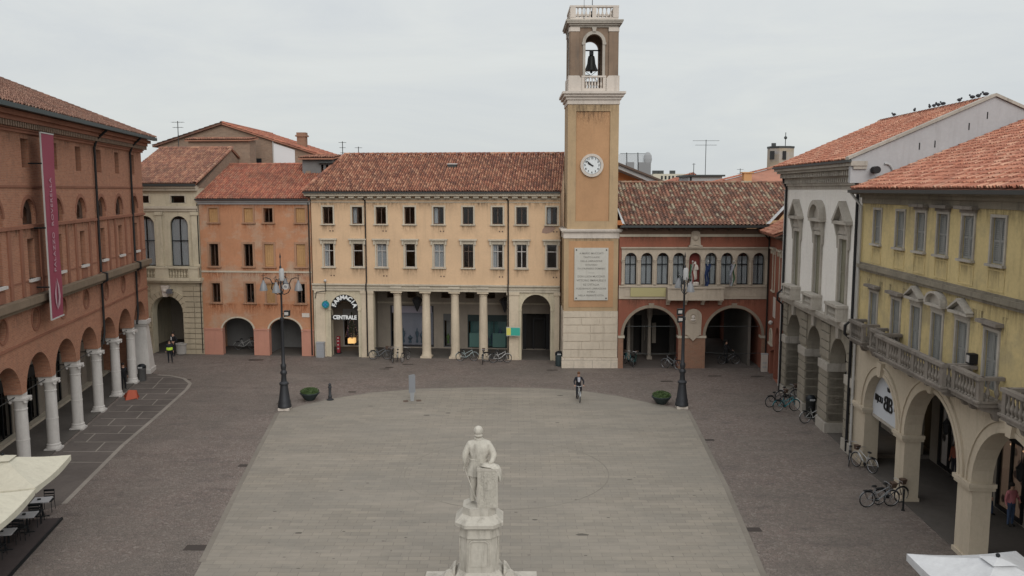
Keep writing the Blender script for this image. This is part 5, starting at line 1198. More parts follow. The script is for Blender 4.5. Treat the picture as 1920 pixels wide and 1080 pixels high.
# ================================================================ houses behind
def P3(px,py,Y): return Vector(atY(px,py,Y))
def px2x(px,py,Y): return atY(px,py,Y)[0]
A=thing('brick_gable_house','old brown brick house with a low gable, rising behind the cream and orange houses','building',(0,78,0),0)
def q(px,py,Y=78): a=atY(px,py,Y); return (a[0],a[2])
ap=q(417,233); lf=q(300,272); rt=q(592,289)
MB().plate([(lf[0],10),(rt[0],10),rt,ap,lf],[],0,.3).build('wall',M['brickold'],A)
a_,b_=q(513,281),q(553,312); MB().plate([(a_[0],b_[1]-2),(q(553,300)[0],b_[1]-2),(q(553,281)[0],q(553,279)[1]-.1),(a_[0],q(513,264)[1]-.2)],[],-.08,0).build('white_wall_patch',flat('white_render',(.62,.63,.64),.8),A)
w_=q(473,297); w2=q(491,316); MB().box(w_[0],w2[0],-.06,.02,w2[1],w_[1]).build('window_pane',M['iron'],A)
for xx in (467,513): x=q(xx,290)[0]; MB().tube([(x,-.1,q(xx,262)[1]),(x,-.1,12)],.06).build('downpipe',M['pipewhite' if xx>500 else 'pipe'],A)
dp=16
for (e,sgn) in ((rt,1),(lf,-1)):
    ex=e[0]+.6*sgn; sl_=(ap[1]-e[1])/abs(e[0]-ap[0]); ez=e[1]-.6*sl_
    pts=[(ex,-.3,ez+.1),(ex,dp,ez+.1),(ap[0],dp,ap[1]+.1),(ap[0],-.3,ap[1]+.1)]
    if sgn<0: pts=[(ex,dp,ez+.1),(ex,-.3,ez+.1),(ap[0],-.3,ap[1]+.1),(ap[0],dp,ap[1]+.1)]
    tile_roof('roof',M['tile_o' if sgn>0 else 'tile_l'],A,pts,tw=.3,tl=.5,caps=((2,3),) if sgn>0 else (),seed=23)
c=P3(567,280,84); 
ch=MB().box(c.x-.42,c.x+.42,5.6,6.4,c.z-1.5,c.z+1.2).box(c.x-.55,c.x+.55,5.5,6.5,c.z+1.2,c.z+1.35).box(c.x-.45,c.x+.45,5.6,6.4,c.z+1.35,c.z+1.6).build('chimney',M['brickpier'],A)
A=thing('low_brick_parapet','low brick attic wall with a tile coping on the ridge of the cream palace','building',(*FR.pt(0,8.2),0),FR.rot)
MB().box(-4.3,1.2,0,1.4,14.5,17.25).build('wall',M['brickold'],A); tile_roof('roof',M['tile_c'],A,[(-4.5,-.3,17.25),(1.4,-.3,17.25),(1.4,1.6,17.5),(-4.5,1.6,17.5)],seed=24)
# orange gabled house behind the tower
A=thing('orange_gable_house','bright orange gabled house with deep grey roof overhang, just right of the tower','building',(0,82,0),0)
def q2(px,py): a=atY(px,py,82); return (a[0],a[2])
ap=q2(1120,306); rt=q2(1262,362)
MB().plate([(ap[0]-6,8),(rt[0],8),rt,ap,(ap[0]-6,ap[1]-2.5)],[],0,.3).build('wall',flat('orange_render',(.50,.20,.08),.9),A)
s0=q2(1120,298); s1=q2(1256,350)
MB().prism([(s0[0],s0[1]+.1),(s1[0],s1[1]-.0),(s1[0],s1[1]+.18),(s0[0],s0[1]+.3)],-2.2,14).build('roof',M['framebrown'],A)
MB().prism([(s0[0],s0[1]-.25),(s1[0]-.3,s1[1]-.35),(s1[0],s1[1]-.0),(s0[0],s0[1]+.09)],-1.9,-.1).build('roof_soffit',M['greywall'],A)
MB().box(s1[0]-.3,s1[0]+.7,-2,-1.4,s1[1]-1.2,s1[1]-.3).build('chimney',M['palecream'],A)
# mesh screen with dish on that roof
A=thing('rooftop_antenna_cage','grey mesh cage with poles, cabinets and a dish on the roof right of the tower','antenna',(0,92,0),0)
def q3(px,py,Y=92): a=atY(px,py,Y); return (a[0],a[2])
m=MB()
for px,py in ((1175,286),(1196,286),(1218,287)): x,z=q3(px,py); m.tube([(x,0,z),(x+.15,0,z-4)],.05)
m.tube([(q3(1163,288)[0],0,q3(1163,288)[1]),(q3(1219,288)[0],0,q3(1219,288)[1])],.03); m.build('pole',M['gutter'],A)
mm,t,b=newmat('wire_mesh'); b.inputs['Base Color'].default_value=(.35,.36,.37,1); b.inputs['Alpha'].default_value=.28
x0,z1=q3(1160,289); x1,z0=q3(1219,330); MB().box(x0,x1,.05,.06,z0,z1).build('mesh_screen',mm,A)
m=MB(); x,z=q3(1190,320); m.box(x-.9,x-.1,-.3,.5,z-1,z+.9); x,z=q3(1209,315); m.box(x-.7,x+.6,-.3,.5,z-1,z+.6); m.build('cabinet',flat('cabinet_mid_grey',(.22,.225,.23),.7),A)
x,z=q3(1214,298); MB().ball((x,-.2,z),.75,12,6,.6,.25,1).build('dish',flat('dish_grey',(.3,.31,.32),.6),A)
A=thing('distant_cream_block','long distant cream block with a row of small windows on the skyline','building',(0,170,0),0)
def qb(px,py,Y): a=atY(px,py,Y); return (a[0],a[2])
x0,z1=qb(1225,326,170); x1,_=qb(1300,326,170); MB().box(x0,x1,0,12,0,z1).build('wall',flat('far_cream',(.50,.47,.38),.9),A)
for i in range(5):
    x,z=qb(1241+i*7,333,170); MB().box(x-.18,x+.18,-.05,0,z-.35,z+.35).build('window',M['iron'],A)
m=MB()
for px in (1232,1243,1265): x,_=qb(px,326,170); m=MB().box(x-.5,x+.5,2,3,z1,z1+.7); m.build('chimney',M['gutter'],A)
def hip_house(name,label,Y,x0px,x1px,eave_py,apex_px,apex_py,mat,wallmat,dep=12,cat='building'):
    A=thing(name,label,cat,(0,Y,0),0); x0,ze=qb(x0px,eave_py,Y); x1,_=qb(x1px,eave_py,Y)
    Y2=Y+dep/2; xa,za=atY(apex_px,apex_py,Y2)[0],atY(apex_px,apex_py,Y2)[2]
    MB().box(x0,x1,0,dep,0,ze).build('wall',wallmat,A)
    xa0,xa1=xa,xa
    e=[(x0-.3,-.3,ze),(x1+.3,-.3,ze),(x1+.3,dep+.3,ze),(x0-.3,dep+.3,ze)]; p=(xa,dep/2,za)
    tile_roof('roof',mat,A,[e[0],e[1],p],tw=.35,tl=.5,seed=30); tile_roof('roof',mat,A,[e[1],e[2],p],tw=.5,tl=1,seed=31); tile_roof('roof',mat,A,[e[3],e[0],p],tw=.5,tl=1,seed=32); tile_roof('roof',mat,A,[e[2],e[3],p],tw=.5,tl=1,seed=33)
    return A
hip_house('red_roof_house','low house with red hipped roof on the skyline, left of the grey roof hut',95,1245,1330,352,1300,324,M['tile_o'],M['orange'])
hip_house('red_roof_house','low house with a red roof seen just right of the grey roof hut',100,1330,1395,352,1350,336,M['tile_o'],M['orange'])
A=thing('grey_roof_hut','flat roofed grey rendered hut with one slit window on the skyline','building',(0,88,0),0)
x0,z1=qb(1291,331,88); x1,_=qb(1354,331,88); MB().box(x0,x1,0,5,8,z1).build('wall',M['greywall'],A); MB().box(x0-.2,x1+.25,-.3,5.2,z1,z1+.18).build('roof',M['gutter'],A); x,z=qb(1295,339,88); MB().box(x-.1,x+.1,-.04,0,z-.4,z+.4).build('window',M['iron'],A)
# big red roof before the octagonal tower
A=thing('tall_red_roof_house','ochre house with red roof and pale eaves between loggia and white palace','building',(0,76,0),0)
x0,z0=qb(1424,350,76); x1=px2x(1600,350,76); zE=qb(1424,344,76)[1]
MB().box(x0,x1,0,16,0,z0+.2).build('wall',flat('ochre_render',(.42,.26,.14),.9),A); MB().box(x0-.6,x1,-.6,0,zE-.5,zE-.2).box(x0-.3,x1,-.3,0,zE-.85,zE-.5).build('eaves',M['greywall'],A)
a=(x0-7.5,-.7,zE-.3); D=10; zr=atY(1535,294,76+D)[2]; xr=atY(1535,294,76+D)[0]
tile_roof('roof',M['tile_o'],A,[(x0-5.5,-.7,zE-.25),(x1,-.7,zE-.25),(x1,D,zr),(xr,D,zr)],tw=.35,tl=.5,caps=((2,3),(3,0)),seed=34)
x,z=qb(1408,336,76); MB().box(x-.35,x+.35,1.0,1.7,z-1.2,z+.55).box(x-.5,x+.5,.9,1.8,z+.55,z+.65).build('chimney',flat('ochre_chimney',(.5,.28,.13),.9),A)
A=thing('octagonal_tower','squat many-sided ochre and grey tower with a flat top on the right skyline','tower',(0,115,0),0)
x0,z1=qb(1441,274,115); x1,_=qb(1487,274,115); cx=(x0+x1)/2; rr=(x1-x0)/2*1.04
MB().lathe([(rr*1.03,0),(rr,10),(rr,z1-.3)],cx,0,8,a0=PI/8).build('wall',plaster('tower_render',(.40,.33,.24),(.25,.22,.19),.6,.2,alt=(.36,.34,.33),altamt=1),A); MB().lathe([(rr*1.04,0),(rr*1.04,.25)],cx,0,8,z1-.3,a0=PI/8).build('roof',M['gutter'],A)
for px in (1449,1471): x,z=qb(px,291,115-rr); MB().box(x-.22,x+.22,-rr-.02,-rr+.6,z-.55,z+.55).build('window',M['black'],A)
MB().tube([(cx+.6,0,z1),(cx+.6,0,z1+1.8)],.05).ball((cx+.6,0,z1+1.1),.22,8,5,1,.3,1).box(cx-1.2,cx-.7,-.2,.2,z1-.1,z1+.4).build('roof_antenna',M['gutter'],A)
# antennas
def antenna(px,py_top,py_base,Y,label,arms=3,wid=.9):
    x,_,zt=atY(px,py_top,Y); zb=atY(px,py_base,Y)[2]-1.5
    S=thing('television_antenna',label,'antenna',(x,Y,zb),0,'antennas on the roofs'); h=zt-zb
    MB().tube([(0,0,0),(0,0,h)],.035).build('mast',M['gutter'],S)
    m=MB()
    for i in range(arms):
        z=h-.1-i*.45; w=wid*(1-.2*i); m.tube([(-w,0,z),(w,0,z)],.02)
        for k in range(5): xx=-w+2*w*k/4; m.tube([(xx,-.25,z),(xx,.25,z)],.012)
    m.build('element',M['gutter'],S)
antenna(333,227,268,76,'thin aerial left of the brick gable on the skyline',2,.5); antenna(642,265,296,76,'branched aerial at the left end of the peach building ridge',3,.3)
antenna(672,275,292,80,'smallest aerial, just right of the branched one above the peach roof',1,.3); antenna(1324,262,330,90,'tallest mast on the skyline with wide cross arms, above the grey roof hut',2,1.35)
antenna(1301,306,328,90,'short plain aerial left of the tall cross-armed mast',1,.15); antenna(1388,316,338,92,'short aerial before the ochre chimney',2,.3)
# birds on the white palace ridge
m=MB(); m.ball((0,0,.12),.13,7,5,1.5,.8,.9).ball((.19,0,.24),.07,6,4).add([(-.15,-.04,.14),(-.15,.04,.14),(-.42,.0,.05)],[(0,1,2),(2,1,0)]).add([(.25,-.015,.24),(.25,.015,.24),(.33,0,.22)],[(0,1,2)])
m.v=[tuple(m.v[i]) for i in range(len(m.v))]
legm=MB().tube([(0,-.03,.03),(0,-.03,-.06)],.008).tube([(0,.03,.03),(0,.03,-.06)],.008)
bm_=flat('pigeon_grey',(.03,.032,.038),.8)
first=None
zR=14.36+.432*6.5
for i,px in enumerate((1676,1714,1742,1750,1758,1767,1797,1821,1832,1846)):
    r=ray(px,220); n=RF.n; o=RF.O+n*5.7; t=(o.x*n.x+o.y*n.y)/(r.x*n.x+r.y*n.y); X,Y=r.x*t,r.y*t
    if first is None:
        first=m.build('pigeon',bm_,smooth=True); tag(first,'','bird','pigeons on the white palace ridge'); o_=legm.build('leg',bm_,None); o_.parent=first; c=first; c.location=(X,Y,zR+.22)
    else: c=dup(first,(X,Y,zR+.22))
    c.rotation_euler=(0,0,random.uniform(0,6.28)); c.scale=(.72,.72,.72); c['label']=['leftmost','second','third','fourth','fifth','sixth','seventh','eighth','ninth','rightmost'][i]+(' dark pigeon' if i in(0,9) else ' dark pigeon from the left')+' on the white palace roof ridge'

# ================================================================ street lamps
def lamp(pt,label,arms,floods):
    S=thing('street_lamp',label,'street lamp',(pt[0],pt[1],0),0,'cast iron street lamps flanking the square')
    MB().lathe([(.46,0),(.46,.14),(.42,.16)],0,0,4,a0=PI/4).build('plinth',M['belstone'],S)
    MB().lathe([(.40,.16),(.40,.30),(.36,.36),(.37,.5),(.33,.6),(.25,1.25),(.22,1.5),(.28,1.55),(.28,1.62),(.17,1.72),(.14,2.1),(.2,2.2),(.2,2.28),(.13,2.4),(.17,2.6),(.17,2.68),(.11,2.8),(.1,3.4),(.085,5.3),(.12,5.35),(.12,5.5),(.06,5.55),(.055,7.0),(.09,7.05),(.05,7.2),(.045,8.4),(.07,8.5),(.03,8.6),(.025,9.0),(.05,9.1),(.005,9.35)],0,0,14).build('post',M['lampiron'],S,smooth=True)
    for k,a in enumerate(arms):
        c,s_=math.cos(a),math.sin(a)
        pts=[(0,6.95),(.2,6.9),(.42,7.0),(.55,7.25),(.5,7.55),(.62,7.8),(.85,7.88),(1.02,7.85),(1.02,7.62)]
        am=MB().tube([(r*c,r*s_,z) for r,z in pts],.028).tube([(r*c,r*s_,z) for r,z in ((0,7.6),(.25,7.55),(.5,7.55))],.02).tube([(1.02*c,1.02*s_,7.85),(1.02*c,1.02*s_,8.1)],.015).tube([(.92*c,.92*s_,8.0),(1.12*c,1.12*s_,8.0)],.012)
        am.tube([(.35*c+.0,.35*s_,7.62),(.35*c,.35*s_,7.9),(.45*c,.45*s_,7.8)],.015)
        o=am.build('lamp_arm',M['iron'],S)
        MB().lathe([(.24,0),(.235,.06),(.15,.38),(.09,.46),(.06,.6)],1.02*c,1.02*s_,12,7.12).build('lamp_shade',flat('milky_lamp_shade',(.20,.205,.215),.35),S,smooth=True)
    MB().lathe([(.13,0),(.15,.1),(.15,.6),(.1,.72)],.06,0,12,7.7).build('siren_box',M['greywall'],S,smooth=True)
    o=MB().arc_band(.28,7.35,.09,.17,-.08,.04,0,2*PI,16).build('loudspeaker',M['frame'],S)
    for fx,fz in floods:
        o=MB().prism([(fx-.16,fz-.18),(fx+.16,fz-.12),(fx+.18,fz+.2),(fx-.14,fz+.2)],-.16,.12).box(min(fx,0),max(fx,0),.0,.04,fz-.02,fz+.02).build('floodlight',M['iron'],S); g=MB().box(fx-.11,fx+.12,-.172,-.16,fz-.06,fz+.12).build('lens',M['frame'],None); g.parent=o
lamp(gnd(534,768),'cast iron street lamp with lamps on all four sides, left of the square',[0,PI,-PI/2,PI/2],[(.3,5.75)])
lamp(gnd(1278,765),'cast iron street lamp with only two lamps, right of the square before the loggia',[-PI/2+.15,PI/2+.15],[(-.25,5.8),(-.22,5.35)])
# planters, bollard, totem, bins
def planter(pt,label,seed):
    S=thing('round_planter',label,'planter',(pt[0],pt[1],0),0,'bowl planters beside the lamps'); S.scale=(.86,.86,.9)
    MB().lathe([(.3,0),(.34,.04),(.55,.3),(.66,.46),(.70,.47),(.70,.53),(.6,.53),(.55,.42)],0,0,20).build('bowl',flat('dark_green_bowl',(.03,.04,.04),.6),S,smooth=True)
    rnd=random.Random(seed); m=MB()
    for i in range(1500):
        a=rnd.uniform(0,2*PI); r=.66*math.sqrt(rnd.random()); z=.5+.30*math.sqrt(max(0,1-(r/.72)**2))*rnd.uniform(.5,1.15); s_=rnd.uniform(.03,.07); p=Vector((r*math.cos(a),r*math.sin(a),z)); d=Vector((rnd.uniform(-1,1),rnd.uniform(-1,1),rnd.uniform(-.3,1)))*s_; e=Vector((rnd.uniform(-1,1),rnd.uniform(-1,1),rnd.uniform(-.3,1)))*s_
        m.add([p,p+d,p+d+e,p+e],[(0,1,2,3)])
    m.ball((0,0,.5),.6,12,6,1,1,.35); m.build('foliage',M['leaf'],S)
planter(gnd(581,750),'dark bowl planter of low plants between the left lamp and the bollard',3); planter(gnd(1240,757),'dark bowl planter of low green plants just left of the right-hand lamp',4)
p=gnd(619,750); S=thing('iron_bollard','slim dark iron bollard right of the left planter','bollard',(*p,0),0)
MB().lathe([(.2,0),(.2,.06),(.12,.1),(.11,.2),(.14,.24),(.09,.3),(.085,.75),(.12,.78),(.12,.84),(.07,.9),(.1,.98),(.02,1.08)],0,0,12).build('bollard_post',M['lampiron'],S,smooth=True); MB().lathe([(.23,0),(.23,.03)],0,0,16).build('foot_plate',M['iron'],S)
p=gnd(773,752); S=thing('information_post','slim grey information panel on a short foot at the edge of the pale paving','sign',(*p,0),R(10))
MB().prism([(-.2,.55),(.2,.55),(.2,1.62),(.12,1.68),(-.2,1.62)],-.06,.06).build('panel',flat('panel_grey',(.20,.21,.225),.5),S); MB().box(-.14,.14,-.07,-.062,.85,1.4).build('notice',flat('notice_grey',(.2,.21,.23),.5),S); MB().prism([(-.1,0),(.1,0),(.14,.55),(-.14,.55)],-.05,.05).build('foot',flat('foot_pale',(.26,.27,.28),.5),S)
MB().box(-.55,-.25,-.2,.2,.0,.02).box(.25,.55,-.2,.2,.0,.02).build('base_plate',M['framebrown'],S)
def bin_(pt,label,h=1.1,c=(.05,.07,.075)):
    S=thing('litter_bin',label,'litter bin',(pt[0],pt[1],0),0,'litter bins')
    MB().lathe([(.24,0),(.26,.05),(.27,h*.7),(.29,h*.72),(.29,h*.78)],0,0,14).build('bin_body',flat('bin_paint',c,.5,.3),S,smooth=True); MB().lathe([(.29,h*.78),(.29,h*.9),(.18,h),(.03,h*1.03)],0,0,14).build('lid',M['iron'],S,smooth=True)
    MB().box(-.14,.14,-.31,-.2,h*.8,h*.88).build('slot',M['greywall'],S)
bin_(gnd(1048,686),'dark litter bin standing at the left foot of the clock tower'); bin_(gnd(1519,783),'tall dark litter bin between the middle piers of the white palace',1.3,(.04,.042,.04)); bin_(gnd(267,714),'grey litter bin beside the corner column of the brick palace',1.15,(.12,.12,.12))
p=gnd(341,664); S=thing('stone_planter','plain concrete tub at the foot of the rusticated arch pier','planter',(*p,0),0)
MB().lathe([(.3,0),(.38,.05),(.42,.75),(.46,.78),(.46,.88),(.36,.88),(.34,.7)],0,0,16).build('tub',M['concrete'],S,smooth=True); MB().lathe([(.35,.7),(.2,.8)],0,0,12).build('soil',M['framebrown'],S)
# red fire posts in the pharmacy
for i,uu in enumerate((10.75,12.55)):
    S=thing('red_display_stand',['slim dark red display stand at the left side of the pharmacy doorway','slim dark red display stand at the right side of the pharmacy doorway'][i],'stand',(*FR.pt(uu,1.2),0),FR.rot,'red stands in the pharmacy doorway')
    MB().box(-.12,.12,-.12,.12,.1,1.4).build('stand_body',flat('dark_red_paint',(.22,.02,.03),.5),S); MB().box(-.18,.18,-.18,.18,0,.1).build('foot',M['iron'],S)
    m=MB(); 
    for z in (.4,.7,1.0,1.25): m.box(-.06,.06,-.16,-.121,z,z+.08)
    m.build('products',M['frame'],S)

# ================================================================ bicycles
def bike(pt,heading,label,col,basket=False,lean=.06,z=0,steer=.0,group='parked bicycles'):
    S=thing('bicycle',label,'bicycle',(pt[0],pt[1],z),heading,group); S.rotation_euler=(lean,0,heading)
    fm=flat('bicycle_paint',col,.35,.2,.5); r=.335
    for x in (-.53,.53):
        t=MB().tube([(x+r*math.cos(a),0,r+.012+r*math.sin(a)) for a in [2*PI*i/22 for i in range(22)]],.02,6,True).build('tyre',M['black'],S)
        s_=MB().tube([(x+(r-.03)*math.cos(a),0,r+.012+(r-.03)*math.sin(a)) for a in [2*PI*i/22 for i in range(22)]],.008,4,True)
        for k in range(10): a=PI*k/5; s_.tube([(x,.015,r+.012),(x+(r-.03)*math.cos(a),0,r+.012+(r-.03)*math.sin(a))],.004,3)
        o=s_.build('spokes',flat('spoke_steel',(.35,.35,.36),.35,.8),None); o.parent=t; t.name='wheel'
    bb=(-.08,0,.3); st=(-.24,0,.78); hd=(.38,0,.86); hl=(.41,0,.68); ra=(-.53,0,.35); fa=(.53,0,.35)
    MB().tube([bb,st],.018).tube([bb,hl],.021).tube([(-.17,0,.58),hd],.017).tube([bb,ra],.012).tube([(-.22,.0,.7),ra],.011).tube([hd,hl,fa],.017).tube([st,(-.27,0,.88)],.014).build('frame',fm,S)
    m=MB()
    for x in (-.53,.53): m.tube([(x+(r+.035)*math.cos(a),0,r+.012+(r+.035)*math.sin(a)) for a in [R(20+150*i/9) for i in range(10)]],.018,5)
    m.build('mudguard',fm,S)
    MB().tube([(.30,-.28,.98),(.34,-.2,1.0),(.38,0,.97),(.34,.2,1.0),(.30,.28,.98)],.013).tube([(.38,0,.97),hd],.015).build('handlebar',flat('bar_steel',(.3,.3,.31),.3,.8),S)
    MB().ball((-.28,0,.91),.1,10,6,1.3,.75,.45).build('saddle',M['black'],S,smooth=True)
    MB().lathe([(.09,-.01),(.09,.01)],0,0,10).build('chainring',M['iron'],S,loc=(-.08,.04,.3)).rotation_euler=(PI/2,0,0)
    MB().tube([(-.08,-.1,.3),(-.08,-.1,.14),(-.08,-.2,.14)],.01).tube([(-.08,.1,.3),(-.08,.1,.46),(-.08,.2,.46)],.01).build('pedals',M['iron'],S)
    if basket: MB().lathe([(.12,0),(.17,.22)],.55,0,4,.82,a0=PI/4).build('basket',M['framebrown'],S)
    MB().box(-.72,-.35,-.07,.07,.72,.735).tube([(-.7,.06,.72),(-.53,.03,.36)],.007,4).tube([(-.7,-.06,.72),(-.53,-.03,.36)],.007,4).build('rack',M['iron'],S)
    return S
W_=(.45,.45,.44); K_=(.03,.03,.035); G_=(.18,.19,.2); TL=(.02,.20,.24)
bike(gnd(713,674),.05,'grey bicycle parked side-on between the left pilaster and first column of the colonnade',G_,True)
bike(gnd(734,678),PI/2+.3,'dark bicycle pointing at the square beside the first column of the colonnade',K_,True)
bike(gnd(745,676),PI/2+.1,'pale bicycle half hidden in front of the first column of the colonnade',W_)
bike(gnd(760,677),PI/2-.3,'black bicycle standing just right of the first column of the colonnade',K_)
bike(gnd(876,677),.05,'white and teal bicycle side-on between the third and fourth columns of the colonnade',(.35,.42,.42))
bike(gnd(905,681),PI/2,'grey bicycle facing the square in front of the fourth column of the colonnade',G_,True)
bike(gnd(925,678),-.1,'dark bicycle with pale bars right of the fourth column of the colonnade',K_); bike(gnd(938,680),.12,'white bicycle parked just left of the pier with the teal sign',W_)
bike(gnd(1178,684),PI/2+.4,'teal bicycle in the left corner of the left loggia arch',TL,True); bike(gnd(1190,686),PI/2-.3,'dark green bicycle beside the teal one in the left loggia arch',(.03,.07,.06),True)
bike(gnd(1259,692),PI/2+.9,'lone bicycle with pale wheels at the right side of the left loggia arch',G_)
bike(gnd(460,656),.1,'white bicycle leaning inside the left arch of the orange house',W_,True)
bike(gnd(1457,762),.35,'black bicycle with a basket, leftmost of the cluster at the white palace',K_,True); bike(gnd(1474,771),.2,'teal framed bicycle in front of the cluster by the white palace',TL); bike(gnd(1476,752),.3,'dark bicycle at the back of the cluster by the first white palace pier',K_,True)
bike(gnd(1526,793),.15,'white framed bicycle leaning by the third pier of the white palace',W_)
bike(gnd(1591,868),1.2,'grey bicycle tucked where the white and yellow palaces meet',G_)
bike(gnd(1619,881),1.9,'pale bicycle seen end-on at the first pier of the yellow palace',W_,True)
bike(gnd(1648,950),.12,'grey bicycle parked before the second pier of the yellow palace',G_,True,z=0); bike(gnd(1668,944),.25,'black bicycle with basket behind the grey one at the second yellow palace pier',K_,True)
S=thing('bike_stand','short dark steel post beside the bicycles at the second yellow palace pier','post',(*gnd(1693,957),0),0); MB().tube([(0,0,0),(0,0,.9)],.04,8).build('post_shaft',M['iron'],S); MB().lathe([(.08,0),(.08,.03)],0,0,10).build('foot_plate',M['iron'],S)

# ================================================================ people
def skinned(name,joints,edges,groups,mats,parent,root=0,sub=1):
    """joints: list of (pos, radius); edges index pairs; groups: material index per edge; returns a single continuous mesh"""
    me=bpy.data.meshes.new('tmp'); me.from_pydata([j[0] for j in joints],edges,[]); 
    o=bpy.data.objects.new('tmp',me); COL.objects.link(o)
    md=o.modifiers.new('s','SKIN'); md.use_smooth_shade=True
    if not me.skin_vertices: 
        pass
    sv=me.skin_vertices[0].data if me.skin_vertices else None
    for i,(p,r) in enumerate(joints):
        rr=r if isinstance(r,tuple) else (r,r)
        sv[i].radius=rr
    sv[root].use_root=True
    sd=o.modifiers.new('d','SUBSURF'); sd.levels=sub; sd.render_levels=sub
    bpy.context.view_layer.update()
    nm=bpy.data.meshes.new_from_object(o.evaluated_get(bpy.context.evaluated_depsgraph_get()))
    bpy.data.objects.remove(o)
    nm.materials.clear()
    for m in mats: nm.materials.append(m)
    seg=[(Vector(joints[a][0]),Vector(joints[b][0])) for a,b in edges]
    for p in nm.polygons:
        c=p.center; best=None
        for g,(a,b) in zip(groups,seg):
            d=b-a; t=max(0,min(1,(c-a).dot(d)/max(1e-9,d.length_squared))); q_=(c-(a+d*t)).length
            if best is None or q_<best[0]: best=(q_,g)
        p.material_index=best[1]; p.use_smooth=True
    nm.name=name; ob=bpy.data.objects.new(name,nm); COL.objects.link(ob); ob.parent=parent; return ob
def person(label,loc,rot,top,legs,shoe=(.02,.02,.02),hair='hairdark',pose=None,z=0,hairlong=False,jacket_long=0,scale=1.0):
    J=dict(pel=((0,0,.95),.135),ch=((0,.0,1.28),.165),ne=((0,0,1.47),.06),hd=((0,-.01,1.58),.085),tp=((0,-.01,1.68),.075),
      lh=((.09,0,.88),.10),lk=((.1,-.02,.5),.066),la=((.1,0,.1),.045),lf=((.11,-.14,.04),.04),
      rh=((-.09,0,.88),.10),rk=((-.1,-.02,.5),.066),ra=((-.1,0,.1),.045),rf=((-.11,-.14,.04),.04),
      ls=((.19,0,1.4),.065),le=((.25,.03,1.13),.05),lw=((.26,-.03,.9),.032),lp=((.265,-.05,.82),.03),
      rs=((-.19,0,1.4),.065),re=((-.25,.03,1.13),.05),rw=((-.26,-.03,.9),.032),rp=((-.265,-.05,.82),.03))
    for k,v in (pose or {}).items(): J[k]=(v,J[k][1])
    names=list(J); idx={n:i for i,n in enumerate(names)}; joints=[J[n] for n in names]
    E_=[('pel','ch',0),('ch','ne',0),('ne','hd',2),('hd','tp',2),('pel','lh',1),('lh','lk',1),('lk','la',1),('la','lf',3),('pel','rh',1),('rh','rk',1),('rk','ra',1),('ra','rf',3),('ch','ls',0),('ls','le',0),('le','lw',0),('lw','lp',2),('ch','rs',0),('rs','re',0),('re','rw',0),('rw','rp',2)]
    edges=[(idx[a],idx[b]) for a,b,_ in E_]; groups=[g for *_,g in E_]
    S=thing('person',label,'person',(loc[0],loc[1],z),rot); S.scale=(scale,)*3
    tm=flat('clothes_top',top,.85); lm_=flat('clothes_legs',legs,.85); sm=flat('shoes',shoe,.6)
    skinned('body',joints,edges,groups,[tm,lm_,M['skin'],sm],S)
    # fingers
    for s_,w,p in ((1,'lw','lp'),(-1,'rw','rp')):
        a=Vector(J[w][0]); b=Vector(J[p][0]); d=(b-a).normalized(); side=Vector((0,1,0)) if abs(d.y)<.7 else Vector((1,0,0)); side=(side-d*side.dot(d)).normalized(); m=MB()
        for k,L in enumerate((.06,.075,.08,.07)):
            o=b+side*(k-1.5)*.017; m.tube([o,o+d*L*.5,o+d*L+Vector((-s_*.012,0,0))],[.009,.008,.006],5)
        m.tube([a+d*.03-side*.02,b-side*.05],[.01,.008],5); m.build('hand',M['skin'],S)
    h=Vector(J['tp'][0]); hm=MB().ball((h.x,h.y+.025,h.z+.0),.105,10,7,.95,1.02,1.0)
    if hairlong: hm.ball((h.x,h.y+.06,h.z-.12),.10,8,6,1.0,.6,1.5)
    hm.build('hair',M[hair],S,smooth=True)
    hh=Vector(J['hd'][0]); fm=MB().ball((hh.x,hh.y-.1,hh.z+.02),.016,6,4).box(hh.x-.04,hh.x-.02,hh.y-.092,hh.y-.08,hh.z+.045,hh.z+.055).box(hh.x+.02,hh.x+.04,hh.y-.092,hh.y-.08,hh.z+.045,hh.z+.055).box(hh.x-.025,hh.x+.025,hh.y-.09,hh.y-.078,hh.z-.025,hh.z-.018); fm.build('face_features',M['framebrown'],S)
    if jacket_long: MB().lathe([(.19,0),(.2,.1),(.17,.4),(.16,.6)],0,0,14,.95-jacket_long,1.1,.8).build('coat',tm,S,smooth=True)
    return S
# cyclist riding toward the camera
c=gnd(1085,751)
bike(c,-PI/2+.05,'pale city bicycle being ridden toward the camera across the paving',(.40,.42,.43),lean=0,group='bicycles in use')
S=person('person in a dark jacket and light scarf riding the pale bicycle toward the camera',c,.05,(.015,.016,.022),(.012,.013,.018),hair='hairbrown',
 pose=dict(pel=(0,.27,1.0),ch=(0,.16,1.32),ne=(0,.1,1.50),hd=(0,.06,1.61),tp=(0,.06,1.71),lh=(.08,.22,.96),lk=(.13,-.12,.80),la=(.12,.06,.46),lf=(.12,-.07,.42),rh=(-.08,.22,.96),rk=(-.12,-.08,.55),ra=(-.11,.08,.18),rf=(-.11,-.05,.12),
 ls=(.18,.12,1.43),le=(.3,.0,1.2),lw=(.26,-.25,1.03),lp=(.27,-.31,1.01),rs=(-.18,.12,1.43),re=(-.3,.0,1.2),rw=(-.26,-.25,1.03),rp=(-.27,-.31,1.01)))
MB().prism([(-.06,1.2),(.02,1.15),(.09,1.28),(.08,1.46),(-.08,1.46)],-.045,.02).build('scarf',flat('pale_scarf',(.4,.4,.44),.9),S)
p=gnd(319,680); S=person('person in dark uniform with a bright yellow-green band at the waist, by the rusticated arch',p,.4,(.02,.022,.028),(.015,.016,.022),pose=dict(lk=(.13,-.02,.5),la=(.16,0,.1),lf=(.18,-.14,.04)))
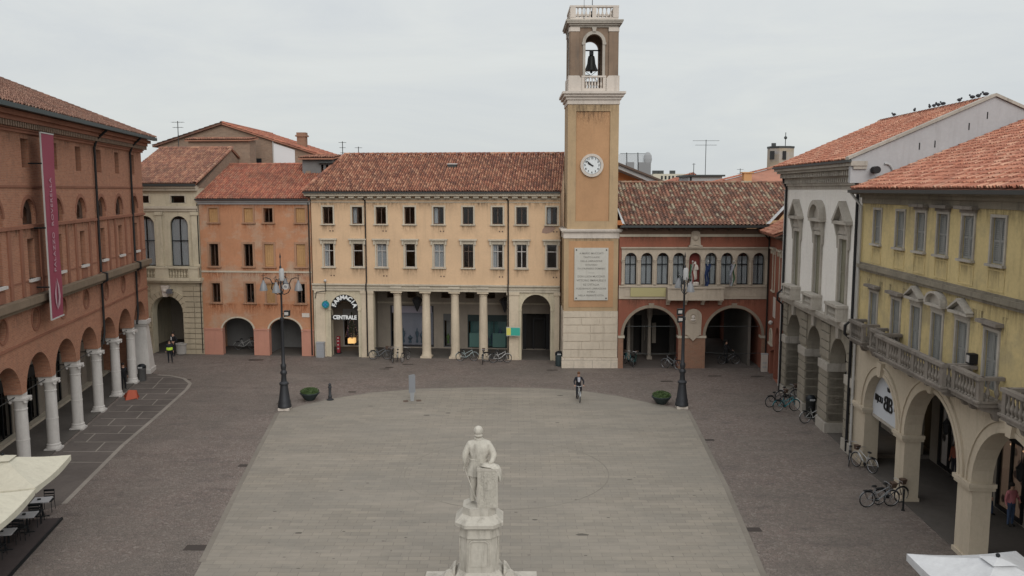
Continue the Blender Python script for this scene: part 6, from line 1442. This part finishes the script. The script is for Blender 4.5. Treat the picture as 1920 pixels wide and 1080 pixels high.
MB().lathe([(.2,0),(.215,.1),(.2,.2)],0,0,14,.98,1.1,.85).build('reflective_band',flat('reflective_yellow',(.55,.80,.08),.5),S,smooth=True)
p=gnd(326,668); S=person('person in black with one elbow out, standing behind the uniformed one',p,-.5,(.015,.015,.018),(.015,.015,.018),pose=dict(le=(.42,.0,1.2),lw=(.22,-.1,1.02),lp=(.16,-.12,1.0),ls=(.2,0,1.42)),scale=1.1)
MB().prism([(-.05,1.2),(.05,1.2),(.04,1.42),(-.04,1.42)],-.18,-.15).build('shirt_front',flat('pale_shirt',(.5,.5,.5),.9),S)
person('person in a pink jacket carrying a dark bag under the third yellow palace arch',gnd(1893,987),.3,(.52,.19,.21),(.06,.09,.16),hair='hairdark',hairlong=True,pose=dict(le=(.3,-.0,1.15),lw=(.2,-.22,1.05),lp=(.14,-.26,1.04)))
S=person('person in dark clothes walking inside the yellow palace arcade behind the third pier',gnd(1851,968),1.4,(.02,.02,.024),(.05,.07,.12),pose=dict(lk=(.1,-.18,.5),la=(.1,-.2,.1),lf=(.11,-.34,.04),ra=(-.1,.2,.12),rf=(-.11,.1,.04)))
person('person in a bright top inside, seen through the second yellow palace arch',gnd(1789,897),-1.2,(.35,.12,.08),(.03,.03,.04),hair='hairbrown')
person('person in black standing between the fifth and sixth marble columns of the brick arcade',(LF.pt(31.2,.3)),.8,(.012,.012,.014),(.012,.012,.015))
person('person in a striped blue top among the cafe tables inside the brick arcade',(LF.pt(11.9,1.6)),2.2,(.16,.17,.28),(.02,.02,.03),hair='hairdark'); person('person in a grey coat beside the striped one in the brick arcade',(LF.pt(12.9,1.3)),2.6,(.25,.25,.26),(.2,.2,.21),hair='hairbrown')
pb=gnd(1366,683); bike(pb,.1,'dark bicycle wheeled through the right loggia arch',K_,group='bicycles in use'); person('person in a long dark coat pushing a bicycle through the right loggia arch',(pb[0]-.1,pb[1]+.4),.9,(.02,.02,.022),(.02,.02,.025),pose=dict(lw=(.3,-.35,1.0),lp=(.3,-.42,.98),le=(.28,-.12,1.15)),jacket_long=.3)
# orange cover
p=gnd(247,748); S=thing('orange_folding_sign','small folded orange stand lying open at the foot of the sixth marble column','stand',(*p,0),.5)
om=flat('orange_plastic',(.38,.085,.045),.7); S.scale=(.9,.9,.62)
MB().add([(-.4,-.3,0),(.3,-.3,.1),(.35,0,.85),(-.15,0,.95),(.1,.35,.0),(.5,.3,.0),(-.5,.2,.35)],[(0,1,2,3),(3,2,1,0),(3,2,5,4),(4,5,2,3),(0,3,6),(6,3,0),(1,5,2),(2,5,1)]).build('cover',om,S); MB().tube([(-.4,-.3,0),(-.2,0,.9)],.03).cut().tube([(.5,.3,0),(.3,0,.85)],.03).cut().tube([(.35,-.35,0),(.3,0,.85)],.03).build('legs',om,S)
# flags on the loggia
def flag(u,label,cols,lean=0):
    S=thing('flag',label,'flag',(7.8+u,61.3-.75,0),0,'flags hung from the loggia'); 
    MB().tube([(0,.5,6.1),(0,-.5,7.9)],.025).ball((0,-.52,7.95),.06).build('flag_pole',M['pipewhite'],S)
    for i,c in enumerate(cols):
        a=-.17+i*.34/len(cols); b=a+.34/len(cols); v=[]
        for k in range(9):
            z=7.75-k*.2; s_=.05*math.sin(k*1.1+i); v+=[(a*(1-k*.03)+s_,-.42+.04*k+.06*math.sin(k*.9+i*2),z),(b*(1-k*.03)+s_,-.42+.04*k+.06*math.sin(k*.9+i*2+2),z)]
        MB().add(v,[(2*k,2*k+1,2*k+3,2*k+2) for k in range(8)]).build('cloth',flat('flag_cloth',c,.8),S)
flag(4.95,'limp green, white and red flag left of the niche statue',[(.03,.10,.045),(.30,.30,.29),(.20,.04,.035)]); flag(6.05,'limp dark blue flag right of the niche statue',[(.015,.03,.085),(.015,.03,.085)]); flag(7.85,'limp white and green flag hung before the seventh loggia window',[(.25,.25,.30),(.32,.33,.33),(.02,.08,.035)])
# saint in the niche
S=thing('niche_statue','pale stone statue of a robed figure with a child in the red niche','statue',(7.8+LC[4],61.3+.05,6.3),0)
skinned('statue_figure',[((0,0,.15),.26),((0,0,.7),.2),((.02,0,1.15),.2),((.02,-.02,1.4),.07),((.04,-.03,1.55),.1),((.2,-.02,1.2),.07),((.22,-.15,.95),.06),((-.05,-.2,.98),.05),((-.2,-.0,1.2),.07),((-.26,-.12,.95),.06),((-.12,-.2,1.1),.09),((-.12,-.2,1.3),.07)],
 [(0,1),(1,2),(2,3),(3,4),(2,5),(5,6),(6,7),(2,8),(8,9),(9,10),(10,11)],[0]*11,[M['belstone']],S)
MB().lathe([(.35,-.2),(.35,0),(.3,.05)],0,0,12).build('statue_base',M['belstone'],S)

# ================================================================ monument
MY=24.5; MX=atY(899,960,MY)[0]
S=thing('monument_pedestal','pale marble octagonal pedestal on steps, carrying the statue','monument',(MX,MY,0),0)
def octa(m,w,d,z0,z1,ch=.22,w1=None,d1=None):
    w1=w1 or w; d1=d1 or d
    def ring(w,d,c,z): 
        x,y=w/2,d/2; return [(x-c,-y,z),(x,-y+c,z),(x,y-c,z),(x-c,y,z),(-x+c,y,z),(-x,y-c,z),(-x,-y+c,z),(-x+c,-y,z)]
    v=ring(w,d,ch,z0)+ring(w1,d1,ch*w1/w,z1); m.add(v,[tuple(range(7,-1,-1)),tuple(range(8,16))]+[(i,(i+1)%8,(i+1)%8+8,i+8) for i in range(8)]); return m
octa(MB(),.96,.96,3.5,3.72).build('statue_base',M['monument'],S)
m=MB(); octa(m,1.15,1.15,3.12,3.2,.26,1.4,1.4); octa(m,1.42,1.42,3.2,3.3,.3); octa(m,1.42,1.42,3.3,3.5,.3,1.0,1.0); octa(m,1.2,1.2,2.86,3.12,.26,1.12,1.12); m.build('pedestal_cap',M['monument'],S)
m=MB(); octa(m,1.14,1.14,1.82,2.86,.2,1.06,1.06); m.build('pedestal_body',M['monument'],S)
m=MB()
fr_=MB().plate([(-.3,2.0),(.3,2.0),(.3,2.72),(.2,2.8),(-.2,2.8),(-.3,2.72)],[[(-.26,2.04),(.26,2.04),(.26,2.7),(.18,2.76),(-.18,2.76),(-.26,2.7)]],-.585,-.55)
for k in range(4):
    a=k*PI/2; m.add([(x*math.cos(a)-y*math.sin(a),x*math.sin(a)+y*math.cos(a),z) for x,y,z in fr_.v],fr_.f)
m.build('panel_moulding',M['monument'],S)
m=MB(); octa(m,1.5,1.5,1.5,1.62,.28,1.46,1.46); octa(m,1.42,1.42,1.62,1.82,.28,1.18,1.18); octa(m,1.6,1.6,1.1,1.5,.3); m.build('pedestal_foot',M['monument'],S)
for sx in (-1,1): MB().lathe([(.05,-.12),(.16,-.1),(.16,.1),(.05,.12)],0,0,12).build('bronze_wreath',M['monument'],S,loc=(sx*.9,-.3,1.6)).rotation_euler=(PI/2,0,0)
for sx in (-1,1): MB().prism([(sx*.72,1.1),(sx*1.2,1.1),(sx*1.12,1.35),(sx*.95,1.5),(sx*.8,1.75),(sx*.72,1.8)][::sx],-.35,.35).build('volute',M['monument'],S)
MB().box(-1.2,1.2,-1.0,1.0,.9,1.1).box(-1.75,1.75,-1.5,1.5,.45,.9).box(-2.3,2.3,-2.0,2.0,.0,.45).build('steps',M['monument'],S)
S=thing('standing_statue','white marble statue of a man in a frock coat beside a carved pillar','statue',(MX,MY,3.72),PI)
k=2.28/1.75
J=[((0,0,1.18),.2),((0,.0,1.62),.26),((0,.0,1.92),.085),((0.02,-.02,2.06),.13),((0.02,-.02,2.22),.125),
 ((.13,0,1.1),.15),((.2,-.02,.62),.1),((.2,0,.12),.065),((.22,-.2,.05),.055),
 ((-.12,0,1.1),.15),((-.18,-.1,.62),.1),((-.2,-.08,.12),.065),((-.24,-.26,.05),.055),
 ((.29,0,1.80),.125),((.42,.05,1.5),.105),((.43,-.0,1.22),.075),((.43,-.03,1.1),.05),
 ((-.29,0,1.80),.125),((-.44,.08,1.5),.11),((-.38,.2,1.33),.075),((-.28,.24,1.28),.05)]
Ed=[(0,1),(1,2),(2,3),(3,4),(0,5),(5,6),(6,7),(7,8),(0,9),(9,10),(10,11),(11,12),(1,13),(13,14),(14,15),(15,16),(1,17),(17,18),(18,19),(19,20)]
skinned('statue_figure',J,Ed,[0]*20,[M['statue']],S,sub=2)
m=MB()
for (px_,py_,pz_,dx_) in ((.43,-.03,1.1,0),(-.28,.24,1.28,1)):
    for q_ in range(4): o=Vector((px_+(q_-1.5)*.022*(1-dx_),py_+(q_-1.5)*.022,pz_)); m.tube([o,o+Vector((dx_*.05,0,-.05*(1-dx_))),o+Vector((dx_*.09,-.01,-.1*(1-dx_)-.02))],[.013,.012,.008],5)
m.build('fingers',M['statue'],S)
# coat: lofted, with creases
def loft(rings,n=28,fold=.0,seed=2):
    m=MB(); v=[];f=[]; rnd=random.Random(seed); ph=[rnd.uniform(0,6.28) for _ in range(6)]
    for j,(z,cx_,cy_,rx,ry,fo) in enumerate(rings):
        for i in range(n):
            a=2*PI*i/n; w=1+fo*(math.sin(5*a+ph[0]+z*2)+.7*math.sin(9*a+ph[1]-z*3)+.5*math.sin(13*a+ph[2]))
            v.append((cx_+rx*w*math.cos(a),cy_+ry*w*math.sin(a),z))
    for j in range(len(rings)-1):
        for i in range(n): i2=(i+1)%n; f.append((j*n+i,j*n+i2,(j+1)*n+i2,(j+1)*n+i))
    f.append(tuple(range(n-1,-1,-1))); f.append(tuple((len(rings)-1)*n+i for i in range(n)))
    return m.add(v,f)
loft([(.88,.05,0,.33,.24,.05),(.95,.05,0,.325,.24,.05),(1.1,.04,0,.30,.225,.03),(1.3,.02,.0,.265,.2,.01),(1.38,.02,0,.29,.22,.012),(1.392,.02,0,.25,.185,.02),(1.47,.01,0,.28,.205,.03),(1.55,0,0,.31,.215,.025),(1.72,0,0,.37,.22,.025),(1.84,0,0,.36,.19,.015),(1.93,0,0,.18,.12,.0),(1.97,0.01,-.01,.10,.09,0)]).build('frock_coat',M['statue'],S,smooth=True)
loft([(1.95,.01,0,.13,.115,0),(2.02,.02,-.01,.11,.1,0)]).build('collar',M['statue'],S,smooth=True)
MB().ball((.02,.03,2.22),.155,14,9,.92,1.0,.98).ball((.02,.08,2.1),.115,10,6,1.1,.7,.7).build('hair',M['statue'],S,smooth=True)
MB().ball((-.105,-.02,2.13),.03,6,5,.5,1,1.4).ball((.145,-.02,2.13),.03,6,5,.5,1,1.4).build('ears',M['statue'],S)
MB().tube([(.46,.0,1.15),(.0,.38,.02)],.016).build('walking_stick',M['statue'],S)
for jx,jy,z0 in ((.2,-.01,.2),(-.18,-.09,.2)): loft([(.1,jx,jy+.0,.09,.1,.02),(.35,jx,jy,.1,.105,.03),(.9,jx*.8,jy,.15,.15,.02)],seed=4).build('trouser_leg',M['statue'],S,smooth=True)
# pillar: y positive is towards the camera because the thing is turned round
m=MB()
m.box(-.56,.04,.12,.42,0,1.12); m.box(-.58,.06,.10,.44,1.12,1.2); m.build('carved_pillar',plaster('pillar_shadowed_carving',(.46,.43,.37),(.16,.14,.12),.9,.2),S)
m=MB().box(-.545,-.0,.40,.427,.03,1.09); rnd=random.Random(9)
for r_ in range(22):
    x=-.53+rnd.uniform(0,.03)
    while x<-.03:
        w=rnd.uniform(.014,.05); zz_=.05+r_*.047+rnd.uniform(-.01,.01); m.box(x,min(x+w,.0),.42,.42+rnd.uniform(.008,.03),zz_,zz_+rnd.uniform(.018,.036)); x+=w+rnd.uniform(.008,.03)
m.build('pillar_carving',M['statue'],S)
loft([(.78,-.62,.25,.07,.13,.08),(.95,-.60,.25,.09,.16,.06),(1.15,-.5,.27,.15,.17,.04),(1.24,-.32,.26,.28,.18,.03),(1.3,-.25,.25,.2,.13,.02)],seed=5).build('draped_cloth',M['statue'],S,smooth=True)

# ================================================================ parasols, tables, chairs
def parasol(corners,z,rise,label,mat,valance=.22,rot=0):
    """corners: 4 ground points in order"""
    cx_=sum(c[0] for c in corners)/4; cy_=sum(c[1] for c in corners)/4
    S=thing('parasol',label,'parasol',(cx_,cy_,0),0,'square cafe parasols')
    v=[];f=[];n=8; C=[(c[0]-cx_,c[1]-cy_) for c in corners]
    ap=(0,0,z+rise); m=MB()
    for i in range(4):
        a,b=C[i],C[(i+1)%4]; vv=[]
        for j in range(n+1):        # from the eave towards the apex
            t=j/n*.86
            for q_ in range(n+1):
                s_=q_/n; x=(a[0]*(1-s_)+b[0]*s_)*(1-t); y=(a[1]*(1-s_)+b[1]*s_)*(1-t)
                sag=.09*math.sin(PI*s_)*(1-t); vv.append((x,y,z+rise*t-sag-.05*math.sin(PI*t)))
        m.add(vv,[(j*(n+1)+q_,j*(n+1)+q_+1,(j+1)*(n+1)+q_+1,(j+1)*(n+1)+q_) for j in range(n) for q_ in range(n)])
        base=vv[:n+1]; m.add(base+[(x*1.0,y*1.0,zz-valance-.02*math.sin(5*i+k_)) for k_,(x,y,zz) in enumerate(base)],[(k_,k_+1,k_+n+2,k_+n+1) for k_ in range(n)])
    m.build('canopy',mat,S,smooth=True)
    m=MB(); k=.2; cc=[(x*k,y*k,z+rise*.86) for x,y in C]
    m.add(cc+[(0,0,z+rise*1.08)],[(0,1,4),(1,2,4),(2,3,4),(3,0,4)]); m.build('vent_cap',mat,S)
    MB().ball((0,0,z+rise*1.08+.03),.06).build('finial',M['iron'],S)
    MB().tube([(0,0,0),(0,0,z+rise)],.035,8).box(-.35,.35,-.35,.35,0,.08).build('pole',M['iron'],S)
    m=MB()
    for x,y in C: m.tube([(x*.98,y*.98,z-.02),(0,0,z+rise-.12)],.014,4)
    m.build('ribs',M['iron'],S); return S
cream_c=plaster('parasol_cream_cloth',(.58,.55,.44),(.33,.31,.25),.5,.1); _f=None
white_c=plaster('parasol_white_cloth',(.56,.57,.585),(.36,.36,.37),.5,.1)
for _m in (cream_c,white_c): _t=_m.node_tree; bump(_t,_t.nodes['Principled BSDF'],noise(_t,coords(_t,(1,1,1)),1.6,3,.5),.6,.12)
Z=2.75
a=Vector(gnd(128,853,Z)); b=Vector(gnd(66,914,Z)); d=(a-b); d=LF.d*d.length; n=LF.n*3.4
a=b+d
parasol([tuple(b),tuple(b+n),tuple(a+n),tuple(a)][::-1],Z,.62,'farther of the two cream square parasols at the left edge',cream_c)
b2=b-LF.d*3.9+LF.n*-.05; a2=b-LF.d*.05; 
parasol([tuple(b2),tuple(b2+n),tuple(a2+n),tuple(a2)][::-1],Z-.05,.62,'nearer of the two cream square parasols at the left edge',cream_c)
a=Vector(gnd(1700,1038,2.7)); c_=Vector(gnd(1905,1033,2.7)); d=c_-a; nn=Vector((d.y,-d.x)); 
parasol([tuple(a),tuple(c_),tuple(c_+nn),tuple(a+nn)],2.7,.55,'white square parasol at the bottom right before the yellow palace',white_c)
# terrace deck
e0=Vector(gnd(20,1079)); e1=Vector(gnd(104,991)); dd=(e1-e0).normalized(); s=e0-dd*2.5; t=e0+LF.d*((e1-e0).length+.9)+LF.d*0
s=e0-LF.d*3; nn=LF.n*4.0
S=thing('cafe_deck','low dark boarded cafe deck with a straight outer edge at the lower left','deck',(*s,0),LF.rot)
L_=(Vector((t.x,t.y))-s).length
MB().box(0,L_,0,4.0,.02,.09).build('boards',M['deck'],S); MB().box(-.02,L_+.02,-.06,.0,.0,.11).build('edge_trim',M['iron'],S)
def cafe_table(px,py,label,w):
    x,y=gnd(px,py,.78); S=thing('cafe_table',label,'table',(x,y,.09),LF.rot+.05,'cafe tables under the cream parasols')
    MB().box(-.33,.33,-.33,.33,.66,.69).build('table_top',flat('table_white',(.42,.42,.43),.4),S); MB().tube([(0,0,0),(0,0,.66)],.03,8).build('column_leg',M['iron'],S); MB().box(-.25,.25,-.03,.03,0,.03).box(-.03,.03,-.25,.25,0,.03).build('foot',M['iron'],S)
    A_=thing('ashtray','small dark ashtray on the %s of the three white cafe tables'%w,'ashtray',(x-.1,y,.78),0,'ashtrays on the cafe tables'); MB().lathe([(.06,0),(.07,.04),(.05,.04),(.045,.015)],0,0,10).build('bowl',M['iron'],A_); MB().lathe([(.071,.03),(.075,.04),(.071,.045)],0,0,10).build('rim',M['gutter'],A_)
    return x,y
def chair(x,y,rot,label):
    S=thing('cafe_chair',label,'chair',(x,y,.09),rot,'dark cafe chairs')
    MB().box(-.21,.21,-.2,.2,.43,.46).build('seat',M['iron'],S); m=MB()
    m.box(-.2,.2,.19,.22,.5,.56).box(-.2,.2,.2,.23,.62,.67).box(-.2,.2,.21,.24,.74,.82); m.build('backrest',M['iron'],S)
    for sx in (-.19,.19):
        for sy in (-.18,.18): MB().tube([(sx,sy,.43),(sx*1.1,sy*1.15,0)],.013,5).build('leg',M['iron'],S)
        MB().tube([(sx,.18,.43),(sx,.23,.82)],.013,5).build('back_post',M['iron'],S)
for (px,py,l,w) in ((78,937,'white square cafe table in the farthest place under the parasols','farthest'),(50,965,'white square cafe table in the middle of the row of three','middle'),(8,997,'white square cafe table in the nearest place, cut by the left frame edge','nearest')):
    x,y=cafe_table(px,py,l,w)
    if w!='farthest' or 1:
        for s_,wd in ((1,'far'),(-1,'near')):
            q_=LF.d*.62*s_; chair(x+q_.x,y+q_.y,LF.rot-PI/2 if s_>0 else LF.rot+PI/2,'dark cafe chair on the %s side of the %s white cafe table'%(wd,w))
